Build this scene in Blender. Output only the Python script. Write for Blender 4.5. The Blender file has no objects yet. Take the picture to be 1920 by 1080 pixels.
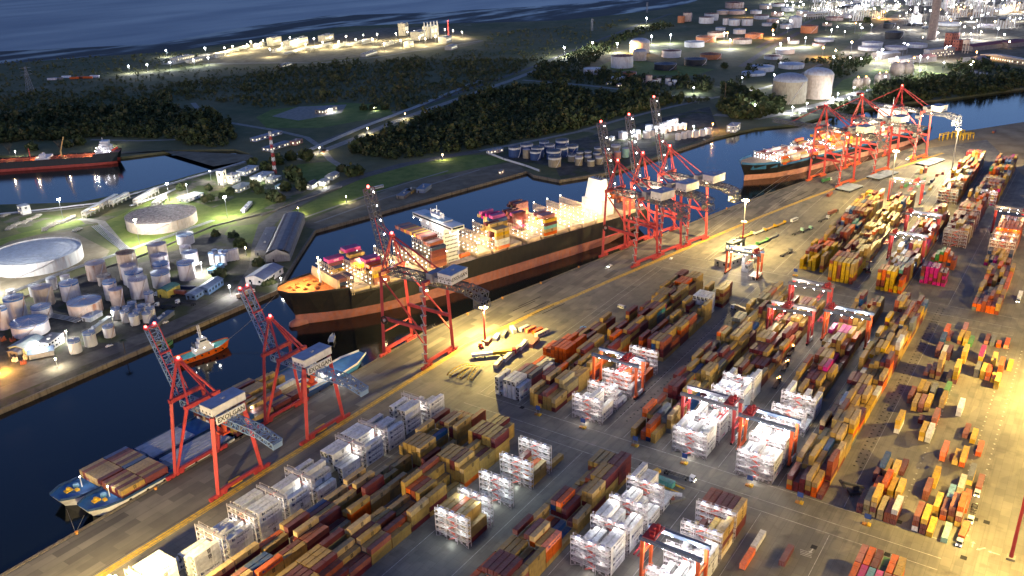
# Container terminal at dusk: quay, yards, ships, tank farms, refinery shore.
import bpy, bmesh, math, random
from math import sin, cos, pi, radians, sqrt, atan2, hypot
from mathutils import Vector, Matrix
random.seed(7)
SC = bpy.context.scene
COL = SC.collection
# ------------------------------------------------------------------ camera
F, PITCH, ROLL, YAW, HC = 1633.35, radians(22.2236), radians(-1.5119), radians(34.5407), 239.6
_fw = Vector((cos(YAW)*cos(PITCH), sin(YAW)*cos(PITCH), -sin(PITCH)))
_r0 = Vector((sin(YAW), -cos(YAW), 0)); _u0 = _r0.cross(_fw)
_rt = _r0*cos(ROLL) + _u0*sin(ROLL); _up = -_r0*sin(ROLL) + _u0*cos(ROLL)
cam = bpy.data.objects.new('camera', bpy.data.cameras.new('camera')); COL.objects.link(cam)
cam.data.sensor_width = 36.0; cam.data.lens = 36.0*F/1920.0
cam.data.clip_start = 1.0; cam.data.clip_end = 30000.0
mw = Matrix((( _rt.x, _up.x, -_fw.x, 0), (_rt.y, _up.y, -_fw.y, 0), (_rt.z, _up.z, -_fw.z, HC), (0, 0, 0, 1)))
cam.matrix_world = mw
SC.camera = cam

def G(x, y, z=0.0):
    "survey: the ground point (height z) seen at photo position x, y"
    d = _fw + _rt*((x-960)/F) - _up*((y-540)/F)
    t = (z-HC)/d.z
    return (d.x*t, d.y*t)
def depth(X, Y, Z=0):
    return (Vector((X, Y, Z-HC))).dot(_fw)
def seen(X, Y, Z=0):
    v = Vector((X, Y, Z-HC)); d = v.dot(_fw)
    return (960+F*v.dot(_rt)/d, 540-F*v.dot(_up)/d)

# ------------------------------------------------------------------ materials
MATS = {}
def nt_new(name):
    m = bpy.data.materials.new(name); m.use_nodes = True
    nt = m.node_tree; b = nt.nodes['Principled BSDF']
    return m, nt, b
def M(name, col=None, rough=.6, metal=0.0, var=.18, scale=.25, dirt=None, dscale=.12, damt=.35, spec=.35):
    "weathered surface: base colour with two noises; dirt = colour of stains"
    if name in MATS: return MATS[name]
    m, nt, b = nt_new(name)
    b.inputs['Roughness'].default_value = rough; b.inputs['Metallic'].default_value = metal
    b.inputs['Specular IOR Level'].default_value = spec
    tc = nt.nodes.new('ShaderNodeTexCoord')
    no = nt.nodes.new('ShaderNodeTexNoise'); no.inputs['Scale'].default_value = scale; no.inputs['Detail'].default_value = 5
    nt.links.new(tc.outputs['Object'], no.inputs['Vector'])
    rp = nt.nodes.new('ShaderNodeValToRGB'); e = rp.color_ramp.elements
    e[0].position = .3; e[1].position = .72
    e[0].color = (*[c*(1-var) for c in col], 1); e[1].color = (*[min(1, c*(1+var)) for c in col], 1)
    nt.links.new(no.outputs['Fac'], rp.inputs['Fac'])
    out = rp.outputs['Color']
    if dirt:
        mp = nt.nodes.new('ShaderNodeMapping'); mp.inputs['Scale'].default_value = (1, 1, .18)
        n2 = nt.nodes.new('ShaderNodeTexNoise'); n2.inputs['Scale'].default_value = dscale*6; n2.inputs['Detail'].default_value = 6
        nt.links.new(tc.outputs['Object'], mp.inputs['Vector']); nt.links.new(mp.outputs['Vector'], n2.inputs['Vector'])
        r2 = nt.nodes.new('ShaderNodeValToRGB'); r2.color_ramp.elements[0].position = .5; r2.color_ramp.elements[1].position = .72
        r2.color_ramp.elements[1].color = (damt*2, damt*2, damt*2, 1)
        nt.links.new(n2.outputs['Fac'], r2.inputs['Fac'])
        mx = nt.nodes.new('ShaderNodeMix'); mx.data_type = 'RGBA'
        nt.links.new(r2.outputs['Color'], mx.inputs['Factor']); nt.links.new(out, mx.inputs['A']); mx.inputs['B'].default_value = (*dirt, 1)
        out = mx.outputs['Result']
    nt.links.new(out, b.inputs['Base Color'])
    MATS[name] = m
    return m
def EM(name, col, s):
    if name in MATS: return MATS[name]
    m, nt, b = nt_new(name)
    b.inputs['Base Color'].default_value = (*col, 1)
    b.inputs['Emission Color'].default_value = (*col, 1); b.inputs['Emission Strength'].default_value = s
    MATS[name] = m
    return m

# ------------------------------------------------------------------ mesh builder
class MB:
    def __init__(s, mat=None):
        s.v = []; s.f = []; s.mi = []; s.mats = []; s.cur = 0; s.xf = None
        if mat: s.use(mat)
    def use(s, mat):
        if mat not in s.mats: s.mats.append(mat)
        s.cur = s.mats.index(mat); return s
    def add(s, vs, fs):
        o = len(s.v)
        s.v += [tuple(s.xf @ Vector(p)) for p in vs] if s.xf else [tuple(p) for p in vs]
        s.f += [tuple(i+o for i in q) for q in fs]; s.mi += [s.cur]*len(fs)
        return s
    HEX = ((0, 3, 2, 1), (4, 5, 6, 7), (0, 1, 5, 4), (1, 2, 6, 5), (2, 3, 7, 6), (3, 0, 4, 7))
    def hexa(s, p): return s.add(p, s.HEX)
    def box(s, x0, y0, z0, x1, y1, z1):
        return s.hexa([(x0, y0, z0), (x1, y0, z0), (x1, y1, z0), (x0, y1, z0), (x0, y0, z1), (x1, y0, z1), (x1, y1, z1), (x0, y1, z1)])
    def bar(s, a, b, w, h=None):
        a = Vector(a); b = Vector(b); d = b-a
        if d.length < 1e-4: return s
        h = h or w; d = d.normalized()
        up = Vector((0, 0, 1)) if abs(d.z) < .95 else Vector((0, 1, 0))
        r = d.cross(up).normalized()*(w/2); u = r.cross(d).normalized()*(h/2)
        return s.hexa([a-r-u, a+r-u, a+r+u, a-r+u, b-r-u, b+r-u, b+r+u, b-r+u])
    def tube(s, a, b, r0, r1=None, n=8):
        a = Vector(a); b = Vector(b); d = (b-a).normalized(); r1 = r0 if r1 is None else r1
        up = Vector((0, 0, 1)) if abs(d.z) < .95 else Vector((1, 0, 0))
        x = d.cross(up).normalized(); y = d.cross(x)
        vs = [a+(x*cos(2*pi*i/n)+y*sin(2*pi*i/n))*r0 for i in range(n)]+[b+(x*cos(2*pi*i/n)+y*sin(2*pi*i/n))*r1 for i in range(n)]
        fs = [(i, i+n, (i+1) % n+n, (i+1) % n) for i in range(n)]+[tuple(range(n)), tuple(range(2*n-1, n-1, -1))]
        return s.add(vs, fs)
    def lathe(s, c, prof, n=24, cap0=True, cap1=True):
        vs = []; fs = []
        for r, z in prof:
            vs += [(c[0]+r*cos(2*pi*i/n), c[1]+r*sin(2*pi*i/n), z) for i in range(n)]
        for k in range(len(prof)-1):
            fs += [(k*n+i, k*n+(i+1) % n, (k+1)*n+(i+1) % n, (k+1)*n+i) for i in range(n)]
        if cap0: fs.append(tuple(range(n-1, -1, -1)))
        if cap1: fs.append(tuple(range((len(prof)-1)*n, len(prof)*n)))
        return s.add(vs, fs)
    def prism(s, poly, z0, z1):
        A = sum(poly[i][0]*poly[(i+1) % len(poly)][1]-poly[(i+1) % len(poly)][0]*poly[i][1] for i in range(len(poly)))
        if A < 0: poly = poly[::-1]
        n = len(poly)
        return s.add([(p[0], p[1], z0) for p in poly]+[(p[0], p[1], z1) for p in poly],
                     [tuple(range(n-1, -1, -1)), tuple(range(n, 2*n))]+[(i, (i+1) % n, (i+1) % n+n, i+n) for i in range(n)])
    def sheet(s, poly, z):
        A = sum(poly[i][0]*poly[(i+1) % len(poly)][1]-poly[(i+1) % len(poly)][0]*poly[i][1] for i in range(len(poly)))
        if A < 0: poly = poly[::-1]
        return s.add([(p[0], p[1], z) for p in poly], [tuple(range(len(poly)))])
    def strip(s, line, w, z, off=0.0):
        "flat ribbon of width w along a polyline"
        L = [];  R = []
        for i, p in enumerate(line):
            a = line[max(0, i-1)]; b = line[min(len(line)-1, i+1)]
            d = hypot(b[0]-a[0], b[1]-a[1]) or 1; nx, ny = -(b[1]-a[1])/d, (b[0]-a[0])/d
            L.append((p[0]+nx*(off+w/2), p[1]+ny*(off+w/2), z)); R.append((p[0]+nx*(off-w/2), p[1]+ny*(off-w/2), z))
        n = len(line)
        return s.add(L+R, [(i, n+i, n+i+1, i+1) for i in range(n-1)])
    def ball(s, c, r, n=10, m=6, sz=1.0):
        prof = [(max(.001, r*sin(pi*k/m)), c[2]-r*sz*cos(pi*k/m)) for k in range(m+1)]
        return s.lathe(c, prof, n)
    def truss(s, a, b, w, h, seg, r, wtop=None):
        "four-chord lattice from a to b"
        a = Vector(a); b = Vector(b); d = (b-a).normalized()
        side = Vector((1, 0, 0)) if abs(d.x) < .9 else Vector((0, 1, 0))
        side = (side-d*side.dot(d)).normalized(); up = side.cross(d).normalized()
        def P(t, i, j): return a.lerp(b, t)+side*(i*w/2)+up*(j*h/2)
        for i, j in ((-1, -1), (1, -1), (1, 1), (-1, 1)): s.bar(P(0, i, j), P(1, i, j), r*1.5)
        for k in range(seg):
            t0, t1 = k/seg, (k+1)/seg
            for (p, q) in (((-1, -1), (1, -1)), ((1, -1), (1, 1)), ((1, 1), (-1, 1)), ((-1, 1), (-1, -1))):
                s.bar(P(t0, *p), P(t0, *q), r)
                s.bar(P(t0, *p), P(t1, *q), r) if k % 2 else s.bar(P(t0, *q), P(t1, *p), r)
        for (p, q) in (((-1, -1), (1, -1)), ((1, -1), (1, 1)), ((1, 1), (-1, 1)), ((-1, 1), (-1, -1))): s.bar(P(1, *p), P(1, *q), r)
        return s
    def mesh(s, name, smooth=False):
        me = bpy.data.meshes.new(name)
        me.from_pydata(s.v, [], s.f)
        for m in s.mats: me.materials.append(m)
        if len(s.mats) > 1: me.polygons.foreach_set('material_index', s.mi)
        if smooth: me.polygons.foreach_set('use_smooth', [True]*len(s.f))
        me.update(); return me
    def build(s, name, parent=None, smooth=False):
        return put(name, s.mesh(name, smooth), parent)

def put(name, me, parent=None, loc=None, rz=None):
    o = bpy.data.objects.new(name, me); COL.objects.link(o)
    if parent: o.parent = parent
    if loc: o.location = loc
    if rz: o.rotation_euler = (0, 0, rz)
    return o
LABELS = {}
def tag(o, label, cat, group=None):
    if label in LABELS and not (group and LABELS[label] == group):
        print('DUP LABEL', label)
    n = len(label.replace(',', ' ').split())
    if n > 16 or n < 4: print('LABEL LEN', n, label)
    LABELS[label] = group
    o['label'] = label; o['category'] = cat
    if group: o['group'] = group
    return o
def thing(name, label, cat, loc=(0, 0, 0), rz=0.0, group=None):
    o = bpy.data.objects.new(name, None); COL.objects.link(o)
    o.location = loc; o.rotation_euler = (0, 0, rz); o.empty_display_size = .5
    return tag(o, label, cat, group)
def struct(o): o['kind'] = 'structure'; return o
def stuff(o): o['kind'] = 'stuff'; return o
def dup(root, loc, rz, label, group=None):
    r = root.copy(); COL.objects.link(r); r.location = loc; r.rotation_euler = (0, 0, rz)
    for ch in list(root.children):
        c = ch.copy(); COL.objects.link(c); c.parent = r
        for g in list(ch.children):
            d = g.copy(); COL.objects.link(d); d.parent = c
    return tag(r, label, root['category'], group or root.get('group'))
_o1 = 'first second third fourth fifth sixth seventh eighth ninth tenth eleventh twelfth thirteenth fourteenth fifteenth sixteenth seventeenth eighteenth nineteenth twentieth'.split()
_t1 = {2: 'twenty', 3: 'thirty', 4: 'forty', 5: 'fifty', 6: 'sixty', 7: 'seventy', 8: 'eighty', 9: 'ninety'}
def nth(i):
    "0 -> first"
    i += 1
    if i <= 20: return _o1[i-1]
    if i == 100 or i == 200: return {100: 'hundredth', 200: 'two-hundredth'}[i]
    if i > 200: return 'two-hundred-and-'+nth(i-201)
    if i > 100: return 'hundred-and-'+nth(i-101)
    if i % 10 == 0: return {30: 'thirtieth', 40: 'fortieth', 50: 'fiftieth', 60: 'sixtieth', 70: 'seventieth', 80: 'eightieth', 90: 'ninetieth'}[i]
    return _t1[i//10]+'-'+_o1[i % 10-1]
def lamp(loc, w, col=(1, .95, .85), r=.6, spot=None, parent=None):
    l = bpy.data.lights.new('lamp_light', 'SPOT' if spot else 'POINT'); l.energy = w; l.color = col; l.shadow_soft_size = r
    o = bpy.data.objects.new('lamp_light', l); COL.objects.link(o); o.location = loc
    if spot:
        l.spot_size = radians(spot[1]); l.spot_blend = .6
        o.rotation_euler = (Vector(spot[0])-Vector(loc)).to_track_quat('-Z', 'Y').to_euler()
    if parent: o.parent = parent
    return o
FONTM = {}
def text_geo(t, size):
    "flat letters as (verts, faces) in the x-z plane, centred"
    if (t) not in FONTM:
        c = bpy.data.curves.new('t', 'FONT'); c.body = t; c.size = 1; c.align_x = 'CENTER'; c.align_y = 'CENTER'; c.resolution_u = 2; c.offset = .022
        o = bpy.data.objects.new('t', c); COL.objects.link(o); bpy.context.view_layer.update()
        me = bpy.data.meshes.new_from_object(o.evaluated_get(bpy.context.evaluated_depsgraph_get()))
        FONTM[t] = ([tuple(v.co) for v in me.vertices], [tuple(p.vertices) for p in me.polygons])
        bpy.data.objects.remove(o); bpy.data.curves.remove(c); bpy.data.meshes.remove(me)
    v, f = FONTM[t]
    return [(p[0]*size, 0.0, p[1]*size) for p in v], f
def letters(mb, t, size, pos, face='-y'):
    "letters on a wall facing -y, -x, +x or +y"
    v, f = text_geo(t, size)
    R = {'-y': lambda p: (p[0], 0, p[2]), '-x': lambda p: (0, -p[0], p[2]), '+y': lambda p: (-p[0], 0, p[2]), '+x': lambda p: (0, p[0], p[2])}[face]
    mb.add([(R(p)[0]+pos[0], R(p)[1]+pos[1], R(p)[2]+pos[2]) for p in v], f)

# palette
C = dict(tan=(.44, .29, .1), khaki=(.3, .24, .12), maroon=(.14, .026, .032), brown=(.28, .075, .045), orange=(.72, .13, .015), yellow=(.66, .4, .02),
         white=(.74, .74, .74), grey=(.16, .17, .18), blue=(.025, .085, .24), skyblue=(.12, .32, .48), teal=(.1, .36, .34), magenta=(.5, .025, .22),
         green=(.07, .26, .08), pink=(.5, .19, .18), navy=(.012, .03, .1), mint=(.35, .6, .48), cream=(.6, .5, .36))
def paint(c):
    "container and vehicle paint: each copy a little faded or fresh, rust streaks, dust lying on roofs"
    k = 'painted_steel_'+c
    if k in MATS: return MATS[k]
    m = M(k, C[c], rough=.5, var=.2, scale=.4, dirt=tuple(x*.4+.03 for x in C[c]), dscale=.16, damt=.3)
    nt = m.node_tree; b = nt.nodes['Principled BSDF']; src = b.inputs['Base Color'].links[0].from_socket
    oi = nt.nodes.new('ShaderNodeObjectInfo'); mr = nt.nodes.new('ShaderNodeMapRange'); mr.inputs['To Min'].default_value = .72; mr.inputs['To Max'].default_value = 1.22
    nt.links.new(oi.outputs['Random'], mr.inputs['Value'])
    hs = nt.nodes.new('ShaderNodeHueSaturation'); nt.links.new(src, hs.inputs['Color']); nt.links.new(mr.outputs['Result'], hs.inputs['Value'])
    ms = nt.nodes.new('ShaderNodeMapRange'); ms.inputs['To Min'].default_value = 1.1; ms.inputs['To Max'].default_value = .85
    nt.links.new(oi.outputs['Random'], ms.inputs['Value']); nt.links.new(ms.outputs['Result'], hs.inputs['Saturation'])
    ge = nt.nodes.new('ShaderNodeNewGeometry'); sx = nt.nodes.new('ShaderNodeSeparateXYZ'); nt.links.new(ge.outputs['Normal'], sx.inputs['Vector'])
    n2 = nt.nodes.new('ShaderNodeTexNoise'); n2.inputs['Scale'].default_value = .5; n2.inputs['Detail'].default_value = 5; nt.links.new(ge.outputs['Position'], n2.inputs['Vector'])
    r = nt.nodes.new('ShaderNodeMapRange'); r.inputs['From Min'].default_value = .3; r.inputs['From Max'].default_value = .7; r.inputs['To Min'].default_value = .08; r.inputs['To Max'].default_value = .36
    nt.links.new(n2.outputs['Fac'], r.inputs['Value'])
    gt = nt.nodes.new('ShaderNodeMath'); gt.operation = 'GREATER_THAN'; gt.inputs[1].default_value = .8; nt.links.new(sx.outputs['Z'], gt.inputs[0])
    mu = nt.nodes.new('ShaderNodeMath'); mu.operation = 'MULTIPLY'; nt.links.new(gt.outputs[0], mu.inputs[0]); nt.links.new(r.outputs['Result'], mu.inputs[1])
    mx = nt.nodes.new('ShaderNodeMix'); mx.data_type = 'RGBA'; nt.links.new(mu.outputs[0], mx.inputs['Factor']); nt.links.new(hs.outputs['Color'], mx.inputs['A']); d = .24 if c not in ('white', 'cream') else .5; mx.inputs['B'].default_value = (d, d*.86, d*.7, 1) if c not in ('white', 'cream') else (d, d*.98, d*.96, 1)
    nt.links.new(mx.outputs['Result'], b.inputs['Base Color'])
    return m
STEEL = M('galvanised_steel', (.32, .33, .35), .5, .3)
DARK = M('dark_steel', (.03, .03, .035), .6)
BLACK = M('black_rubber', (.015, .015, .016), .8)
RED = M('crane_red', (.4, .045, .05), .5, dirt=(.2, .03, .02), damt=.25)
ORANGE = M('crane_orange', (.56, .1, .03), .5, dirt=(.25, .06, .03), damt=.25)
BLUEG = M('crane_blue_grey', (.17, .25, .4), .55)
BLUED = M('crane_dark_blue', (.075, .105, .17), .55)
WHITE = M('white_paint', (.66, .66, .65), .5, var=.06, dirt=(.45, .42, .38), damt=.2)
GLASS = M('dark_window_glass', (.02, .03, .04), .08)
CONC = M('concrete', (.24, .22, .19), .85, scale=.08, dirt=(.1, .09, .08), damt=.3)
YEL = M('yellow_paint', (.65, .4, .03), .6)
L_WARM = EM('lamp_glow_warm', (1, .72, .36), 60)
L_COOL = EM('lamp_glow_cool', (.92, .93, 1), 60)
L_WHITE = EM('lamp_glow_white', (1, .9, .72), 26); L_RACK = EM('lamp_glow_rack', (1, .95, .92), 14)
L_RED = EM('lamp_glow_red', (1, .06, .05), 16)
L_ORANGE = EM('lamp_glow_orange', (1, .42, .08), 35)
L_GREEN = EM('lamp_glow_green', (.1, 1, .25), 12)
WIN = EM('lit_window', (1, .88, .6), 1.3)

# ------------------------------------------------------------------ sky
SC.view_settings.view_transform = 'Standard'; SC.view_settings.look = 'None'
SC.view_settings.exposure = 0.5; SC.view_settings.gamma = 1.0
w = bpy.data.worlds.new('World'); SC.world = w; w.use_nodes = True
bg = w.node_tree.nodes['Background']; sk = w.node_tree.nodes.new('ShaderNodeTexSky')
sk.sky_type = 'NISHITA'; sk.sun_disc = False
SKYT = (1.3, 1.0, 1.22, 1); SUN_EL, SUN_AZ = radians(7.0), radians(250)
sk.sun_elevation = SUN_EL; sk.sun_rotation = SUN_AZ; sk.altitude = 100; sk.ozone_density = 4.0; sk.dust_density = .6
tn = w.node_tree.nodes.new('ShaderNodeMix'); tn.data_type = 'RGBA'; tn.blend_type = 'MULTIPLY'; tn.inputs['Factor'].default_value = 1; tn.inputs['B'].default_value = SKYT
w.node_tree.links.new(sk.outputs['Color'], tn.inputs['A']); w.node_tree.links.new(tn.outputs['Result'], bg.inputs['Color']); bg.inputs['Strength'].default_value = .13
sd = bpy.data.lights.new('sun', 'SUN'); sd.energy = .04; sd.angle = radians(30); sd.color = (1, .8, .7)
so = bpy.data.objects.new('sun', sd); COL.objects.link(so)
sdir = Vector((sin(SUN_AZ)*cos(radians(8)), cos(SUN_AZ)*cos(radians(8)), sin(radians(8))))
so.rotation_euler = sdir.to_track_quat('Z', 'Y').to_euler()
cy = SC.cycles
cy.max_bounces = 4; cy.diffuse_bounces = 2; cy.glossy_bounces = 2; cy.transmission_bounces = 1; cy.sample_clamp_indirect = 2.0; cy.sample_clamp_direct = 0
cy.use_denoising = True; cy.use_light_tree = True; cy.caustics_reflective = False; cy.caustics_refractive = False
# lamp strengths (W)
MP, RP, RTGP, CRP, SHP, BP = 600000.0, 850.0, 7000.0, 190000.0, 19000.0, 19000.0
# ================================================================== setting
def ground_mat(name, build):
    m, nt, b = nt_new(name); b.inputs['Roughness'].default_value = .9; b.inputs['Specular IOR Level'].default_value = .2
    geo = nt.nodes.new('ShaderNodeNewGeometry')
    def noise(scale, detail=6, sx=1, sy=1, rough=.55):
        mp = nt.nodes.new('ShaderNodeMapping'); mp.inputs['Scale'].default_value = (sx, sy, 1)
        nt.links.new(geo.outputs['Position'], mp.inputs['Vector'])
        n = nt.nodes.new('ShaderNodeTexNoise'); n.inputs['Scale'].default_value = scale; n.inputs['Detail'].default_value = detail; n.inputs['Roughness'].default_value = rough
        nt.links.new(mp.outputs['Vector'], n.inputs['Vector']); return n.outputs['Fac']
    def ramp(fac, stops):
        r = nt.nodes.new('ShaderNodeValToRGB'); el = r.color_ramp.elements
        while len(el) < len(stops): el.new(.5)
        for e, (p, c) in zip(el, stops): e.position = p; e.color = (*c, 1) if len(c) == 3 else c
        nt.links.new(fac, r.inputs['Fac']); return r.outputs['Color']
    def mix(fac, a, b_, mode='MIX'):
        x = nt.nodes.new('ShaderNodeMix'); x.data_type = 'RGBA'; x.blend_type = mode
        if isinstance(fac, float): x.inputs['Factor'].default_value = fac
        else: nt.links.new(fac, x.inputs['Factor'])
        for s, v in (('A', a), ('B', b_)):
            if isinstance(v, tuple): x.inputs[s].default_value = (*v, 1)
            else: nt.links.new(v, x.inputs[s])
        return x.outputs['Result']
    def bump(h, d=.2, s=.3):
        q = nt.nodes.new('ShaderNodeBump'); q.inputs['Distance'].default_value = d; q.inputs['Strength'].default_value = s
        nt.links.new(h, q.inputs['Height']); nt.links.new(q.outputs['Normal'], b.inputs['Normal'])
    def brick(w, h, c1, c2, mortar, ms=.02):
        t = nt.nodes.new('ShaderNodeTexBrick'); t.inputs['Brick Width'].default_value = w; t.inputs['Row Height'].default_value = h
        t.inputs['Scale'].default_value = 1; t.inputs['Mortar Size'].default_value = ms; t.inputs['Color1'].default_value = (*c1, 1); t.inputs['Color2'].default_value = (*c2, 1)
        t.inputs['Mortar'].default_value = (*mortar, 1); t.inputs['Bias'].default_value = 0
        nt.links.new(geo.outputs['Position'], t.inputs['Vector']); return t.outputs['Color']
    build(b, nt, noise, ramp, mix, bump, brick); MATS[name] = m
    return m
def _yard(b, nt, noise, ramp, mix, bump, brick):
    base = ramp(noise(.035, 8), [(.3, (.14, .13, .115)), (.5, (.19, .178, .155)), (.72, (.235, .22, .19))])
    slabs = brick(6.0, 4.0, (.86, .86, .86), (1.08, 1.07, 1.05), (.62, .6, .58), .05)
    patch = ramp(noise(.02, 2, 1, 2.2), [(.44, (1, 1, 1)), (.47, (.86, .86, .88)), (.56, (.86, .86, .88)), (.58, (1.08, 1.06, 1.02))])
    c = mix(1.0, mix(1.0, base, slabs, 'MULTIPLY'), patch, 'MULTIPLY')
    tyre = ramp(noise(.5, 3, .02, 1), [(.53, (0, 0, 0)), (.74, (.4, .4, .4))])
    c = mix(tyre, c, (.075, .07, .066))
    oil = ramp(noise(.11, 7), [(.57, (0, 0, 0)), (.74, (.8, .8, .8))])
    c = mix(oil, c, (.085, .078, .07))
    nt.links.new(c, b.inputs['Base Color']); b.inputs['Roughness'].default_value = .72; b.inputs['Specular IOR Level'].default_value = .3
def _apron(b, nt, noise, ramp, mix, bump, brick):
    base = ramp(noise(.05, 8), [(.3, (.135, .125, .115)), (.7, (.22, .205, .18))])
    t = brick(17.0, 4.4, (.5, .5, .52), (1.25, 1.22, 1.15), (.7, .7, .7), .06)
    c = mix(.85, base, mix(1.0, base, t, 'MULTIPLY'))
    streak = ramp(noise(.6, 3, .02, 1), [(.54, (0, 0, 0)), (.76, (.4, .4, .4))])
    c = mix(streak, c, (.06, .058, .056))
    nt.links.new(c, b.inputs['Base Color']); b.inputs['Roughness'].default_value = .75
def _scrub(b, nt, noise, ramp, mix, bump, brick):
    a = ramp(noise(.05, 10, rough=.7), [(.3, (.05, .06, .026)), (.5, (.11, .115, .05)), (.7, (.2, .175, .09))])
    d = ramp(noise(.008, 6), [(.4, (.07, .09, .035)), (.6, (.18, .155, .08))])
    c = mix(.5, a, d); big = ramp(noise(.012, 8, 1, 1), [(.66, (0, 0, 0)), (.72, (.8, .8, .8))])
    c = mix(big, c, (.24, .21, .16))
    nt.links.new(c, b.inputs['Base Color']); bump(noise(.5, 8), .6, .6)
def _lawn(b, nt, noise, ramp, mix, bump, brick):
    c = ramp(noise(.07, 9, rough=.7), [(.3, (.075, .11, .02)), (.5, (.13, .175, .035)), (.7, (.2, .21, .06))])
    nt.links.new(c, b.inputs['Base Color']); bump(noise(1.2, 6), .2, .5)
def _dirt(b, nt, noise, ramp, mix, bump, brick):
    c = ramp(noise(.06, 9, rough=.65), [(.3, (.1, .085, .055)), (.5, (.17, .145, .1)), (.7, (.24, .21, .15))])
    nt.links.new(c, b.inputs['Base Color'])
def _road(b, nt, noise, ramp, mix, bump, brick):
    c = ramp(noise(.15, 8), [(.3, (.075, .072, .068)), (.7, (.14, .132, .12))])
    nt.links.new(c, b.inputs['Base Color']); b.inputs['Roughness'].default_value = .8
def _path(b, nt, noise, ramp, mix, bump, brick):
    c = ramp(noise(.2, 8), [(.3, (.2, .19, .165)), (.7, (.33, .31, .27))])
    nt.links.new(c, b.inputs['Base Color'])
def _sand(b, nt, noise, ramp, mix, bump, brick):
    c = ramp(noise(.04, 9), [(.3, (.2, .15, .09)), (.7, (.36, .29, .19))])
    nt.links.new(c, b.inputs['Base Color'])
def _tank_yard(b, nt, noise, ramp, mix, bump, brick):
    c = ramp(noise(.09, 9, rough=.7), [(.3, (.03, .028, .025)), (.5, (.075, .07, .06)), (.7, (.13, .12, .1))])
    g = ramp(noise(.03, 5), [(.5, (0, 0, 0)), (.58, (.8, .8, .8))])
    nt.links.new(mix(g, c, (.06, .07, .02)), b.inputs['Base Color'])
def _plant(b, nt, noise, ramp, mix, bump, brick):
    c = ramp(noise(.12, 9, rough=.7), [(.3, (.07, .07, .05)), (.5, (.14, .13, .1)), (.7, (.22, .2, .16))])
    g = ramp(noise(.035, 6), [(.44, (0, 0, 0)), (.5, (.9, .9, .9))])
    nt.links.new(mix(g, c, (.075, .105, .025)), b.inputs['Base Color'])
def _mud(b, nt, noise, ramp, mix, bump, brick):
    f = noise(.009, 9, .3, 1.0, .62)
    c = ramp(f, [(.4, (.03, .04, .06)), (.54, (.045, .042, .042)), (.7, (.065, .06, .055))])
    r = ramp(f, [(.42, (.34, .34, .34)), (.54, (.75, .75, .75))])
    nt.links.new(c, b.inputs['Base Color']); nt.links.new(r, b.inputs['Roughness'])
def _sea(b, nt, noise, ramp, mix, bump, brick):
    b.inputs['Base Color'].default_value = (.03, .05, .11, 1); b.inputs['Specular IOR Level'].default_value = .25
    r = ramp(noise(.003, 6, .5, 1.6), [(.35, (.34, .34, .34)), (.65, (.42, .42, .42))]); nt.links.new(r, b.inputs['Roughness'])
    bump(noise(.12, 5, .7, 1.4), .8, .6)
def _water(b, nt, noise, ramp, mix, bump, brick):
    b.inputs['Base Color'].default_value = (.003, .005, .007, 1); b.inputs['Roughness'].default_value = .09; b.inputs['Specular IOR Level'].default_value = .36
    r = ramp(noise(.004, 5, .6, 1.4), [(.35, (.06, .06, .06)), (.65, (.13, .13, .13))]); nt.links.new(r, b.inputs['Roughness'])
    bump(noise(.45, 4, 1, 1.3), .12, .35)
SEA = ground_mat('open_sea', _sea); YARD = ground_mat('yard_concrete', _yard); APRON = ground_mat('quay_apron', _apron); SCRUB = ground_mat('scrub_ground', _scrub)
LAWN = ground_mat('lawn_grass', _lawn); DIRT = ground_mat('bare_earth', _dirt); ROADM = ground_mat('asphalt', _road); PATHM = ground_mat('pale_gravel', _path)
SAND = ground_mat('sand', _sand); MUD = ground_mat('tidal_mud', _mud); WATER = ground_mat('harbour_water', _water); TYARD = ground_mat('tank_yard_ground', _tank_yard); PLANTG = ground_mat('plant_yard_ground', _plant)
WALLC = M('quay_wall_concrete', (.2, .165, .12), .85, scale=.2, dirt=(.06, .05, .04), damt=.4)
LINEY = M('yellow_road_paint', (.56, .36, .035), .6, var=.3, scale=.4, dirt=(.17, .15, .1), damt=.45)
LINEW = M('white_road_paint', (.42, .41, .39), .6, var=.3, scale=.5, dirt=(.2, .19, .17), damt=.4)

mb = MB(WATER); mb.sheet([(-4000, -6000), (26000, -6000), (26000, 16000), (-4000, 16000)], -2.6)
struct(mb.build('water'))
mb = MB(SEA); mb.sheet([(-4000, 2150), (900, 2150), (1180, 1990), (1400, 1900), (1900, 1870), (2246, 1500), (2700, 1280), (3300, 1360), (6000, 2000), (26000, 4500), (26000, 16000), (-4000, 16000)], -2.54); struct(mb.build('sea'))
QUAY = [(-900, 339.6), (100, 339.6), (300, 339.8), (392, 339.4), (428, 334), (466, 328.6), (501, 320.5), (543, 312.3), (610, 298), (710, 277), (740, 270.5), (808, 254), (868, 237.5), (960, 209), (1068, 174)]
yard = QUAY+[(1110, 166), (1175, 146), (1279, 82), (1420, -10), (1700, -250), (3000, -1100), (9000, -4000), (9000, -5500), (-900, -5500)]
mb = MB(YARD); mb.prism(yard, -9, 0); struct(mb.build('ground_terminal'))
def off(line, d):
    out = []
    for i, p in enumerate(line):
        a = line[max(0, i-1)]; b = line[min(len(line)-1, i+1)]; l = hypot(b[0]-a[0], b[1]-a[1])
        out.append((p[0]+(b[1]-a[1])/l*d, p[1]-(b[0]-a[0])/l*d))
    return out
mb = MB(APRON); mb.sheet([p for p in off(QUAY, 1.4)]+off(QUAY, 33)[::-1], .02); struct(mb.build('quay_pavement'))
mb = MB(WALLC); mb.strip(off(QUAY, .7), 1.4, .25); mb.strip(off(QUAY, 1.4), .02, .13)
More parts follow.
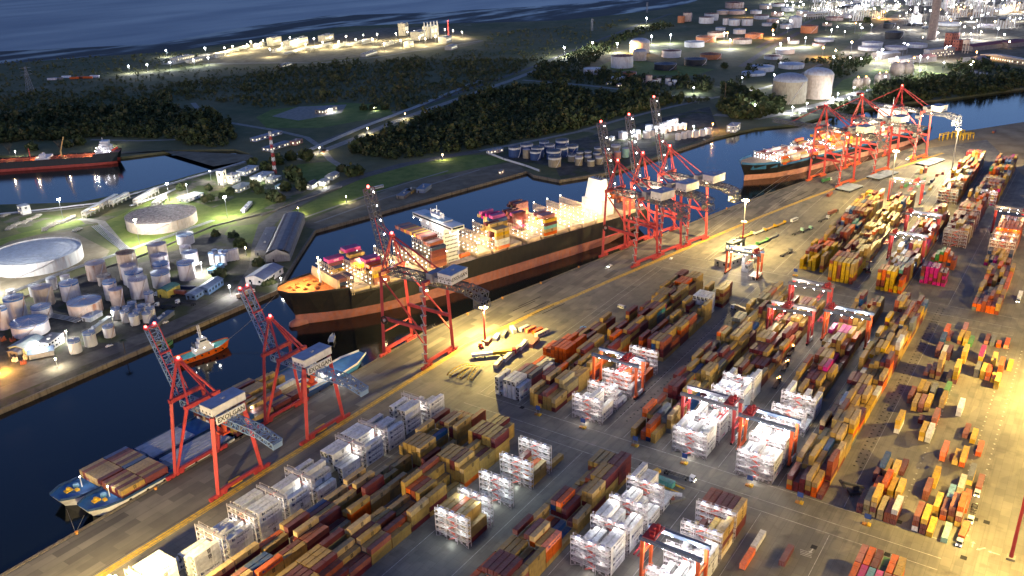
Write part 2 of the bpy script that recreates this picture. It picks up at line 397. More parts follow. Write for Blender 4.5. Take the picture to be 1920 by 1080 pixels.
for i in range(len(QUAY)-1):
    a, b = QUAY[i], QUAY[i+1]; c, d = off(QUAY, 1.4)[i:i+2]; e, f = off(QUAY, -.25)[i:i+2]
    mb.hexa([(*e, -5), (*c, -5), (*d, -5), (*f, -5), (*e, .24), (*c, .24), (*d, .24), (*f, .24)])
struct(mb.build('quay_wall_coping'))
mb = MB(DARK)
for d in (2.2, 32.7):
    mb.strip(off(QUAY, d), .22, .05)
struct(mb.build('crane_rails'))
mb = MB(LINEY); mb.strip(off(QUAY, 34.3), .8, .03); mb.strip(off(QUAY, 37.2), .5, .03); mb.strip(off(QUAY, 35.8), 1.5, .026)
struct(mb.build('yellow_road_markings'))
mb = MB(LINEW)
for X in (323, 331, 343.5, 576, 589, 606):
    mb.strip([(X, y) for y in (262, 180, 90, 20)], .28, .03)
for y in (261, 256, 236, 233, 206, 182, 171, 149.5, 120.5, 113, 91.5, 62):
    for xa, xb in ((120, 322), (345, 574), (608, 1000)): mb.strip([(xa, y), ((xa+xb)/2, y), (xb, y)], .22, .03)
for k in range(40):
    X = 352+k*5.2
    for y in (13, 20, 40): mb.box(X, y, .01, X+.8, y+.8, .034)
def arrow(x, y, r):
    c, s = cos(r), sin(r); T = lambda a, b: (x+a*c-b*s, y+a*s+b*c)
    mb.sheet([T(-2, -.25), T(1, -.25), T(1, .25), T(-2, .25)], .032); mb.sheet([T(1, -.9), T(2.4, 0), T(1, .9)], .032)
for i, (px, py) in enumerate([(1824, 1021), (1840, 1029), (1864, 1037), (1522, 1032)]): arrow(*G(px, py), [0, 2.4, 1.57, 3][i])
for i in range(4):
    a = G(1500, 1030+i*3); b = G(1522, 1037+i*3); mb.strip([a, b], .3, .033)
struct(mb.build('white_road_markings'))
mb = MB(BLACK)        # rows of dark bearing pads beside the stacks and skid marks on the quay
for y, xa, xb in ((182, 360, 540), (66, 380, 600), (63, 380, 600), (176.5, 360, 540)):
    X = xa
    while X < xb: mb.box(X, y, .005, X+.9, y+.9, .028); X += 4.2
for px, py in ((980, 575), (1000, 578), (1015, 583), (990, 567), (1035, 580), (1325, 402), (1345, 405), (1452, 362), (1470, 366), (1490, 370), (1505, 372)):
    a = G(px-18, py+8); b = G(px+24, py-11); mb.strip([a, b], .8, .034)
for px, py in ((1690, 983), (1659, 978), (1833, 978), (1855, 984), (1668, 1045), (1812, 1051), (1530, 1031), (1206, 874), (980, 767)):
    x, y = G(px, py); mb.box(x, y, .005, x+2.6, y+2.4, .033)
struct(mb.build('dark_pavement_marks'))
mb = MB(SAND); mb.sheet([G(1700, 284), (1110, 165), (1174, 145), (1278, 81), (1418, -10), (1500, -150), (1100, -60), G(1920, 330), G(1850, 262)], .03); struct(mb.build('ground_sand'))

# left bank
BANK = [(-900, 478), (391, 478.4), (452, 521), (506, 557.5), (567, 545), (768, 504.5), (757, 490), (753, 455), (811, 422.5), (1014, 391), (1090, 366), (1140, 326), (1220, 306), (1353, 238), (1395, 203), (1552, 109)]
land = BANK+[(2100, -220), (4000, -1200), (12000, -4000), (14000, -3000), (12000, 3000), (5200, 1900), (3300, 1330), (2976, 1254), (2694, 1225), (2440, 1290), (2246, 1353), (2090, 1560), (1990, 1760), (1874, 1860), (1500, 1840), (1300, 1834), (1174, 1916),
                (987, 2023), (700, 2120), (480, 2100), (430, 1500), (518, 1120), (551, 1033), (590, 972), (645, 944), (684, 880), (676, 842), (654, 818), (580, 822), (512, 818), (450, 833), (405, 898), (260, 1200), (-300, 1500), (-900, 1500)]
mb = MB(SCRUB); mb.prism(land, -9, 0); struct(mb.build('ground_peninsula'))
mb = MB(MUD)
mb.prism([(700, 2200), (990, 2015), (1174, 1908), (1300, 1826), (1500, 1832), (1874, 1852), (1990, 1750), (2090, 1555), (2246, 1346), (2440, 1284), (2694, 1218), (2976, 1250), (3300, 1326), (3600, 1500), (3050, 1560), (2700, 1700), (2350, 1960), (2150, 2200), (1750, 2160), (1390, 2040), (1180, 2240), (900, 2500)], -4, -2.5)
struct(mb.build('mudflat_shore'))
mb = MB(WALLC)
LB = BANK[:10]
for i in range(len(LB)-1):
    a, b = LB[i], LB[i+1]; c, d = off(LB, -1.2)[i:i+2]; e, f = off(LB, .3)[i:i+2]
    mb.hexa([(*e, -5), (*f, -5), (*d, -5), (*c, -5), (*e, .35), (*f, .35), (*d, .35), (*c, .35)])
struct(mb.build('left_quay_wall'))
def pxs(*pts): return [G(*p) for p in pts]
def zone(name, mat, z, *pts):
    m = MB(mat); m.sheet(pxs(*pts), z); return struct(m.build(name))
zone('ground_tank_farm', TYARD, .03, (-60, 800), (0, 768), (300, 640), (400, 598), (520, 543), (540, 505), (430, 440), (380, 440), (330, 470), (250, 485), (140, 520), (0, 570), (-60, 600))
zone('lawn_tank', LAWN, .05, (172, 428), (196, 417), (290, 372), (345, 372), (430, 400), (445, 418), (380, 440), (262, 484), (235, 470))
zone('ground_earth_tank', DIRT, .05, (-40, 480), (20, 447), (134, 433), (206, 470), (196, 485), (60, 535), (-40, 572))
zone('lawn_edge', LAWN, .06, (-40, 460), (40, 437), (150, 412), (160, 420), (20, 452), (-40, 480))
zone('ground_plant', PLANTG, .045, (0, 412), (60, 400), (150, 408), (185, 405), (300, 378), (330, 362), (360, 330), (420, 316), (500, 330), (560, 350), (575, 358), (545, 372), (520, 395), (440, 402), (345, 371), (190, 416), (140, 430), (40, 437))
zone('lawn_plant', LAWN, .07, (395, 392), (445, 370), (512, 372), (520, 380), (470, 400), (430, 412))
zone('lawn_field', LAWN, .05, (530, 325), (560, 308), (620, 302), (640, 318), (625, 333), (560, 348))
zone('lawn_bank', LAWN, .05, (508, 414), (560, 390), (700, 325), (840, 293), (905, 290), (960, 300), (890, 318), (760, 340), (640, 385), (560, 415))
zone('ground_siding', DIRT, .055, (560, 420), (640, 388), (760, 343), (880, 318), (965, 303), (985, 320), (690, 402), (596, 430), (580, 428))
zone('lawn_strip', LAWN, .05, (480, 460), (420, 440), (430, 425), (500, 418), (512, 425))
zone('ground_blue_farm', TYARD, .05, (915, 286), (950, 280), (1080, 262), (1160, 240), (1330, 200), (1350, 250), (1150, 318), (1052, 336), (1040, 312), (945, 298))
zone('lawn_court', LAWN, .05, (480, 220), (510, 205), (640, 192), (720, 197), (740, 215), (600, 240), (500, 240))
zone('ground_court', PATHM, .065, (510, 218), (560, 200), (650, 196), (640, 212), (560, 226))
zone('ground_gas_plant', DIRT, .05, (360, 105), (480, 85), (720, 52), (840, 50), (905, 78), (870, 88), (740, 100), (560, 118), (420, 122))
zone('ground_tank_park', SCRUB, .04, (1090, 135), (1180, 70), (1500, 0), (1700, 10), (1500, 150), (1280, 165))
zone('lawn_tank_park', LAWN, .055, (1120, 125), (1160, 108), (1230, 118), (1290, 125), (1340, 130), (1300, 142), (1200, 140))
zone('lawn_spheres', LAWN, .05, (1560, 170), (1580, 150), (1640, 130), (1700, 130), (1790, 140), (1760, 158), (1640, 172))
zone('ground_refinery', DIRT, .03, (1500, 0), (1960, -25), (1980, 100), (1800, 118), (1600, 110), (1480, 60))
zone('ground_bay_sand', DIRT, .045, (330, 283), (470, 290), (480, 298), (400, 312), (300, 282), (180, 292), (200, 285))
def road(name, w, mat, *pts, z=.09, curb=False):
    m = MB(mat); m.strip(pxs(*pts), w, z); return struct(m.build(name))
road('road_embankment', 15, ROADM, (-40, 755), (0, 738), (150, 678), (300, 622), (400, 578), (455, 548), (485, 500), (490, 455), (500, 420), (540, 390), (600, 360), (680, 330), (760, 308), (840, 293), (900, 283))
road('road_causeway', 13, PATHM, (560, 300), (600, 285), (660, 262), (760, 220), (860, 185), (960, 150), (1040, 118))
road('road_pipeway', 9, ROADM, (600, 268), (700, 228), (800, 195), (900, 160), (1000, 125), (1110, 80), (1200, 45), (1260, 25))
road('road_tank_park', 9, PATHM, (980, 150), (1100, 160), (1200, 172), (1280, 182), (1340, 183), (1420, 168), (1480, 152), (1540, 120))
road('road_platform', 8, PATHM, (900, 283), (980, 268), (1080, 248), (1160, 225), (1260, 200), (1340, 183))
road('road_lane', 8, PATHM, (362, 193), (372, 205), (390, 218), (430, 230), (520, 245), (575, 258), (600, 275), (620, 300), (640, 312))
road('road_gas_plant', 9, PATHM, (380, 120), (480, 118), (600, 118), (700, 108), (800, 92), (880, 80), (905, 76))
road('road_yard_side', 7, PATHM, (150, 410), (190, 416), (235, 470), (255, 486))
road('road_refinery', 12, ROADM, (1420, 90), (1470, 62), (1600, 0))
road('road_refinery_side', 14, ROADM, (1390, 125), (1440, 92), (1500, 60))
road('road_quay_far', 16, PATHM, (1340, 215), (1420, 222), (1480, 210), (1560, 190), (1620, 170))
road('path_riverbank', 6, PATHM, (170, 262), (260, 264), (330, 262)); road('path_basin', 5, PATHM, (0, 402), (100, 395), (220, 380), (300, 352), (400, 322), (460, 305))
for i, a in enumerate(((560, 412, 700, 362, 840, 320), (590, 418, 720, 372, 900, 318))): road('rail_track', 3, CONC, a[0:2], a[2:4], a[4:6], z=.1)
# ================================================================== vegetation
import numpy as np
def foliage_mat(name, cols):
    m, nt, b = nt_new(name); b.inputs['Roughness'].default_value = .8; b.inputs['Specular IOR Level'].default_value = .15
    geo = nt.nodes.new('ShaderNodeNewGeometry')
    n = nt.nodes.new('ShaderNodeTexNoise'); n.inputs['Scale'].default_value = .12; n.inputs['Detail'].default_value = 6
    nt.links.new(geo.outputs['Position'], n.inputs['Vector'])
    r = nt.nodes.new('ShaderNodeValToRGB'); el = r.color_ramp.elements; el.new(.5)
    for e, p, c in zip(el, (.32, .5, .68), cols): e.position = p; e.color = (*c, 1)
    nt.links.new(n.outputs['Fac'], r.inputs['Fac']); nt.links.new(r.outputs['Color'], b.inputs['Base Color'])
    MATS[name] = m; return m
LEAF = foliage_mat('tree_leaves', [(.022, .036, .015), (.05, .068, .026), (.11, .1, .045)])
LEAFD = foliage_mat('scrub_leaves', [(.05, .065, .025), (.1, .11, .04), (.17, .145, .065)])
BARK = M('tree_bark', (.09, .07, .05), .9)
rng = np.random.default_rng(3)
def leaf_quads(cx, cy, cz, R, H, n):
    "leaf clumps spread through crown volumes: arrays of tree centres -> verts (N*n*4,3)"
    N = len(cx); u = rng.normal(size=(N, n, 3)); u /= np.linalg.norm(u, axis=2, keepdims=True)
    rad = rng.uniform(.45, 1.0, (N, n, 1))**.6
    lump = 1+.28*np.sin(u[:, :, :1]*5+rng.uniform(0, 6, (N, 1, 1)))*np.cos(u[:, :, 1:2]*4+rng.uniform(0, 6, (N, 1, 1)))
    p = u*rad*lump*np.stack([R, R, H], -1)[:, None, :]
    p += np.stack([cx, cy, cz], -1)[:, None, :]
    s = (R[:, None]*rng.uniform(.22, .42, (N, n)))[..., None]
    t = rng.normal(size=(N, n, 3)); t /= np.linalg.norm(t, axis=2, keepdims=True)
    nrm = u+.8*rng.normal(size=(N, n, 3)); nrm /= np.linalg.norm(nrm, axis=2, keepdims=True)
    a = np.cross(nrm, t); a /= np.linalg.norm(a, axis=2, keepdims=True)+1e-6; b = np.cross(nrm, a)
    q = np.stack([p-a*s-b*s, p+a*s-b*s*.6, p+a*s*.7+b*s, p-a*s+b*s*.8], 2)
    return q.reshape(-1, 3)
def quad_mesh(name, v, mat):
    n = len(v)//4; me = bpy.data.meshes.new(name)
    me.vertices.add(len(v)); me.vertices.foreach_set('co', v.astype(np.float32).ravel())
    me.loops.add(n*4); me.loops.foreach_set('vertex_index', np.arange(n*4, dtype=np.int32))
    me.polygons.add(n); me.polygons.foreach_set('loop_start', np.arange(0, n*4, 4, dtype=np.int32))
    me.materials.append(mat); me.update(calc_edges=True); return me
def inside(poly, X, Y):
    r = np.zeros(len(X), bool); j = len(poly)-1
    for i in range(len(poly)):
        xi, yi = poly[i]; xj, yj = poly[j]
        c = ((yi > Y) != (yj > Y)) & (X < (xj-xi)*(Y-yi)/((yj-yi) or 1e-9)+xi); r ^= c; j = i
    return r
def wood(name, spacing, rmin, rmax, hk, n, mat, *pts, thin=0.0):
    poly = pxs(*pts); xs = [p[0] for p in poly]; ys = [p[1] for p in poly]
    A = (max(xs)-min(xs))*(max(ys)-min(ys)); N = int(A/spacing**2)
    X = rng.uniform(min(xs), max(xs), N); Y = rng.uniform(min(ys), max(ys), N); k = inside(poly, X, Y)
    dens = np.sin(X*.021+1)*np.cos(Y*.027+2)+.6*np.sin(X*.06+Y*.05)
    k &= rng.uniform(-1.6, 1.6, N) < dens+1.5-thin*2.2
    X = X[k]; Y = Y[k]; R = rng.uniform(rmin*.55, rmax*.9, len(X))*(1+.35*np.sin(X*.03)*np.sin(Y*.04))*np.where(rng.uniform(0, 1, len(X)) < .08, 1.5, 1); H = R*rng.uniform(hk*.6, hk*1.5, len(X))
    v = leaf_quads(X, Y, H*1.05, R, H, n)
    return stuff(put(name, quad_mesh(name, v, mat)))
wood('dense_wood', 5.2, 2.6, 5.0, 1.1, 34, LEAF, (655, 288), (760, 236), (860, 196), (960, 162), (1090, 172), (1200, 182), (1330, 190), (1260, 196), (1170, 218), (1080, 243), (985, 262), (905, 278), (840, 288), (740, 300))
wood('riverside_wood', 5.4, 2.8, 5.2, 1.15, 34, LEAF, (-30, 222), (160, 203), (290, 200), (375, 212), (432, 233), (445, 262), (420, 277), (350, 274), (330, 260), (170, 258), (120, 262), (-30, 272))
wood('scrub_belt', 8, 1.6, 3.6, 1.0, 20, LEAFD, (-20, 170), (150, 172), (300, 160), (520, 132), (640, 118), (800, 112), (1010, 112), (960, 145), (850, 182), (740, 210), (660, 190), (500, 202), (380, 188), (180, 198), (-20, 210), thin=.25)
wood('scrub_plain', 13, 1.5, 3.0, .8, 14, LEAFD, (0, 130), (330, 112), (400, 128), (640, 122), (900, 92), (920, 62), (1050, 50), (1190, 35), (1100, 75), (1000, 118), (640, 150), (300, 168), (0, 168), thin=.45)
wood('tank_park_wood', 8, 2.4, 4.6, 1.1, 22, LEAF, (1010, 128), (1120, 82), (1230, 45), (1270, 48), (1180, 72), (1110, 120), (1085, 135), (1290, 150), (1340, 152), (1330, 172), (1240, 170), (1090, 158), (985, 148))
wood('refinery_wood', 9, 2.5, 5.0, 1.1, 22, LEAF, (1400, 130), (1470, 120), (1560, 110), (1640, 112), (1600, 140), (1560, 150), (1555, 120), (1470, 118), (1360, 168), (1350, 176))
wood('riverbank_wood', 6.5, 3.2, 6.0, 1.05, 24, LEAF, (1640, 168), (1700, 150), (1790, 146), (1920, 150), (1960, 160), (1880, 172), (1760, 187), (1700, 193), (1560, 216), (1560, 208), (1640, 190))
wood('hillside_wood', 8, 2.6, 5.0, 1.1, 20, LEAF, (1760, 128), (1830, 122), (1960, 135), (1960, 152), (1800, 143), thin=.2)
wood('grove', 5.5, 3, 5.2, 1.2, 40, LEAF, (1345, 205), (1360, 170), (1400, 172), (1420, 190), (1470, 196), (1470, 212), (1410, 226), (1370, 222))
wood('coast_scrub', 16, 1.6, 3.2, .9, 12, LEAFD, (0, 115), (200, 106), (360, 100), (380, 108), (300, 118), (0, 128), thin=.2)
def tree(px, py, R, H, label, palm=False, bare=False, group=None):
    x, y = G(px, py)
    t = thing('palm_tree' if palm else 'bare_tree' if bare else 'broadleaf_tree', label, 'tree', (x, y, 0), 0, group)
    hb = H-R*1.6 if not palm else H-.5
    m = MB(BARK); m.tube((0, 0, 0), (.2, .1, max(hb, 1.5)), .42 if not palm else .25, .22)
    for k in range(6 if not palm else 0):
        a = k*1.05; m.tube((.15, .1, max(hb*.8, 1.2)), (R*.6*cos(a), R*.6*sin(a), H-R*.7+R*.4*sin(k*2.3)), .17, .05, 5)
    if bare:
        for k in range(26):
            a = k*2.4; q = R*(.4+.6*((k*7) % 10)/10); m.bar((.2*cos(a), .2*sin(a), hb*.8+(k % 5)*.4), (q*cos(a), q*sin(a), H-(k % 4)*.8), .09)
    m.build('trunk', t)
    if palm:
        m = MB(LEAF)
        for k in range(16):
            a = k*.393; L = 2.9
            for j in range(3):
                r0, r1 = L*j/3, L*(j+1)/3; z0, z1 = hb+.5+.7*sin(r0/L*2.6)-r0*.25*j/2, hb+.5+.7*sin(r1/L*2.6)-r1*.25*(j+1)/2; w0 = .45-.12*j
                m.add([(r0*cos(a)-w0*sin(a), r0*sin(a)+w0*cos(a), z0), (r0*cos(a)+w0*sin(a), r0*sin(a)-w0*cos(a), z0), (r1*cos(a)+(w0-.12)*sin(a), r1*sin(a)-(w0-.12)*cos(a), z1), (r1*cos(a)-(w0-.12)*sin(a), r1*sin(a)+(w0-.12)*cos(a), z1)], [(0, 1, 2, 3)])
        m.build('crown', t)
    elif not bare:
        v = leaf_quads(np.array([0., R*.35, -R*.3]), np.array([0., -R*.3, R*.35]), np.array([H-R, H-R*1.25, H-R*1.1]), np.array([R, R*.75, R*.7]), np.array([R, R*.7, R*.75]), 110)
        put('crown', quad_mesh('crown', v, LEAF), t)
for a in [(575, 302, 7, 15, 'tall dark tree beside the lane bridge'), (552, 340, 8, 17, 'tall dark tree behind the white cottages'), (566, 356, 6, 12, 'rounded tree in front of the white cottages'), (536, 358, 5, 10, 'small tree left of the tall pair at the cottages'),
          (500, 318, 6, 10, 'reddish bushy tree at the foot of the striped mast'), (474, 312, 5, 10, 'dark tree between basin and striped mast'), (520, 308, 7, 12, 'spreading tree just behind the striped mast'), (546, 300, 6, 11, 'tree at the far edge of the green field'), (660, 330, 6.5, 12, 'round dark tree by the embankment road bend'), (672, 328, 5.5, 11, 'round tree touching its twin at the road bend'),
          (640, 322, 4.5, 8, 'small tree near the roadside cabin'), (340, 356, 4.5, 7, 'bright lit bush beside the basin floodlight'), (392, 358, 3.4, 7, 'dark cypress-like tree in the pilot plant'), (384, 380, 3.2, 7, 'dark tree right of the white flat building'), (396, 378, 3.2, 7.5, 'dark tree in the lit yard, near its pair'), (418, 372, 3.4, 6, 'round tree behind the long white pipe shed'), (432, 364, 3.6, 7, 'tree beside the open grey shed'), (478, 352, 4.2, 8, 'tree in front of the teal canopy'), (486, 362, 4.5, 8, 'leafy tree near the blue tarp'), (510, 372, 5.5, 9, 'tree beside the embankment road wall'), (522, 378, 5.5, 9, 'low broad tree over parked cars'),
          (485, 498, 4.2, 6, 'round clipped tree at the white warehouse corner'), (413, 520, 4.5, 8, 'green tree beside the blue roofed office'), (450, 462, 4.6, 7, 'dark round tree on the lawn by the road'), (404, 442, 3.4, 5, 'small dark tree on the lawn near the silos'), (438, 444, 4, 4.5, 'low spreading bush on the silo lawn'), (498, 535, 3, 3.6, 'clipped shrub in front of the white warehouse'), (510, 531, 3, 3.6, 'second clipped shrub along the white warehouse'), (150, 272, 6, 12, 'bright green tree on the basin shore behind the tanker'), (128, 276, 5, 9, 'shorter olive tree beside the bright green one'), (60, 282, 6, 10, 'wide tree lit from below by the shore lamp'), (700, 206, 5, 9, 'lit tree beside the floodlit court'), (722, 205, 5, 9, 'dark tree right of the lit court tree'), (682, 206, 5, 8, 'dark tree left of the lit court tree'), (758, 203, 4.5, 7, 'lone tree near the court entrance'),
          (1358, 128, 5.5, 11, 'dark tree beside the orange lit yard in the tank park'), (1452, 52, 6, 12, 'dark tree between rusty tanks of the refinery'), (1625, 42, 8, 14, 'round dark tree by the refinery lights'), (1662, 52, 8, 14, 'second round dark tree by the refinery lights'), (1390, 222, 6, 12, 'tall tree beside the river office block')]:
    tree(*a)
tree(235, 663, 2.6, 9, 'lone palm on the quayside verge', palm=True)
tree(18, 288, 6, 13, 'bare branched tree on the basin shore, beside the tanker', bare=True); tree(112, 280, 6, 12, 'bare branched tree near the bright green tree', bare=True)
# ================================================================== tanks
SHELLS = dict(w=M('tank_white', (.62, .62, .6), .5, var=.08, dirt=(.35, .2, .14), dscale=.05, damt=.3), r=M('tank_rusty', (.5, .4, .34), .7, var=.2, dirt=(.26, .1, .05), dscale=.05, damt=.5),
              s=M('tank_silver', (.7, .66, .66), .5, .1, var=.1, dirt=(.3, .25, .24), damt=.2), b=M('tank_blue', (.035, .075, .2), .5), k=M('tank_black', (.025, .026, .03), .6),
              t=M('tank_tan', (.34, .29, .2), .65, dirt=(.18, .12, .08)), o=M('tank_rust_orange', (.42, .16, .07), .75, dirt=(.2, .07, .03)), p=M('tank_pink', (.5, .2, .18), .6), e=M('tank_teal', (.3, .5, .44), .6), c=M('tank_cream', (.56, .46, .36), .6, dirt=(.36, .24, .16), damt=.35))
ROOFS = dict(w=SHELLS['w'], g=M('roof_grey', (.4, .42, .45), .6, dirt=(.22, .2, .19), damt=.3), b=M('roof_blue_grey', (.3, .38, .5), .5, var=.1), f=M('floating_roof_pale', (.5, .54, .58), .6, var=.15, dirt=(.35, .34, .33), damt=.3), r=M('roof_rust', (.24, .09, .05), .8, var=.4, scale=.5), d=M('roof_dark', (.05, .06, .09), .6), p=M('roof_patched', (.3, .25, .22), .8, var=.45, scale=.3, dirt=(.12, .05, .04), damt=.5), m=M('roof_mauve', (.42, .38, .42), .7, dirt=(.3, .12, .1), damt=.3))
BAND = M('band_blue', (.06, .16, .4), .5)
def place(xt, yt, rpx, yb):
    xb = xt+(1065-xt)/(4536-yt)*(yb-yt); g = G(xb, yb); l = hypot(*g); u = (g[0]/l, g[1]/l); r = rpx*depth(*g)/F
    for _ in range(3): c = (g[0]+u[0]*r, g[1]+u[1]*r); r = rpx*depth(*c)/F
    lo, hi = .5, 90
    for _ in range(30):
        mid = (lo+hi)/2
        if seen(c[0], c[1], mid)[1] > yt: lo = mid
        else: hi = mid
    return c, r, lo
def tank(xt, yt, rpx, yb, shell, roof, label, kind='cone', band=None, group=None, fine=True, hat=None):
    c, r, h = place(xt, yt, rpx, yb)
    n = 40 if rpx > 12 else 24 if rpx > 6 else 16
    t = thing('storage_tank', label, 'storage tank', (c[0], c[1], 0), 0, group)
    sm = SHELLS[shell]; m = MB(sm); m.lathe((0, 0), [(r, 0), (r, h)], n, False, kind == 'none')
    m.lathe((0, 0), [(r+.04, h*.33), (r+.04, h*.33+.2)], n, False, False); m.lathe((0, 0), [(r+.04, h*.66), (r+.04, h*.66+.2)], n, False, False); m.build('shell', t)
    m = MB(ROOFS[roof])
    rise = {'cone': r*.12, 'dome': r*.42, 'flat': .15, 'float': -1.2}[kind]
    if kind == 'dome': m.lathe((0, 0), [(r+.08, h-.05)]+[(r*cos(a), h+rise*sin(a)) for a in (.3, .6, .9, 1.2, 1.45)], n, False, True)
    elif kind == 'float':
        m.lathe((0, 0), [(r-.15, h-1.2), (r*.96, h-1.15), (r*.5, h-1.0), (.1, h-1.0)], n, False, True)
        for k in range(4): m.lathe((0, 0), [(r*(.3+.17*k), h-1.1), (r*(.3+.17*k), h-.85), (r*(.3+.17*k)-.5, h-.85)], n, False, False)
    else: m.lathe((0, 0), [(r+.1, h-.02), (r+.1, h+.12), (.25, h+.12+rise)], n, False, True)
    rf = m.build('roof', t)
    if kind == 'cone' and rpx > 7:
        m = MB(sm); m.lathe((0, 0), [(.5, h+rise), (.5, h+rise+.7)], 8)
        for k in range(12 if rpx > 14 else 0): m.bar((0, 0, h+rise+.15), (r*cos(k*pi/6), r*sin(k*pi/6), h+.16), .18)
        m.build('vent', rf)
    if band:
        m = MB(BAND if band == 'b' else WHITE); hb = h*.1 if band == 'b' else h*.2
        m.lathe((0, 0), [(r+.07, h-hb), (r+.07, h-.15 if band == 'b' else h-hb*.05)], n, False, False); m.build('rim_band', t)
    if fine and rpx > 7:
        m = MB(SHELLS['s' if shell != 's' else 'r'])
        a0 = random.uniform(3.3, 4.6); k = 10
        for i in range(k):
            a, b = a0+i*.09, a0+(i+1)*.09; za, zb = h*i/k, h*(i+1)/k
            m.bar(((r+.45)*cos(a), (r+.45)*sin(a), za), ((r+.45)*cos(b), (r+.45)*sin(b), zb), .8, .15); m.bar(((r+.85)*cos(a), (r+.85)*sin(a), za+1), ((r+.85)*cos(b), (r+.85)*sin(b), zb+1), .09)
        m.build('stairway', t)
        m = MB(STEEL); q = max(16, n)
        for zz in (.55, 1.1):
            for i in range(q): m.bar(((r+.05)*cos(2*pi*i/q), (r+.05)*sin(2*pi*i/q), h+zz), ((r+.05)*cos(2*pi*(i+1)/q), (r+.05)*sin(2*pi*(i+1)/q), h+zz), .07)
        for i in range(q): m.bar(((r+.05)*cos(2*pi*i/q), (r+.05)*sin(2*pi*i/q), h), ((r+.05)*cos(2*pi*i/q), (r+.05)*sin(2*pi*i/q), h+1.1), .07)
        m.build('railing', rf)
    return t, c, r, h
tank(66, 470, 79, 516, 'w', 'f', 'huge low white tank with a pale blue floating roof', 'float')
tank(301.5, 401, 63, 438, 'c', 'p', 'huge low cream tank with a rust blotched roof on a green lawn', 'flat')
FARM = [(177.5, 492.5, 17.5, 528, 'r', 'm', 'cone', None, 'rust streaked white tank standing apart below the huge white tank'), (194, 517, 12, 537, 'r', 'p', 'cone', None, 'stubby old rusty tank at the foot of the rust streaked one'),
    (235, 473, 17, 526, 'c', 'r', 'flat', None, 'tall pale tank with a speckled rusty roof'), (240, 497, 14, 535, 's', 'm', 'cone', None, 'grey topped tank in front of the speckled roof tank'), (250, 508, 16, 540, 's', 'b', 'cone', 'b', 'blue rimmed tank in the row below the speckled roof tank'), (257.5, 523, 17, 561, 's', 'm', 'cone', None, 'plain grey tank nearest the green canopy'),
    (293, 457, 17, 500, 'c', 'm', 'cone', None, 'tall white tank with a pink stained roof'), (298, 478, 15, 512, 's', 'm', 'cone', None, 'white tank tucked below the pink stained roof'), (300, 493, 14, 525, 's', 'b', 'cone', 'b', 'middle blue rimmed tank of the column of four'), (299, 510, 16, 541, 's', 'b', 'cone', 'b', 'front blue rimmed tank of the column, above the green canopy'),
    (204, 527, 12, 564, 's', 'b', 'cone', 'b', 'narrow blue rimmed tank right of the wide rusty blue roof tank'), (216, 542, 12, 576, 'r', 'm', 'cone', None, 'narrow rust streaked tank behind the small tank cluster'), (157.5, 564, 30, 595, 'r', 'b', 'cone', None, 'wide rusty tank with a plain blue roof'), (128, 529, 16.5, 566, 's', 'b', 'cone', 'b', 'tall blue rimmed tank above the wide rusty tank'), (77.5, 537.5, 17.5, 575, 'c', 'm', 'cone', None, 'tall pale tank with red stairs at its side'),
    (95, 522, 9, 544, 'w', 'g', 'dome', None, 'small white domed tank near the red pipes'), (121, 517, 8.5, 530, 'w', 'm', 'cone', None, 'small white tank beside the earth bund'), (62, 535, 9, 557, 'w', 'g', 'cone', None, 'white tank half hidden by the pale tall tank'), (24, 557, 17.5, 600, 's', 'b', 'cone', 'b', 'tall blue rimmed tank second from the edge'), (0, 577, 11, 619, 's', 'b', 'cone', 'b', 'blue rimmed tank cut by the photo edge'), (76, 574, 17.5, 600, 's', 'b', 'cone', 'b', 'short blue rimmed tank above the spoked roof tank'), (54, 602, 32, 634, 's', 'b', 'cone', 'b', 'wide tank with a spoked blue roof'), (277.5, 548, 8, 570, 's', 'b', 'cone', 'b', 'slim blue rimmed tank beside the green canopy'),
    (137.5, 638, 11, 664, 'w', 'b', 'cone', 'b', 'nearest of three white tanks by the flat white office'), (166, 623, 11, 651, 'w', 'b', 'cone', 'b', 'middle of three white tanks by the flat white office'), (202, 611, 10, 634, 's', 'b', 'cone', 'b', 'farthest of three tanks by the flat white office'),
    (346, 438, 15.5, 460, 's', 'b', 'float', 'b', 'open topped blue rimmed tank below the lawn tank'), (347, 462, 10.5, 477, 's', 'm', 'cone', None, 'small mauve roofed tank behind the blue topped pair'), (355, 472.5, 14.5, 500, 'w', 'b', 'cone', None, 'white tank with a blue roof and no rim, near the floodlight'), (347, 491, 15, 527, 's', 'b', 'cone', 'b', 'blue rimmed tank lit by the white floodlight'),
    (20, 545, 8, 556, 'w', 'g', 'dome', None, 'little white dome beside the bund road')]
for a in FARM: tank(*a[:6], a[8], a[6], a[7])
for i, a in enumerate([(216, 578, 8, 600), (233, 582.5, 8.3, 606), (250, 589, 9, 611), (274, 586, 8.3, 606), (281, 576.5, 8, 599), (237, 575, 8, 594), (247, 567, 8, 586), (265, 572, 8, 592), (257, 581, 8, 600)]):
    tank(*a, 'w', 'b', ['front leftmost', 'front second', 'front third, lowest', 'front fourth', 'front rightmost', 'rear leftmost', 'rear top', 'rear rightmost', 'central'][i]+' small white blue rimmed tank of the cluster of nine', 'cone', 'b', 'small tanks in a cluster')
for i, a in enumerate([(395, 473, 5, 497), (407.5, 477.5, 5, 499), (418, 477, 5, 498), (402, 468, 5, 490), (413, 469, 5, 490), (423, 470, 5, 491), (430, 469, 4, 490), (436, 468, 4, 489), (442, 466, 4, 488)]):
    tank(*a, 's', 'b' if i < 6 else 'm', (['front left', 'front middle', 'front right', 'back left', 'back middle', 'back right'][i]+' slim blue topped silo by the lawn') if i < 6 else ['first', 'middle', 'last'][i-6]+' slim plain silo right of the blue topped silos', 'cone', 'b' if i < 6 else None, 'slim silos by the lawn')
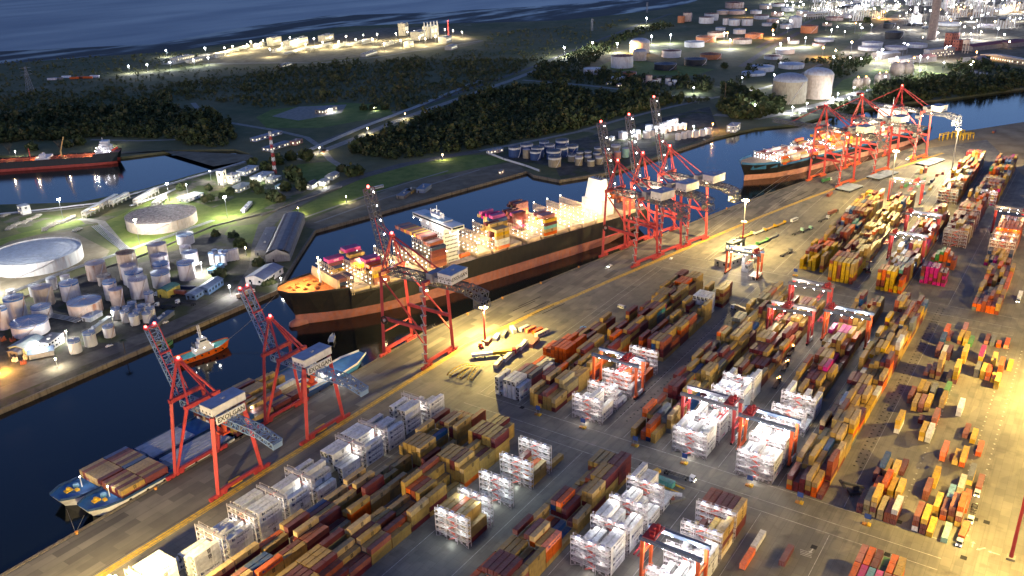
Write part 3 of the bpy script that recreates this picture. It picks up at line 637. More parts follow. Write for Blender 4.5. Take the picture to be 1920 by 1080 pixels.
for i, a in enumerate([(964.6, 275.5, 11.2, 296), (987, 270, 11.5, 291), (1008, 276, 12, 297), (1004, 283, 10.4, 301.5), (1020, 265, 9, 282), (1030, 271, 9, 290), (1038, 282, 13.5, 301), (1054, 262.5, 12.2, 283), (1053.6, 276, 10.4, 295), (1073, 273, 11, 291)]):
    tank(*a, 'b', 'd', f'blue tank with a white band, {nth(i)} from the left on the canal platform', 'cone', 'w', 'blue banded tanks', True)
for i, a in enumerate([(987, 280, 7, 298), (1040, 294, 12.2, 314.6), (1072, 290, 7.3, 304), (1085.5, 294, 7.3, 311), (1087.5, 284.5, 6.5, 298), (1102.6, 283, 6.5, 297), (1102.6, 291.6, 6.5, 305), (1108, 299, 6.8, 313), (1119, 286, 7, 300), (1124, 294, 7.3, 309), (1121, 276, 7, 290), (1139.6, 283, 8, 304), (1154, 272, 8.3, 288)]):
    tank(*a, 't', 'd' if i % 3 else 'm', f'small tan tank, {nth(i)} from the left in front of the blue tanks', 'cone', 'w' if i > 0 else None, 'tan tanks on the canal platform')
tank(1158, 284.6, 6.3, 299, 'p', 'm', 'pink painted tank at the end of the tan tanks'); tank(1173.4, 278, 6.3, 296, 'e', 'm', 'pale teal tank beside the pink tank')
SIL = [(1168, 248, 8.3, 261), (1194, 244, 7, 257), (1196, 250, 6, 262), (1212.5, 245.6, 7, 260), (1224, 243, 6, 256), (1217, 234, 7, 245), (1239, 231, 6, 243), (1249, 229, 6, 241), (1255, 226, 5, 238), (1262, 224, 5, 236), (1267, 222, 5, 234), (1245, 241, 6, 250), (1255, 237, 5.5, 247), (1265, 235, 5.5, 245), (1274, 233, 5.5, 243), (1283, 231, 5, 241), (1272, 251, 5.5, 263), (1283, 248, 5, 261), (1292, 246, 5.2, 259), (1304, 245, 6, 258), (1317, 243, 6, 256), (1328, 240, 6.5, 252), (1187, 255, 4, 262), (1230, 236, 5, 247)]
for i, a in enumerate(SIL): tank(*a, 's', 'g', f'silver tank, {nth(i)} from the left by the river bend', 'cone', None, 'silver tanks by the river bend')
# tank park and refinery tanks: survey in a 4.364 x view of the upper right
RT = [(222, 560, 73, 612, 'ww'), (465, 455, 90, 562, 'wr'), (610, 345, 82, 440, 'cgd'), (610, 420, 55, 500, 'cgd'), (868, 412, 77, 475, 'wr'), (820, 520, 92, 580, 'kd'), (1065, 480, 90, 540, 'kd'), (1190, 440, 85, 490, 'or'), (430, 630, 57, 672, 'ww'), (525, 590, 55, 640, 'or'), (1057, 340, 80, 390, 'wg'), (1150, 300, 80, 350, 'or'), (1235, 265, 70, 310, 'cr'), (1425, 240, 50, 280, 'wg'), (1270, 225, 40, 250, 'wg'), (1545, 275, 72, 320, 'or'), (1450, 320, 75, 362, 'cr'), (1155, 140, 60, 195, 'wr'), (1195, 110, 57, 170, 'wr'), (1315, 150, 25, 205, 'wr'), (1385, 160, 45, 212, 'ww'), (1490, 155, 45, 212, 'wr'), (1000, 105, 35, 178, 'rr'), (950, 130, 30, 188, 'or'), (1385, 20, 75, 70, 'rr'), (1605, 125, 60, 160, 'wr'), (1700, 150, 50, 200, 'rg'), (1885, 150, 50, 228, 'wwd'), (1400, 85, 70, 120, 'rg'), (1290, 85, 50, 120, 'cg'), (1560, 85, 45, 115, 'wg'), (1730, 100, 45, 135, 'rr'), (1700, 455, 70, 490, 'wr'), (1610, 540, 95, 592, 'wb'), (1540, 590, 95, 626, 'wb'), (1850, 520, 100, 568, 'wb'), (1800, 400, 75, 445, 'wg'), (1865, 330, 45, 362, 'cr'),
      (685, 615, 27, 690, 'rr'), (735, 650, 25, 690, 'wr'), (765, 640, 20, 680, 'wr'), (840, 640, 22, 690, 'wr'), (893, 655, 20, 698, 'ww'), (655, 645, 25, 680, 'rr'), (860, 670, 22, 700, 'wr'), (1000, 655, 25, 685, 'rr'), (1810, 200, 50, 235, 'wg'), (1650, 190, 40, 215, 'wg'), (1820, 60, 50, 95, 'wg'), (1640, 40, 50, 75, 'cg'), (1740, 30, 55, 55, 'wr')]
R8 = [(680, 345, 80, 390, 'wm'), (660, 382, 90, 418, 'wm'), (870, 380, 85, 412, 'wm'), (1040, 357, 82, 395, 'wm'), (820, 190, 45, 235, 'kd'), (860, 260, 70, 320, 'kd'), (165, 210, 68, 275, 'or'), (285, 318, 78, 345, 'wm'), (240, 355, 50, 378, 'rr'), (370, 140, 70, 170, 'rr'), (310, 190, 38, 215, 'cr'), (1310, 185, 85, 215, 'wg'), (1630, 205, 85, 228, 'wm'), (1510, 575, 32, 600, 'wd'), (1592, 590, 32, 615, 'wd'), (270, 70, 40, 105, 'wg'), (110, 90, 50, 140, 'cg'), (170, 100, 40, 140, 'rg'), (480, 120, 30, 150, 'wg'), (1150, 220, 60, 240, 'kd'), (1030, 190, 60, 215, 'kd'), (480, 40, 55, 70, 'kd'), (560, 30, 55, 55, 'kd'), (1780, 150, 60, 175, 'kd'), (1560, 70, 40, 100, 'wg'), (1000, 50, 22, 110, 'kd'), (1040, 50, 22, 110, 'wg'), (1080, 50, 22, 110, 'kd')]
K = 4.3636
allr = [(x/K+1060, y/K, r/K, yb/K, s) for x, y, r, yb, s in RT]+[(x/K+1480, y/K, r/K, yb/K, s) for x, y, r, yb, s in R8]
nm = dict(ww='plain white', wr='white, rust roofed', cg='cream', kd='black', **{'or': 'rust red'}, wg='white, grey roofed', cr='cream, rust roofed', rr='rust stained', rg='rusty, grey roofed', wb='low, blue roofed', wm='low, mauve roofed', wd='white, dark roofed')
allr.sort(key=lambda a: a[0]); cnt = {}
for x, y, r, yb, s in allr:
    k = s[:2]; i = cnt.get(k, 0); cnt[k] = i+1
    tank(x, y, r, yb, s[0], s[1], f'{nm[k]} refinery tank, {nth(i)} such from the left', 'dome' if len(s) > 2 else 'cone', None, 'refinery tanks', r > 8)
tank(1482, 150, 31, 196, 't', 'g', 'giant brownish gas tank with a domed roof', 'dome'); tank(1535.6, 138, 26, 187, 'c', 'w', 'giant cream gas tank with a domed roof', 'dome')
SPH = SHELLS['c']
for i, (x, y, r, yb) in enumerate([(880, 580, 58, 645), (965, 562, 53, 632), (735, 640, 37, 695), (790, 625, 35, 682), (560, 682, 40, 735), (625, 668, 36, 722)]):
    x = x/K+1480; y /= K; r /= K; yb /= K; c, R, h = place(x, y, r, yb)
    t = thing('gas_sphere', ['larger spherical gas tank, nearer of the big pair', 'larger spherical gas tank, farther of the big pair', 'small gas sphere, nearer of the middle pair', 'small gas sphere, farther of the middle pair', 'small gas sphere, nearest the giant cream tank', 'small gas sphere just right of the nearest one'][i], 'gas tank', (*c, 0), 0, 'spherical gas tanks')
    m = MB(SPH); m.ball((0, 0, R+2.5), R, 24, 14); m.build('vessel', t, True)
    for k in range(8): m = MB(SPH); m.tube((R*.95*cos(k*pi/4), R*.95*sin(k*pi/4), 0), (R*.95*cos(k*pi/4), R*.95*sin(k*pi/4), R+2.5), .4, .4, 6); m.build('leg', t)
    m = MB(STEEL); m.lathe((0, 0), [(R*.3, 2*R+2.3), (R*.3, 2*R+2.5)], 12); m.bar((R*1.1, 0, 0), (R*.25, 0, 2*R+2.4), .6, .2); m.build('walkway', t)
    m = MB(L_ORANGE); m.ball((0, 0, 2*R+3.2), .8, 6, 4); m.build('lamp', t)
# ================================================================== buildings
def house(name, label, cat, px, py, w, d, h, rz=0.0, wall='white_wall', wc=(.6, .6, .57), roof=(.3, .33, .36), pitch=0.0, win=0, lit=False, floors=1, vault=False, xy=None, group=None):
    x, y = xy or G(px, py)
    t = thing(name, label, cat, (x, y, 0), rz, group)
    m = MB(M('wall_%.2f_%.2f_%.2f' % wc, wc, .8, dirt=tuple(c*.5 for c in wc), damt=.25)); m.box(-w/2, -d/2, 0, w/2, d/2, h)
    if pitch: m.add([(-w/2, -d/2, h), (-w/2, d/2, h), (-w/2, 0, h+pitch), (w/2, -d/2, h), (w/2, d/2, h), (w/2, 0, h+pitch)], [(0, 2, 1), (3, 4, 5)])
    m.build('wall', t)
    m = MB(M('roof_%.2f_%.2f_%.2f' % roof, roof, .6, dirt=tuple(c*.5 for c in roof), damt=.25))
    if vault:
        q = 8
        for i in range(q):
            a, b = pi*i/q, pi*(i+1)/q; ya, za, yb_, zb = -d/2*cos(a)*1.03, h+.05+pitch*sin(a), -d/2*cos(b)*1.03, h+.05+pitch*sin(b)
            m.add([(-w/2, ya, za), (w/2, ya, za), (w/2, yb_, zb), (-w/2, yb_, zb)], [(0, 1, 2, 3)])
        for i in range(int(w/3)): 
            for s in (-.28, .28): m.box(-w/2+i*3+.3, d*s-d*.055, h+pitch*.8, -w/2+i*3+1.7, d*s+d*.055, h+pitch*.93)
    elif pitch:
        o = .6
        for s in (-1, 1): m.hexa([(-w/2-o, s*(d/2+o), h-.12), (w/2+o, s*(d/2+o), h-.12), (w/2+o, 0, h+pitch+.1), (-w/2-o, 0, h+pitch+.1), (-w/2-o, s*(d/2+o), h+.12), (w/2+o, s*(d/2+o), h+.12), (w/2+o, 0, h+pitch+.34), (-w/2-o, 0, h+pitch+.34)])
    else: m.box(-w/2-.3, -d/2-.3, h+.01, w/2+.3, d/2+.3, h+.35)
    rf = m.build('roof', t)
    if not pitch and w > 8:
        m = MB(STEEL); m.box(-w*.2, -d*.2, h+.36, -w*.2+1.8, -d*.2+1.4, h+1.5); m.box(w*.15, d*.1, h+.36, w*.15+1.2, d*.1+1.2, h+1.2); m.build('roof_unit', rf)
    fh = h/floors
    if win:
        nn = max(2, int(w/win))
        for fl in range(floors):
            for side, L, ax in ((-1, w, 0), (1, w, 0), (-1, d, 1)):
                k = max(1, int(L/win))
                for i in range(k):
                    c = -L/2+L*(i+.5)/k; ww = min(1.0, L/k*.3); z0, z1 = fl*fh+fh*.38, fl*fh+fh*.75
                    wn = MB(WIN if lit and (i*7+fl*3) % 5 < 3 else GLASS)
                    if ax == 0: wn.box(c-ww, side*(d/2)-.06, z0, c+ww, side*(d/2)+.06, z1)
                    else: wn.box(side*(w/2)-.06, c-ww, z0, side*(w/2)+.06, c+ww, z1)
                    if len(t.children) < 60: wn.build('window', t)
    m = MB(DARK); m.box(-w/2-.05, d*.15, 0, -w/2+.05, d*.15+1.4, min(2.4, h*.8)); m.build('door', t)
    return t
WA = pxs((513, 492), (545, 418)); wr = atan2(WA[1][1]-WA[0][1], WA[1][0]-WA[0][0])
house('warehouse', 'long dark vaulted warehouse with rows of roof lights', 'warehouse', 0, 0, hypot(WA[1][0]-WA[0][0], WA[1][1]-WA[0][1]), 19, 6, wr, wc=(.3, .29, .27), roof=(.16, .15, .16), pitch=4.5, vault=True, xy=((WA[0][0]+WA[1][0])/2+3, (WA[0][1]+WA[1][1])/2-2))
house('warehouse', 'low open shed leaning on the dark vaulted warehouse', 'warehouse', 0, 0, 62, 9, 4, wr, wc=(.22, .21, .2), roof=(.17, .16, .17), xy=((WA[0][0]+WA[1][0])/2-10, (WA[0][1]+WA[1][1])/2-1+10))
house('warehouse', 'white gabled warehouse with a blue grey roof on the far quay', 'warehouse', 497, 522, 27, 16, 5, .30, wc=(.6, .56, .54), roof=(.2, .23, .32), pitch=2.5, win=8)
house('office', 'blue roofed office with a green lit sign by the far quay', 'office', 396, 543, 20, 9, 5, .35, wc=(.08, .14, .26), roof=(.13, .18, .28), pitch=1.5, win=4)
house('office', 'smaller blue roofed office in front of the green sign', 'office', 368, 556, 13, 8, 4, .35, wc=(.09, .14, .24), roof=(.12, .17, .28), pitch=1.2, win=4)
house('shed', 'blue roofed open shed below the slim silos', 'shed', 406, 508, 15, 5, 3.5, .3, wc=(.2, .3, .42), roof=(.12, .3, .45))
house('shed', 'green canopy over a brightly lit loading bay', 'shed', 318, 552, 14, 9, 5.5, .25, wc=(.6, .5, .1), roof=(.12, .26, .17), vault=True, pitch=1.5)
house('office', 'white flat office with dark windows beside the three tanks', 'office', 97, 650, 15, 8, 6, .42, wc=(.66, .66, .64), roof=(.2, .2, .22), win=3, floors=2)
house('shed', 'ribbed pale roof shed behind the flat white office', 'shed', 52, 652, 17, 12, 4, .35, wc=(.5, .55, .3), roof=(.34, .4, .4), pitch=1.4)
house('shed', 'low white wall building lit green along the three tanks', 'shed', 185, 620, 28, 3, 4, .45, wc=(.7, .72, .62), roof=(.55, .58, .52))
house('shed', 'blue grey lean-to roof beside the orange lit yard', 'shed', 79, 666, 14, 8, 3.5, -.5, wc=(.3, .32, .34), roof=(.12, .17, .26), pitch=.8)
house('shed', 'small slate roof shed over stacked drums', 'shed', 37, 662, 11, 7, 3.5, .4, wc=(.2, .18, .16), roof=(.13, .14, .19), pitch=.8)
house('shed', 'flat grey shed near the small tank cluster', 'shed', 174, 597, 12, 7, 3, .3, wc=(.3, .3, .32), roof=(.36, .4, .5))
house('shed', 'dark shed roof along the quay between the tanks and cluster', 'shed', 305, 602, 22, 5, 3, .4, wc=(.1, .11, .13), roof=(.06, .09, .16))
PX1 = [('white flat building beside the basin floodlights', 358, 373, 24, 12, 3.5, .2, (.7, .7, .68), (.6, .62, .62)), ('white cottage with a dark roof behind the trees', 584, 352, 16, 9, 5, .35, (.66, .64, .6), (.06, .06, .08)), ('white cottage with a porch lamp beside the dark roofed one', 606, 346, 14, 9, 4, .35, (.6, .6, .56), (.4, .4, .38)), ('long pale cottage at the end of the row', 623, 334, 17, 9, 4, .35, (.6, .6, .55), (.36, .35, .33)),
       ('white flat laboratory behind the pilot plant', 465, 324, 26, 12, 5, .3, (.62, .63, .62), (.5, .53, .55)), ('pale flat office at the pilot plant yard', 492, 334, 26, 14, 4, .3, (.6, .6, .56), (.44, .46, .48)), ('low white annex near the striped mast', 513, 340, 18, 9, 4, .3, (.62, .6, .5), (.5, .5, .45)), ('open grey shed with parked red car', 452, 355, 24, 13, 4, .25, (.34, .37, .36), (.3, .34, .34)),
       ('white process building of the pilot plant', 437, 342, 14, 10, 9, .25, (.66, .65, .62), (.5, .5, .48)), ('white stair tower beside the process building', 418, 346, 7, 7, 15, .25, (.64, .63, .6), (.5, .5, .5)), ('teal canopy in front of the trees', 528, 352, 12, 8, 3, .3, (.3, .42, .42), (.3, .45, .48)), ('white portal hut on the basin pipe walkway', 47, 400, 8, 10, 8, -.1, (.6, .6, .56), (.6, .6, .56)),
       ('roadside cabin beside the round trees', 650, 318, 12, 6, 3, .5, (.6, .6, .6), (.28, .33, .4)), ('grey roofed pump house by the striped mast', 520, 277, 40, 12, 4, .1, (.3, .3, .32), (.17, .18, .22)), ('reddish toll house on the lane bridge', 556, 270, 16, 9, 5, .3, (.4, .2, .16), (.32, .18, .14)), ('long low hall on the canal wall road', 500, 258, 50, 9, 4, .1, (.34, .36, .42), (.22, .24, .3)),
       ('open roof shelter over the floodlit court', 612, 210, 34, 16, 6, .2, (.28, .25, .2), (.17, .17, .2)), ('white river office block with rows of windows', 1375, 245, 24, 11, 8, .1, (.66, .63, .6), (.5, .45, .42)), ('small grey guard hut under the tank park lamps', 1018, 148, 10, 6, 5, .2, (.35, .37, .4), (.3, .33, .37)), ('red brick block near the white tanks', 1162, 162, 14, 7, 4, .2, (.4, .2, .16), (.3, .26, .26)), ('white shed by the tank park road', 1142, 158, 12, 7, 3, .2, (.6, .6, .6), (.5, .52, .54)),
       ('pale hut on the canal platform wall', 929, 286, 20, 5, 3.5, -.3, (.62, .52, .48), (.5, .44, .4)), ('white block behind the tan tanks', 1146, 263, 9, 5, 4, .1, (.66, .66, .64), (.55, .56, .56)), ('small pink hut at the siding end', 940, 325, 8, 3, 3, .2, (.5, .36, .3), (.34, .26, .22))]
for l, px, py, w_, d_, h_, rz, wc, rc in PX1: house('building', l, 'building', px, py, w_, d_, h_, rz, wc=wc, roof=rc, win=5 if h_ < 9 else 4, lit=True, floors=2 if h_ > 7 else 1, pitch=1.5 if 'cottage' in l else 0)
house('building', 'long low dark building with lit window rows near the spheres', 'building', 1760, 105, 70, 14, 14, -.5, wc=(.22, .2, .2), roof=(.2, .2, .24), win=5, lit=True, floors=3)
house('building', 'red brick tower block behind the long lit building', 'building', 1783, 86, 24, 16, 26, -.5, wc=(.42, .14, .09), roof=(.3, .1, .07), win=6, floors=4)
house('building', 'second red brick block touching the tower block', 'building', 1795, 94, 16, 14, 20, -.5, wc=(.4, .13, .09), roof=(.3, .1, .07), win=6, floors=3)
for i in range(7): house('warehouse', f'saw-tooth hall with lit front, {nth(i)} bay from the brick tower', 'warehouse', 1870+i*9, 112+i*1.6, 13, 60, 7, -.5, wc=(.45, .36, .24), roof=(.5, .47, .42), pitch=2.5, lit=True, win=5, group='saw-tooth hall bays')
for i, (px, py, w_, c) in enumerate([(1840, 92, 90, (.22, .05, .05)), (1870, 88, 110, (.18, .05, .05)), (1905, 86, 90, (.25, .06, .06)), (1690, 118, 40, (.2, .2, .22)), (1730, 115, 40, (.25, .12, .1)), (1830, 118, 40, (.1, .12, .18)), (1660, 108, 50, (.3, .3, .32))]):
    house('warehouse', ['wide dark red shed roof', 'widest dark red shed roof', 'dark red shed by the photo edge', 'grey shed above the spheres', 'brownish shed right of the grey one', 'navy shed below the red roofs', 'pale shed left of the sphere lawn'][i]+' in the refinery', 'warehouse', px, py, w_, 26, 9, -.5, wc=(.25, .22, .2), roof=c, pitch=3)
# tall chimneys, masts, pylons
def stack(px, py, h, r0, r1, col, label, bands=None, light=None, name='chimney'):
    x, y = G(px, py); t = thing(name, label, name.replace('_', ' '), (x, y, 0))
    m = MB(col); m.lathe((0, 0), [(r0, 0), (r1, h)], 16); m.build('shaft', t)
    if bands:
        for k in range(0, bands, 2):
            m = MB(WHITE); ra = r0+(r1-r0)*k/bands; rb = r0+(r1-r0)*(k+1)/bands; m.lathe((0, 0), [(ra+.03, h*k/bands), (rb+.03, h*(k+1)/bands)], 12, False, False); m.build('white_band', t)
    if light: m = MB(light); m.ball((0, 0, h+.8), max(.9, r1*.6), 8, 5); m.build('beacon', t)
    return t
CONCR = M('chimney_concrete', (.3, .24, .2), .85, dirt=(.14, .11, .1))
stack(1746, 74, 150, 9.5, 8.5, CONCR, 'massive round concrete chimney of the refinery')
stack(841, 66, 34, 2.2, 2, RED, 'slim chimney with a red beacon at the bright gas plant', light=L_RED)
def lattice(px, py, h, w0, w1, label, red=True, arms=False):
    x, y = G(px, py); t = thing('lattice_mast' if not arms else 'power_pylon', label, 'mast' if not arms else 'pylon', (x, y, 0))
    N = 10
    for k in range(N):
        m = MB(RED if (k % 2 == 0 and red) else WHITE if red else STEEL)
        wa, wb = w0+(w1-w0)*k/N, w0+(w1-w0)*(k+1)/N; za, zb = h*k/N, h*(k+1)/N
        cs = ((-1, -1), (1, -1), (1, 1), (-1, 1))
        for i in range(4):
            a, b = cs[i], cs[(i+1) % 4]
            m.bar((a[0]*wa/2, a[1]*wa/2, za), (a[0]*wb/2, a[1]*wb/2, zb), .32); m.bar((a[0]*wa/2, a[1]*wa/2, za), (b[0]*wb/2, b[1]*wb/2, zb), .16); m.bar((b[0]*wa/2, b[1]*wa/2, za), (a[0]*wb/2, a[1]*wb/2, zb), .16)
        m.build('lattice_section', t)
    if arms:
        m = MB(STEEL)
        for z in (.72, .84, .96): m.bar((-w0*.9, 0, h*z), (w0*.9, 0, h*z), .4)
        m.build('cross_arm', t)
    return t
lattice(516, 326, 47, 2.4, 1.6, 'tall red and white striped lattice mast'); lattice(58, 176, 46, 11, 1.6, 'steel power pylon standing in the scrubland', False, True)
lattice(1110, 58, 30, 4, 3, 'distant twin-leg power pylon near the mudflats', False, True); lattice(1213, 24, 30, 4, 3, 'most distant power pylon on the mudflat edge', False, True)
stack(1358, 200, 34, .8, .5, BARK, 'bare brown mast by the river road', name='mast')
stack(1340, 172, 3, .8, .5, BARK, 'short brown post on the tank park road', name='post')
# water tower and flare frames
x, y = G(1809, 100); t = thing('water_tower', 'water tower on four legs beside the red brick tower', 'water tower', (x, y, 0))
m = MB(SHELLS['c']); m.lathe((0, 0), [(6, 18), (6.5, 26), (.2, 29)], 16); m.build('tank', t)
for k in range(4): m = MB(SHELLS['c']); m.bar((5*cos(k*pi/2), 5*sin(k*pi/2), 0), (5*cos(k*pi/2), 5*sin(k*pi/2), 18), .9); m.build('leg', t)
m = MB(SHELLS['c']); [m.bar((5*cos(k*pi/2), 5*sin(k*pi/2), z), (5*cos((k+1)*pi/2), 5*sin((k+1)*pi/2), z), .5) for k in range(4) for z in (6, 12)]; m.build('bracing', t)
# ------------------------------------------------------------------ bright gas plant on the shore
def unit(name, label, px, py, w_, d_, h_, kind, rz=.32):
    x, y = G(px, py); t = thing(name, label, 'industrial plant', (x, y, 0), rz)
    st = MB(M('plant_steel', (.5, .46, .36), .6))
    if kind == 'rack':
        n = max(2, int(w_/7))
        for i in range(n+1):
            X = -w_/2+w_*i/n
            for Y in (-d_/2, d_/2): st.bar((X, Y, 0), (X, Y, h_), .6)
            for z in (h_*.5, h_*.97): st.bar((X, -d_/2, z), (X, d_/2, z), .5)
        for z in (h_*.5, h_*.97):
            for Y in (-d_/2, d_/2): st.bar((-w_/2, Y, z), (w_/2, Y, z), .5)
        st.build('frame', t)
        m = MB(M('pipe_lagging', (.6, .58, .52), .4, .3))
        for k in range(5): m.tube((-w_/2, -d_/2+d_*(k+.5)/5, h_*.5+.7), (w_/2, -d_/2+d_*(k+.5)/5, h_*.5+.7), .45, .45, 6); m.tube((-w_/2, -d_/2+d_*(k+.5)/5, h_+.4), (w_/2, -d_/2+d_*(k+.5)/5, h_+.4), .5, .5, 6)
        m.build('pipe_run', t)
    elif kind == 'hall':
        st.box(-w_/2, -d_/2, 0, w_/2, d_/2, h_); st.build('wall', t); m = MB(M('plant_roof', (.34, .35, .36), .6))
        m.box(-w_/2-.3, -d_/2-.3, h_+.01, w_/2+.3, d_/2+.3, h_+.5); rf = m.build('roof', t)
        m = MB(STEEL)
        for k in range(int(w_/9)): m.box(-w_/2+2+k*9, -2, h_+.5, -w_/2+6+k*9, 2, h_+2.2)
        m.build('ventilator', rf)
        m = MB(WIN)
        for k in range(int(w_/6)): m.box(-w_/2+2+k*6, -d_/2-.07, h_*.4, -w_/2+4.5+k*6, -d_/2-.01, h_*.7)
        m.build('window', t)
    else:
        for k in range(max(1, int(w_/8))):
            X = -w_/2+4+k*8; q = MB(M('vessel_white', (.64, .63, .58), .45)); hh = h_*(.6+.4*((k*37) % 10)/10); q.lathe((X, 0), [(1.8, 0), (1.8, hh), (1.2, hh+.8), (.1, hh+1.1)], 12); q.build('vessel', t)
        st.box(-w_/2, -d_/2, 0, w_/2, d_/2, .4); 
        for z in (h_*.35, h_*.7):
            for Y in (-d_/2, d_/2): st.bar((-w_/2, Y, z), (w_/2, Y, z), .4)
        for k in range(int(w_/8)+1):
            for Y in (-d_/2, d_/2): st.bar((-w_/2+k*8, Y, 0), (-w_/2+k*8, Y, h_*.8), .4)
        st.build('frame', t)
    return t
GP = [('rack', 425, 102, 90, 10, 7, 'left most yellow pipe rack of the gas plant'), ('rack', 448, 96, 80, 9, 8, 'second yellow pipe rack of the gas plant'), ('unit', 415, 106, 50, 12, 8, 'low pump unit at the plant entrance'), ('unit', 485, 90, 46, 14, 14, 'tall vessel unit left of the control hall'), ('hall', 515, 84, 40, 18, 18, 'square pale control hall of the gas plant'), ('hall', 555, 86, 90, 18, 16, 'long compressor hall with lit windows'), ('unit', 530, 94, 90, 12, 8, 'row of pumps before the compressor hall'), ('rack', 560, 98, 120, 10, 6, 'long front pipe rack of the gas plant'), ('rack', 600, 92, 110, 10, 8, 'middle pipe rack of the gas plant'), ('hall', 612, 76, 46, 20, 14, 'round shouldered hall beside the flare'), ('unit', 640, 88, 90, 14, 10, 'vessel row in the middle of the plant'), ('rack', 670, 84, 120, 10, 7, 'right pipe rack along the plant road'), ('unit', 690, 80, 70, 14, 9, 'vessel row near the tall boiler house'), ('hall', 757, 66, 24, 18, 30, 'tall white boiler house'), ('hall', 785, 74, 46, 24, 20, 'grey turbine hall with stepped roof'), ('hall', 808, 68, 56, 22, 26, 'large turbine hall with five flues'), ('hall', 835, 80, 40, 20, 14, 'brown brick hall at the right end of plant'), ('hall', 846, 92, 40, 16, 8, 'low pale workshop at the plant gate'), ('hall', 767, 88, 26, 14, 12, 'small stair-gabled block before the turbine hall'), ('hall', 692, 104, 60, 12, 7, 'long grey roofed shed below the plant road'), ('unit', 730, 84, 60, 14, 9, 'vessel row left of the boiler house'), ('unit', 330, 117, 60, 30, 6, 'equipment yard under the bluish floodlights'), ('hall', 342, 112, 60, 20, 7, 'grey workshop in the bluish lit yard'), ('hall', 365, 116, 40, 16, 6, 'second workshop in the bluish lit yard'), ('hall', 535, 124, 40, 10, 4, 'low gate house on the plant road')]
for k, px, py, w_, d_, h_, l in GP: unit({'rack': 'pipe_rack', 'hall': 'plant_hall', 'unit': 'process_unit'}[k], l, px, py, w_, d_, h_, k)
for i in range(5): stack(797+i*6, 74-i*.9, 40, 1.6, 1.4, SHELLS['w'], f'white flue pipe, {nth(i)} from the left on the turbine hall', name='flue')
# far refinery: columns, racks and blocks
rr = random.Random(5); _us = sorted(rr.uniform(1530, 1925) for _ in range(46))
for i in range(46):
    px = _us[i]; py = rr.uniform(-6, 26) if i % 4 else rr.uniform(26, 55)
    k = rr.choice(['rack', 'unit', 'unit', 'hall'])
    unit('refinery_unit', f'refinery process unit, {nth(i)} from the left on the lit skyline', px, py, rr.uniform(40, 90), rr.uniform(14, 24), rr.uniform(12, 38) if k != 'hall' else rr.uniform(8, 16), k, rr.uniform(-.8, -.3))
cx = [rr.uniform(1600, 1920) for _ in range(30)]; cx.sort()
for i, px in enumerate(cx): stack(px, rr.uniform(-4, 22), rr.uniform(28, 75), 2.6, 2.2, SHELLS['s' if i % 3 else 'w'], f'refinery column tower, {nth(i)} from the left on the skyline', name='column_tower')
# ================================================================== containers
NAVYT = M('logo_navy', (.015, .03, .12), .6, var=.0); DARKT = M('logo_dark', (.03, .025, .02), .6, var=0.0); WHT = M('logo_white', (.7, .7, .7), .6, var=0.0); MAGT = M('logo_magenta', (.5, .02, .16), .6, var=0.0)
def add_box(m, L, col, detail=2, logo=None, H=2.6, W=2.42):
    "one container, base centre at the builder's origin, long axis x"
    m.use(paint(col)); a, b = L/2, W/2
    m.box(-a+.06, -b+.05, .12, a-.06, b-.05, H-.05)
    if detail > 0:
        for sx in (-1, 1):
            for sy in (-1, 1): m.box(sx*a-.09*(sx+1), sy*b-.09*(sy+1), 0, sx*a-.09*(sx-1), sy*b-.09*(sy-1), H)
        for sy in (-1, 1):
            m.box(-a+.18, sy*b-.05*(sy+1), .02, a-.18, sy*b-.05*(sy-1), .2); m.box(-a+.18, sy*b-.05*(sy+1), H-.13, a-.18, sy*b-.05*(sy-1), H-.02)
    if detail > 1:
        n = int(L/.62)
        for i in range(n):
            x = -a+.3+i*(L-.6)/n
            for sy in (-1, 1): m.box(x, sy*b-.045 if sy > 0 else -b+.012, .22, x+.27, sy*b-.012 if sy > 0 else -b+.045, H-.15)
            if i % 2: m.box(x, -b+.12, H-.06, x+.3, b-.12, H-.02)
    if logo and detail:
        for face, s in (('-y', -1), ('+y', 1)):
            y = s*(b+.012)
            if logo == 'msc':
                m.use(DARKT); letters(m, 'm', 2.1, (1.0*-s, y, H*.7), face); letters(m, 'sc', 1.9, (1.0*-s, y, H*.34), face)
            elif logo == 'hapag':
                m.use(NAVYT); letters(m, 'Hapag-Lloyd', 1.35, (1.3*-s, y, H*.52), face)
                c = -3.6*-s
                m.add([(c-.75, y, H*.3), (c+.15, y, H*.3), (c+.15, y, H*.75), (c-.75, y, H*.75)], [(0, 1, 2, 3)]); m.add([(c+.3, y, H*.3), (c+.75, y, H*.3), (c+.95, y, H*.72), (c+.3, y, H*.55)], [(0, 1, 2, 3)])
            elif logo == 'one': m.use(WHT if col == 'magenta' else MAGT); letters(m, 'ONE', 1.9, (0, y, H*.5), face)
            elif logo == 'maersk': m.use(NAVYT); letters(m, 'M A E R S K', 1.0, (.4, y, H*.55), face)
            elif logo == 'dal': m.use(DARKT); letters(m, 'DAL', 1.7, (1.2, y, H*.5), face)
    return m
CM = {}
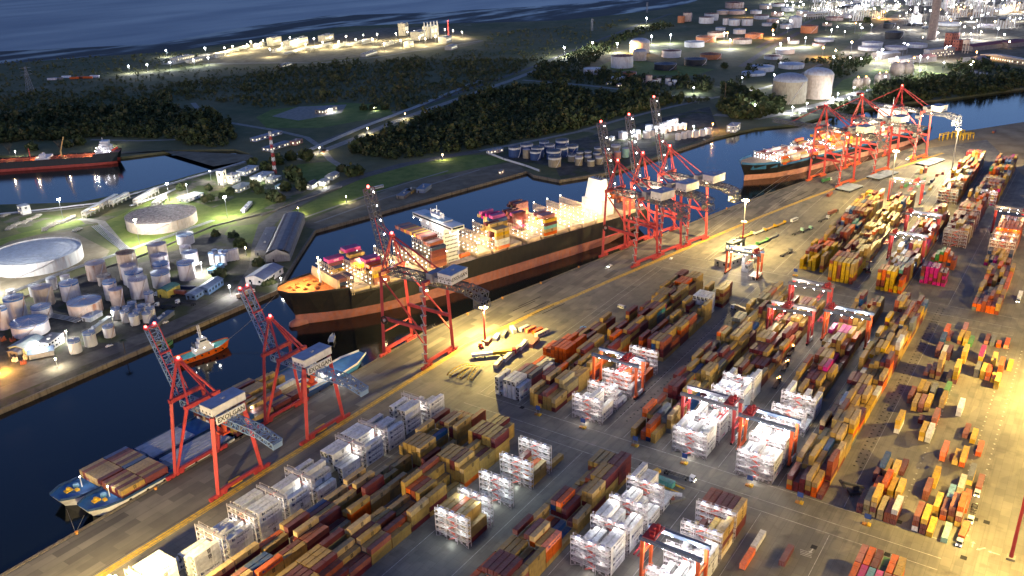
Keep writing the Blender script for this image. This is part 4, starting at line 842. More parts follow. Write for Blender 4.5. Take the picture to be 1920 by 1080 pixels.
def cmesh(L, col, logo, H):
    k = (L, col, logo, H)
    if k not in CM:
        m = MB(); add_box(m, L, col, 2, logo, H); CM[k] = m.mesh('container_body')
        d = MB(paint(col))
        for s in (-1, 1): d.box(-L/2-.005, s*.6-.55, .2, -L/2+.05, s*.6+.55, H-.14)
        d.use(STEEL)
        for y in (-.9, -.35, .35, .9): d.box(-L/2-.05, y-.03, .15, -L/2-.006, y+.03, H-.1)
        d.use(DARK); d.box(-L/2-.03, -.02, .2, -L/2-.006, .02, H-.14)
        CM[k, 'd'] = d.mesh('door')
        r = MB(DARK); r.box(-L/2-.04, -1.05, .2, -L/2-.005, 1.05, H-.2); r.use(WHITE); r.lathe((0, 0), [(.01, 0), (.01, 0)], 3)
        r.use(STEEL); r.box(-L/2-.09, -.95, H*.5, -L/2-.045, .0, H-.35); r.box(-L/2-.09, .15, .35, -L/2-.045, .95, H*.45)
        CM[k, 'r'] = r.mesh('refrigeration_unit')
    return CM[k]
TAN = dict(tan=60, maroon=23, brown=7, khaki=3, orange=5, blue=1.5, grey=.6, teal=.2)
MIX = dict(tan=26, maroon=20, brown=18, orange=12, khaki=8, yellow=4, blue=4, grey=4, teal=2, white=2, magenta=2, green=1)
YELL = dict(yellow=60, tan=10, brown=18, orange=8)
PINK = dict(magenta=55, brown=15, maroon=15, navy=8, grey=7)
REDS = dict(maroon=50, brown=30, orange=8, tan=14)
COLN = dict(tan='tan', khaki='dull khaki', maroon='dark maroon', brown='rust brown', orange='orange', yellow='yellow', white='white', grey='dark grey', blue='blue', skyblue='sky blue', teal='teal', magenta='magenta', green='green', pink='pale pink', navy='navy', mint='mint', cream='cream')
BOXES = []   # x, y, z, L, H, colour, logo, kind, label bits, exposed score
cr = random.Random(11)
def pick(p): return cr.choices(list(p), list(p.values()))[0]
def logo_of(c, k):
    if k == 'reefer': return cr.choice(['hapag', 'hapag', 'hapag', 'msc', 'maersk', None, 'one' if cr.random() < .3 else 'hapag'])
    return {'tan': 'msc', 'orange': 'hapag' if cr.random() < .75 else None, 'magenta': 'one', 'yellow': 'msc' if cr.random() < .5 else None, 'white': None}.get(c)
def block(X0, Y0, heights, pals, phrase, pitch=12.62, rp=2.76, kind='dry', H=2.6, cols=None):
    "heights: per bay a list of tiers per row (row 0 is nearest the water)"
    nb = len(heights)
    for b in range(nb):
        pal = pals[b] if isinstance(pals, list) else pals
        short = kind == 'dry' and cr.random() < .16
        for r, h in enumerate(heights[b]):
            for t in range(h):
                right = heights[b][r+1] if r+1 < len(heights[b]) else 0
                front = heights[b-1][r] if b > 0 else 0
                top = t == h-1
                if not (top or right <= t or front <= t): continue
                c = pick(pal) if not isinstance(pal, str) else pal
                if r > 0 and not cols and t == h-1 and cr.random() < .33 and BOXES and BOXES[-1][8][0] == phrase: c = BOXES[-1][5]
                if cols: c = cols[b][r] if t >= h-2 else pick(TAN)
                # stacks often repeat one owner's colour
                if t > 0 and not cols and cr.random() < .25 and BOXES and BOXES[-1][8][1] == r and BOXES[-1][8][0] == phrase: c = BOXES[-1][5]
                x = X0+b*pitch+6.1; y = Y0-(r+.5)*rp+cr.uniform(-.05, .05)
                L = 12.19
                sc = (1.0 if top else 0)+(.9 if right <= t else 0)+(.5 if front <= t else 0)
                if short and t >= h-1 and kind == 'dry':
                    for s in (-1, 1): BOXES.append((x+s*3.07, y, t*H, 6.06, H, c, None, kind, (phrase, r, b, t, 'short', s), sc*.5)); 
                    continue
                BOXES.append((x+cr.uniform(-.08, .08), y, t*H, L, H, c, logo_of(c, kind), kind, (phrase, r, b, t, '', 0), sc))
def rnd(nb, nr, mean, lo=1, hi=5, seed=0, ends=True):
    q = random.Random(seed); out = []
    for b in range(nb):
        mb_ = mean+q.uniform(-1.1, 1.1); row = []
        v = mb_
        for r in range(nr):
            v = .5*v+.5*mb_+q.uniform(-1.6, 1.6); row.append(max(lo, min(hi, int(round(v)))))
            if q.random() < .06: row[-1] = max(0, row[-1]-2)
        out.append(row)
    return out
# near section
block(115.4, 253, rnd(16, 6, 3.7, 0, 5, 1), TAN, 'front block nearest the white reefers')
block(115.4, 229.8, rnd(14, 6, 4.0, 1, 5, 2)+[[5, 5, 5, 5, 5, 5], [4, 4, 4, 3, 0, 0]], TAN, 'front block before the lit racks')
block(190, 168.6, rnd(7, 6, 3.6, 1, 5, 3)+[[2, 2, 3, 4, 5, 5], [2, 3, 4, 5, 5, 5], [4, 4, 4, 4, 5, 5]], [dict(TAN, orange=18, blue=8)]*7+[TAN]*3, 'front block past the lit racks')
block(276, 47.5, [[2]*6, [3]*6, [3, 3, 3, 2, 3, 3]], TAN, 'front block by the truck road', rp=2.85, cols=[['magenta', 'brown', 'navy', 'magenta', 'maroon', 'orange'], ['orange', 'magenta', 'skyblue', 'magenta', 'brown', 'brown'], ['pink', 'orange', 'maroon', 'green', 'orange', 'tan']])
block(270, 18, [[2]*6, [3]*6, [3]*6], TAN, 'last front block by the truck road', rp=2.85, cols=[['orange', 'brown', 'orange', 'maroon', 'brown', 'yellow']]*2+[['orange', 'brown', 'orange', 'green', 'pink', 'yellow']])
# behind the racks
block(236, 203.6, [[5, 5, 5, 5, 5, 3]], [TAN], 'first lit rack stack'); block(284.6, 203.6, [[0, 3, 4, 2, 3, 3]], TAN, 'fourth lit rack stack'); block(300.4, 203.6, [[0, 0, 0, 0, 0, 1]], 'tan', 'fifth lit rack stack')
block(298.6, 111, [[5, 5, 5, 5, 5, 5]], [REDS], 'tall red rack stack'); block(283, 111, [[2, 3, 1, 4, 4, 5]], [dict(tan=40, maroon=40, cream=10, yellow=10)], 'low mixed rack stack')
# middle section
block(360.6, 253, [[2, 2, 4, 4, 4, 4], [0, 1, 0, 0, 3, 3], [1, 1, 1, 0, 0, 0], [3, 3, 4, 4, 4, 4], [2, 3, 3, 4, 3, 4], [0, 1, 3, 3, 2, 3], [0, 0, 2, 3, 3, 3], [0, 0, 0, 2, 4, 3]], [dict(brown=40, grey=40, pink=20), dict(white=10, brown=4), dict(orange=5, white=4), dict(orange=70, brown=20), dict(orange=60, brown=30, maroon=10), TAN, TAN, TAN], 'middle block by the white boxes')
block(348, 229.8, [[4, 3, 3, 4, 3, 3]]+rnd(15, 6, 4.0, 1, 5, 5), TAN, 'middle block beside the first gantry')
block(478, 228, rnd(6, 5, 3.6, 2, 5, 55), MIX, 'tail of the middle block by the teal box')
block(432, 206, rnd(6, 6, 3.8, 2, 5, 6), TAN, 'middle block past the first gantry'); block(526, 203, [[5, 3, 4, 5, 5], [0, 3, 4, 4, 0]], TAN, 'stack behind the white cube')
block(348, 168.6, [[2, 0, 2, 4, 2, 0], [4, 3, 3, 4, 3, 4]]+rnd(15, 6, 4.1, 1, 5, 7), [dict(tan=40, orange=20, navy=15, brown=20), dict(maroon=30, tan=40, grey=20, orange=20)]+[TAN]*15, 'middle block beside the white reefer racks')
block(430, 146, rnd(4, 6, 3.6, 2, 5, 8)+[[4, 5, 2, 4, 5, 3], [3, 3, 2, 4, 4, 2]]+rnd(4, 6, 4, 2, 5, 88), TAN, 'middle block under the tall gantries')
block(424, 113, rnd(12, 6, 4.0, 1, 5, 9), dict(TAN, magenta=4), 'middle block under the single gantry')
block(345, 88, [[3, 2, 3, 4, 3, 1]]+rnd(18, 6, 4.3, 2, 6, 10), dict(TAN, yellow=8, orange=9, white=2), 'long middle block by the open storage')
# far section
block(625, 168, [[3, 1, 3, 4, 0, 5], [4, 5, 5, 4, 5, 4]]+rnd(13, 6, 4.1, 2, 5, 12), [YELL, YELL, YELL, dict(YELL, brown=30)]+[MIX]*11, 'far block with yellow front', rp=3.0)
block(612, 143.5, [[6]*6, [6, 6, 6, 6, 6, 5]]+rnd(15, 6, 4.3, 3, 6, 13), [dict(YELL, yellow=75), YELL, YELL]+[TAN]*14, 'far block with tall yellow wall', rp=2.95)
block(611, 110, [[6, 6, 6, 6, 2, 4], [4, 2, 5, 5, 5, 6]]+rnd(13, 6, 4.5, 3, 6, 14), [dict(YELL, brown=30), TAN]+[MIX]*13, 'far block under two gantries', rp=2.9)
block(640, 86.6, [[5, 5, 5, 5, 4, 4], [3, 2, 0, 0, 2, 0], [0, 1, 0, 2, 0, 0], [3, 4, 5, 5, 4, 3]], [PINK, REDS, REDS, dict(orange=50, green=20, navy=10, brown=20)], 'far magenta block', rp=2.8)
block(735, 87, rnd(10, 6, 5, 4, 6, 15), REDS, 'far maroon block in white frames', rp=2.8)
block(606, 48, [[2, 2, 3, 2, 2, 3], [2, 2, 2, 3, 2, 2], [3, 1, 2, 2, 3, 2], [2, 0, 0, 1, 3, 2], [2, 1, 2, 0, 2, 2], [3, 2, 2, 3, 2, 2], [2, 2, 3, 2, 2, 3]], dict(tan=30, brown=20, orange=20, maroon=15, grey=8), 'far low block by the truck road', rp=2.7)
block(700, 53, [[2, 2, 2, 3, 2, 2], [3, 2, 3, 3, 2, 3], [5]*6, [5]*6, [6]*6, [6]*6, [6]*6], [dict(tan=40, magenta=10, navy=10, brown=20)]*2+[REDS, REDS, dict(orange=60, brown=30), dict(orange=60, brown=30), REDS], 'far block in orange light', rp=2.8)
block(856, 112, rnd(13, 6, 4.8, 3, 6, 16), dict(MIX, orange=22), 'farthest block along the quay road', rp=2.9); block(866, 82, rnd(12, 6, 4.8, 3, 6, 17), dict(MIX, yellow=10), 'farthest block with white lamps', rp=2.9)
block(890, 40, rnd(9, 6, 4, 2, 6, 18), MIX, 'farthest block at the photo edge', rp=2.9)
block(795, 168, rnd(3, 5, 3.2, 1, 5, 19), MIX, 'block under the farthest gantry', rp=2.9)
# white reefers
RF = []
def reefers(X0, Y0, heights, phrase, pitch=16.4): block(X0, Y0, heights, 'white', phrase, pitch, 2.78, 'reefer', 2.75)
reefers(124.6, 281, [[3, 3, 3, 3, 1, 1], [5, 5, 5, 5, 2, 0], [2, 0, 4, 4, 0, 5], [3, 3, 0, 4, 3, 4], [5, 5, 1, 5, 5, 5], [2, 0, 5, 5, 3, 4], [4, 0, 3, 5, 4, 2], [2, 5, 5, 5, 3, 3], [5, 5, 5, 5, 0, 4], [4, 0, 4, 4, 0, 4], [0, 5, 0, 5, 5, 0], [2, 0, 0, 3, 0, 4]], 'quayside reefer row')
reefers(299.6, 144.5, [[5, 4, 4, 1, 1, 1]], 'fifth reefer rack row'); reefers(283.4, 144.5, [[3, 4, 4, 3, 2, 2]], 'fourth reefer rack row'); reefers(266.8, 144.5, [[5, 5, 4, 2, 4, 4]], 'third reefer rack row'); reefers(250.4, 144.5, [[3, 4, 4, 1, 5, 5]], 'second reefer rack row')
reefers(266.5, 111, [[0, 3, 1, 3, 4, 4]], 'mixed reefer rack row'); reefers(250, 111, [[2, 3, 2, 4, 2, 5]], 'reefer row under the front gantry')
reefers(348, 253, [[4, 1, 4, 4, 4, 3]], 'white boxes at the middle block corner')
reefers(351.6, 203.5, [[3, 3, 4, 5, 1, 3], [0, 2, 1, 3, 2, 1]], 'white reefers beside the first gantry')
block(384.8, 203.5, [[2, 3, 3, 4, 3, 2], [1, 3, 3, 2, 3, 2]], [dict(orange=70, white=15), dict(orange=60, white=20)], 'orange boxes under the first gantry', 16.4)
reefers(349.4, 145, [[5, 4, 4, 5, 4, 5], [3, 5, 2, 4, 3, 4], [4, 4, 5, 3, 4, 3], [4, 4, 4, 4, 3, 5], [4, 2, 1, 3, 4, 5]], 'brightly lit reefer block')
reefers(346.4, 111, [[4, 4, 5, 4, 4, 4], [5, 4, 3, 4, 4, 5], [0, 1, 0, 2, 2, 0], [1, 0, 2, 3, 1, 1], [5, 2, 1, 4, 2, 4]], 'reefer block under the orange gantry')
block(506, 203, [[5, 5, 5, 5]], 'white', 'big white cube of boxes', 12.6, 2.78, 'reefer', 2.75)
block(598, 203, [[5, 2]], 'white', 'floodlit white boxes under the quay gantry', 12.6, 2.7, 'reefer', 2.75); block(585, 193, [[1, 1]], 'white', 'two white boxes on the ground', 12.6, 2.9, 'reefer', 2.75)
# single stacks standing in the open storage
LOOSE = [(1610, 962, 'maroon maroon'), (1622, 966, 'khaki khaki khaki'), (1634.5, 970, 'khaki maroon tan yellow'), (1648, 975, 'khaki khaki'), (1661, 980, 'brown brown'), (1673, 984, 'maroon brown white'), (1637, 935, 'maroon orange'), (1655, 931, 'brown orange orange'), (1666, 938, 'tan yellow'), (1681, 940, 'tan yellow'), (1657, 900, 'khaki tan'), (1672, 903, 'khaki yellow'), (1651, 896, 'navy tan blue'), (1688, 892, 'maroon'), (1640, 905, 'maroon maroon'),
         (1714, 996, 'white brown brown'), (1728, 1002, 'maroon maroon yellow'), (1741, 1007, 'yellow'), (1769, 1018, 'mint'), (1752, 968, 'yellow yellow'), (1766, 976, 'orange maroon'), (1781, 978, 'yellow brown brown'), (1794, 988, 'yellow brown cream orange'), (1776, 952, 'blue skyblue'), (1733, 939, 'brown brown'), (1748, 916, 'yellow yellow'), (1797, 932, 'cream cream'), (1816, 910, 'yellow grey'), (1806, 962, 'orange orange'),
         (1680, 813, 'white yellow yellow'), (1726, 827, 'yellow yellow'), (1738, 830, 'white white'), (1749, 800, 'orange brown'), (1725, 795, 'maroon'), (1712, 771, 'yellow tan'), (1724, 773, 'maroon brown'), (1736, 772, 'tan yellow'), (1704, 757, 'maroon brown'), (1722, 744, 'yellow yellow'), (1731, 748, 'yellow tan'), (1745, 750, 'khaki grey'), (1771, 748, 'grey green'), (1764, 765, 'tan tan'), (1796, 781, 'white white'), (1765, 865, 'orange orange'), (1789, 872, 'yellow'), (1802, 876, 'orange yellow'), (1808, 822, 'brown'), (1822, 832, 'yellow'), (1833, 856, 'orange'),
         (1771, 634, 'cream orange'), (1777, 640, 'brown'), (1764, 650, 'blue blue'), (1756, 670, 'brown brown'), (1766, 676, 'white white'), (1775, 676, 'maroon maroon'), (1735, 705, 'brown'), (1746, 709, 'tan brown'), (1757, 713, 'tan brown tan tan tan'), (1804, 682, 'yellow yellow yellow'), (1777, 716, 'khaki'), (1788, 720, 'brown yellow yellow yellow'), (1829, 708, 'grey grey'), (1840, 711, 'yellow yellow'), (1850, 714, 'orange orange'), (1861, 718, 'yellow'), (1872, 708, 'orange orange orange'), (1866, 730, 'yellow yellow'), (1836, 684, 'brown yellow magenta'), (1860, 690, 'yellow yellow'), (1891, 696, 'yellow'), (1798, 646, 'brown yellow'), (1808, 649, 'yellow yellow'), (1817, 650, 'green'), (1806, 624, 'pink'), (1848, 646, 'brown'), (1859, 649, 'grey'), (1871, 652, 'orange'), (1885, 654, 'orange'),
         (1391, 1068, 'orange'), (1465, 1062, 'maroon'), (1412, 1033, 'white'), (1552, 369, 'brown'), (1862, 250, 'brown')]
for i, (px, py, cols) in enumerate(LOOSE):
    x, y = G(px, py); L = 6.06 if (i*5) % 11 == 0 and len(cols.split()) == 1 else 12.19
    for t, c in enumerate(cols.split()):
        BOXES.append((x+L/2, y, t*2.6, L, 2.6, c, None if i % 2 else {'yellow': 'msc', 'orange': 'hapag', 'magenta': 'one'}.get(c), 'dry', ('open storage', i, 0, t, 'loose', len(cols.split())), 3.4))
# choose the individuals: those that show largest
def size(b): return b[3]*b[4]*b[9]/depth(b[0], b[1], b[2])**2
dry = sorted([b for b in BOXES if b[7] == 'dry'], key=size, reverse=True); ree = sorted([b for b in BOXES if b[7] == 'reefer'], key=size, reverse=True)
def inframe(b):
    for dx in (-6, 6):
        sx, sy = seen(b[0]+dx, b[1], b[2]+1.3)
        if -10 < sx < 1930 and -10 < sy < 1090: return True
    return False
dry = [b for b in dry if inframe(b)]; ree = [b for b in ree if inframe(b)]
TIER = ['bottom', 'second', 'third', 'fourth', 'fifth', 'sixth']
def box_obj(b, name):
    x, y, z, L, H, c, lg, kind, (ph, r, bay, t, q, s), sc = b
    if q == 'loose':
        what = 'lone' if s == 1 else ['bottom', 'second', 'third', 'fourth', 'topmost'][min(4, t)] if t < s-1 or t < 1 else 'topmost'
        lab = f'{what} {COLN[c]} container of {nth(r)} stack in open storage, counted from the front'
    else:
        half = {'short': {-1: 'near half ', 1: 'far half '}[s]} if q == 'short' else {'short': ''}
        lab = f'{COLN[c]} {"reefer" if kind == "reefer" else "box"}, {half["short"]}tier {TIER[t]}, row {nth(r)}, bay {nth(bay)}, {ph}'
    o = thing(name, lab, 'container', (x, y, z), 0.0, 'refrigerated containers' if kind == 'reefer' else 'dry containers in the yard')
    me = cmesh(L, c, lg, H)
    put('body', me, o); k = (L, c, lg, H)
    put('refrigeration_unit' if kind == 'reefer' else 'door', CM[k, 'r' if kind == 'reefer' else 'd'], o)
    return o
for b in dry[:300]: box_obj(b, 'shipping_container')
for b in ree[:290]: box_obj(b, 'reefer_container')
m = MB()
for b in dry[300:]+ree[290:]:
    m.xf = Matrix.Translation((b[0], b[1], b[2])); add_box(m, b[3], b[5], 1, None, b[4])
m.xf = None
print('dry', len(dry), 'reefer', len(ree), 'mass faces', len(m.f))
o = stuff(m.build('stacked_containers')); o['label'] = 'mass of farther stacked containers in the yard blocks'

# ================================================================== reefer racks
def rack_meshes(w=17.2, d=2.0, h=13.6, pink=True):
    st = M('rack_steel', (.5, .45, .47), .5); fl = M('rack_floor', (.36, .35, .36), .7); sr = M('rack_stair_red', (.55, .12, .1), .6)
    A = MB(st); ys = [-w/2, -w/6, w/6, w/2]
    for y in ys:
        for x in (-d/2, d/2): A.box(x-.08, y-.08, 0, x+.08, y+.08, h+1.1)
    for z in (0, 2.75, 5.5, 8.25, 11.0, h):
        for x in (-d/2, d/2):
            if z: A.box(x-.07, -w/2, z-.12, x+.07, w/2, z+.06)
            if z: A.box(x-.04, -w/2, z+1.0, x+.04, w/2, z+1.08)
        for y in ys:
            if z: A.box(-d/2, y-.07, z-.1, d/2, y+.07, z+.03)
    for k in range(5):
        z = k*2.75; A.bar((-d/2, ys[0], z), (-d/2, ys[1], z+2.75), .1); A.bar((-d/2, ys[3], z), (-d/2, ys[2], z+2.75), .1)
    B = MB(fl)
    for z in (2.75, 5.5, 8.25, 11.0, h): B.box(-d/2+.1, -w/2+.1, z+.062, d/2-.1, w/2-.1, z+.11)
    S = MB(sr)
    for k in range(5):
        z = k*2.75; s = 1 if k % 2 else -1
        for x in (-.5, .3): S.bar((x, -s*w/6*.8, z+.1), (x, s*w/6*.8, z+2.85), .14, .4)
        S.bar((-.1, -s*w/6*.8, z+.1), (-.1, s*w/6*.8, z+2.85), .7, .08)
    A.use(M('rack_socket', (.42, .36, .38), .6))
    for z in (.4, 3.15, 5.9, 8.65, 11.4):
        for i in range(6): y = -w/2+w*(i+.5)/6; A.box(-.25, y-.4, z, .1, y+.4, z+.9)
    T = MB(M('lamp_housing', (.45, .46, .6), .5)); T.box(-.9, -.8, 1.12, .5, .8, 1.4); T.use(L_RACK); T.box(-.92, -.6, .98, -.2, .6, 1.11)
    return [('frame', A.mesh('rack_frame')), ('deck', B.mesh('rack_deck')), ('stair', S.mesh('rack_stair')), ('floodlight', T.mesh('rack_lamp'))]
RKM = rack_meshes()
def rack(X, Y, label, power=900, col=(1, .96, .9), lit=True):
    t = thing('reefer_rack', label, 'reefer rack', (X, Y, 0), 0, 'lit reefer racks')
    for n, me in RKM:
        if n == 'floodlight':
            for y in (-5.6, 0, 5.6) if lit else (): put(n, me, t, (0, y, 13.6))
        else: put(n, me, t)
    if lit:
        for y in (-5.2, 3.5): lamp((-.3, y, 8.1), power*.5, col, .5, parent=t)
        for y in (-5, 5): lamp((-3.4, y, 14.4), power*1.5, col, .5, parent=t)
        lamp((-2.8, -1, 1.8), power*.35, col, .3, parent=t)
    return t
W_ = (.93, .97, 1)
for i, X in enumerate((234.2, 250.6, 266.2, 282.8, 298.8)): rack(X, 194.8, f'lit rack, {nth(i)} of the five beside the front blocks', RP*1.0, (.9, 1, .95))
for i, X in enumerate((248.8, 265.2, 281.6, 298)): rack(X, 136.5, f'lit rack, {nth(i)} of four among white reefers before the front gantry', RP*.8)
for i, X in enumerate((248.2, 264.8, 281, 296.8)): rack(X, 103, f'lit rack, {nth(i)} in the column behind the front gantry', RP*.6, (1, .95, .88))
for i, X in enumerate((349.8, 366.4, 383, 399.6, 416)): rack(X, 194.8, f'lit rack, {nth(i)} in the column under the first gantry', RP*1.0, (1, .9, .8))
for i, X in enumerate((347.5, 364, 380.4, 396.8, 413)): rack(X, 136.5, f'lit rack, {nth(i)} in the brightest reefer block', RP*1.3)
for i, X in enumerate((344.6, 361, 377.4, 393.8, 409)): rack(X, 103, f'lit rack, {nth(i)} in the reefer block under the orange gantry', RP*1.2)
for i, X in enumerate((733, 749, 765, 781, 797)): rack(X, 78.6, f'white framed rack, {nth(i)} in the far maroon block', lit=False)
for i, X in enumerate((864, 890, 915)): rack(X, 74, f'white framed rack, {nth(i)} in the farthest block', RP*1.2, lit=i < 1)
for i, X in enumerate((854, 880)): rack(X, 104, f'white framed rack, {nth(i)} beside the farthest quay road', lit=False)
for i, X in enumerate((723.5, 740, 752)): rack(X, 45, f'orange lit rack, {nth(i)} at the truck road gantry', RP*1.0, (1, .55, .22))
# low lit frames among the quayside reefers
for k, i in enumerate((0, 2, 3, 4, 5, 7, 8, 10)):
    t = rack(139.6+16.4*i-.6, 272.6, f'half hidden reefer rack, {nth(k)} along the quayside white row', lit=False)
    lamp((-1.8, 5, 8), RP*.9, (1, .97, .86), .3, parent=t); lamp((-1.8, -5, 11), RP*1.1, (1, .97, .86), .3, parent=t); lamp((-1.8, -3, 2), RP*.4, (1, .97, .82), .3, parent=t)

# ================================================================== rubber tyred gantries
def rtg(X, Y1, Y0, label, col=RED, h=19.5, trolley=.15, power=1.0, warm=(1, .95, .88), loaded=True):
    yc = (Y1+Y0)/2; w = abs(Y1-Y0); t = thing('yard_gantry_crane', label, 'gantry crane', (X, yc, 0), 0, 'yard gantry cranes')
    hw = w/2; lx = 4.2
    for s in (-1, 1):
        for e in (-1, 1):
            m = MB(col); m.hexa([(e*lx-.55, s*hw-.5, 1.6), (e*lx+.55, s*hw-.5, 1.6), (e*lx+.55, s*hw+.5, 1.6), (e*lx-.55, s*hw+.5, 1.6), (e*lx-.65, s*(hw-.3)-.75, h), (e*lx+.65, s*(hw-.3)-.75, h), (e*lx+.65, s*(hw-.3)+.75, h), (e*lx-.65, s*(hw-.3)+.75, h)]); m.build('leg', t)
        m = MB(col); m.box(-lx-1.6, s*hw-.6, 1.0, lx+1.6, s*hw+.6, 1.9); m.box(-lx, s*hw-.3, h*.62, lx, s*hw+.3, h*.62+.7); sb = m.build('sill_beam', t)
        m = MB(BLACK)
        for e in (-1, 1):
            for q in (-1.1, 1.1): m.tube((e*lx+q, s*hw-.5, .8), (e*lx+q, s*hw+.5, .8), .8, .8, 12)
        m.build('wheel', t)
    for e in (-1, 1):
        m = MB(BLUED if col is not RED else M('girder_grey', (.13, .13, .16), .6)); m.box(e*lx-.7, -hw-1.2, h+.01, e*lx+.7, hw+1.2, h+1.7); g = m.build('girder', t)
        m = MB(STEEL); 
        for z in (2.3, 2.8): m.box(e*(lx+.9)-.04, -hw, h+z-.6, e*(lx+.9)+.04, hw, h+z-.54)
        m.box(e*(lx+.9)-.35, -hw, h+1.2, e*(lx+.9)+.35, hw, h+1.26); m.build('walkway', g)
    yt = -hw+w*trolley
    tr = M('trolley_red', (.3, .02, .025), .55)
    m = MB(tr); m.box(-lx-.6, yt-2.6, h+1.75, lx+.6, yt+2.6, h+2.3)
    for a in range(5): m.box(-3.4+a*1.5, yt-1.6+(a % 3)*.5, h+2.31, -2.3+a*1.5, yt+.2+(a % 2), h+3.4+(a % 3)*.5)
    m.box(-1.5, yt+1.2, h-2.2, .8, yt+3, h-.2); tl = m.build('trolley', t)
    m = MB(STEEL)
    for z in (.6, 1.1):
        for y in (-2.6, 2.6): m.box(-lx-.6, yt+y-.03, h+2.3+z, lx+.6, yt+y+.03, h+2.36+z)
    m.build('railing', tl)
    if loaded:
        m = MB(RED); m.box(-6.1, yt+3.2, h-7, 6.1, yt+3.9, h-6.6); m.box(-6.1, yt+5, h-7, 6.1, yt+5.7, h-6.6); m.box(-1, yt+3.2, h-7, 1, yt+5.7, h-6.3); 
        sp = m.build('spreader', t); m = MB(DARK)
        for a in (-1, 1):
            for b_ in (3.5, 5.4): m.bar((a*.9, yt+b_, h-6.3), (a*.9, yt+b_, h), .07)
        m.build('hoist_rope', sp)
    m = MB(M('machine_cabinet', (.5, .5, .5), .5)); m.box(-3, -hw-1.3, 1.95, 2, -hw-.65, 4.2); m.build('power_cabinet', t)
    for e in (-1, 1):
        for y in (-.36, -.12, .12, .36): m = MB(L_COOL); m.box(e*lx*.99-.35, y*w-.35, h-.35, e*lx*.99+.35, y*w+.35, h-.12); m.build('floodlight', t)
    if power:
        for y in (-.3, .3): lamp((0, y*w, h-.9), RTGP*power, warm, .8, parent=t)
    return t
rtg(388, 210, 183.5, 'dark girdered gantry over the orange boxes by the first racks', ORANGE, trolley=.3, power=.75, warm=(1, .8, .6))
rtg(372.5, 149.8, 122.3, 'brightest red gantry over the white reefer block', RED, trolley=.12, power=1.5)
rtg(368, 117.6, 92.5, 'orange legged gantry beside the brightest red one', ORANGE, trolley=.88, power=1.4)
rtg(259, 117, 93.6, 'nearest gantry with orange legs at the photo bottom', ORANGE, trolley=.88, power=1.2)
rtg(547, 150.5, 125, 'gantry straddling the middle block end, nearest the cross road', RED, trolley=.1, power=1.1, warm=(1, .82, .55))
rtg(503, 149.8, 124, 'gantry over glowing orange boxes, middle of the pair', RED, trolley=.6, power=1.3, warm=(1, .82, .55))
rtg(514.5, 118.4, 92.8, 'gantry over open bays beside the glowing orange boxes', ORANGE, trolley=.92, power=1.0, warm=(1, .92, .75))
rtg(592, 211, 187, 'gantry by the quay over the floodlit white boxes', ORANGE, h=18, trolley=.15, power=1.3)
rtg(682, 116.4, 92.6, 'blue girdered far gantry nearest the magenta block', RED, trolley=.93, power=.8)
rtg(742, 117.2, 93, 'second far gantry behind the blue girdered one', RED, trolley=.93, power=.8)
rtg(842, 151, 123.5, 'farthest gantry by the tall lamp mast', RED, trolley=.2, power=.7)
rtg(789, 58.3, 33, 'gantry in orange light at the photo edge', RED, power=1.1, warm=(1, .6, .25))
# ================================================================== lamp masts
def mast(X, Y, h, label, power, col=(1, .74, .36), lower=RED, ring=False, n=6):
    t = thing('floodlight_mast', label, 'light mast', (X, Y, 0), 0, 'yard floodlight masts')
    m = MB(lower); m.lathe((0, 0), [(.75, 0), (.5, h*.55 if lower is RED and ring else h-1)], 12); m.build('lower_pole', t)
    if ring: m = MB(STEEL); m.lathe((0, 0), [(.5, h*.55), (.3, h)], 10); m.build('upper_pole', t)
    m = MB(STEEL); m.lathe((0, 0), [(1.6, h-.3), (1.9, h), (1.6, h+.3)], 12); 
    if ring: m.lathe((0, 0), [(2.0, h*.55), (2.3, h*.55+.5), (2.0, h*.55+1)], 12)
    m.build('lamp_ring', t)
    m = MB(CONC); m.box(-1.6, -1.6, 0, 1.6, 1.6, 1.1); m.build('base', t)
    for k in range(n):
        a = 2*pi*k/n; m = MB(L_MAST); m.box(2.1*cos(a)-.5, 2.1*sin(a)-.5, h-.2, 2.1*cos(a)+.5, 2.1*sin(a)+.5, h+.7); m.build('floodlight', t)
    lamp((0, 0, h-1.6), power, col, 1.4, parent=t)
    return t
L_MAST = EM('lamp_glow_mast', (1, .74, .34), 30)
mast(400.5, 297.6, 23, 'rust red lamp mast beside the bundled yellow frames', MP*.85, (1, .72, .2))
mast(647.6, 220.5, 39.5, 'lamp mast by the quay building, red below and pale above', MP*.8, (1, .72, .25), ring=True)
mast(815.2, 145.7, 52, 'tall thin pale lamp mast behind the far blocks', MP*1.1, (1, .72, .24), lower=STEEL)
mast(345.6, -3.4, 46, 'rust red lamp mast beside the truck road, lamps above the photo', MP*.8, (1, .68, .17))
mast(122, 260.5, 30, 'lamp mast below the photo by the white reefer row', MP*1.3, (1, .74, .3))
mast(497, -24, 44, 'lamp mast outside the photo beside the truck road', MP*2.3, (1, .68, .17))
mast(690, -48, 42, 'farther lamp mast beyond the truck road, outside the photo', MP*1.2, (1, .69, .2))
mast(212, -20, 42, 'lamp mast outside the photo near the last front block', MP*.7, (1, .68, .18))
mast(985, 120, 42, 'farthest lamp mast at the end of the quay road', MP*1.5, (1, .78, .42), lower=STEEL)
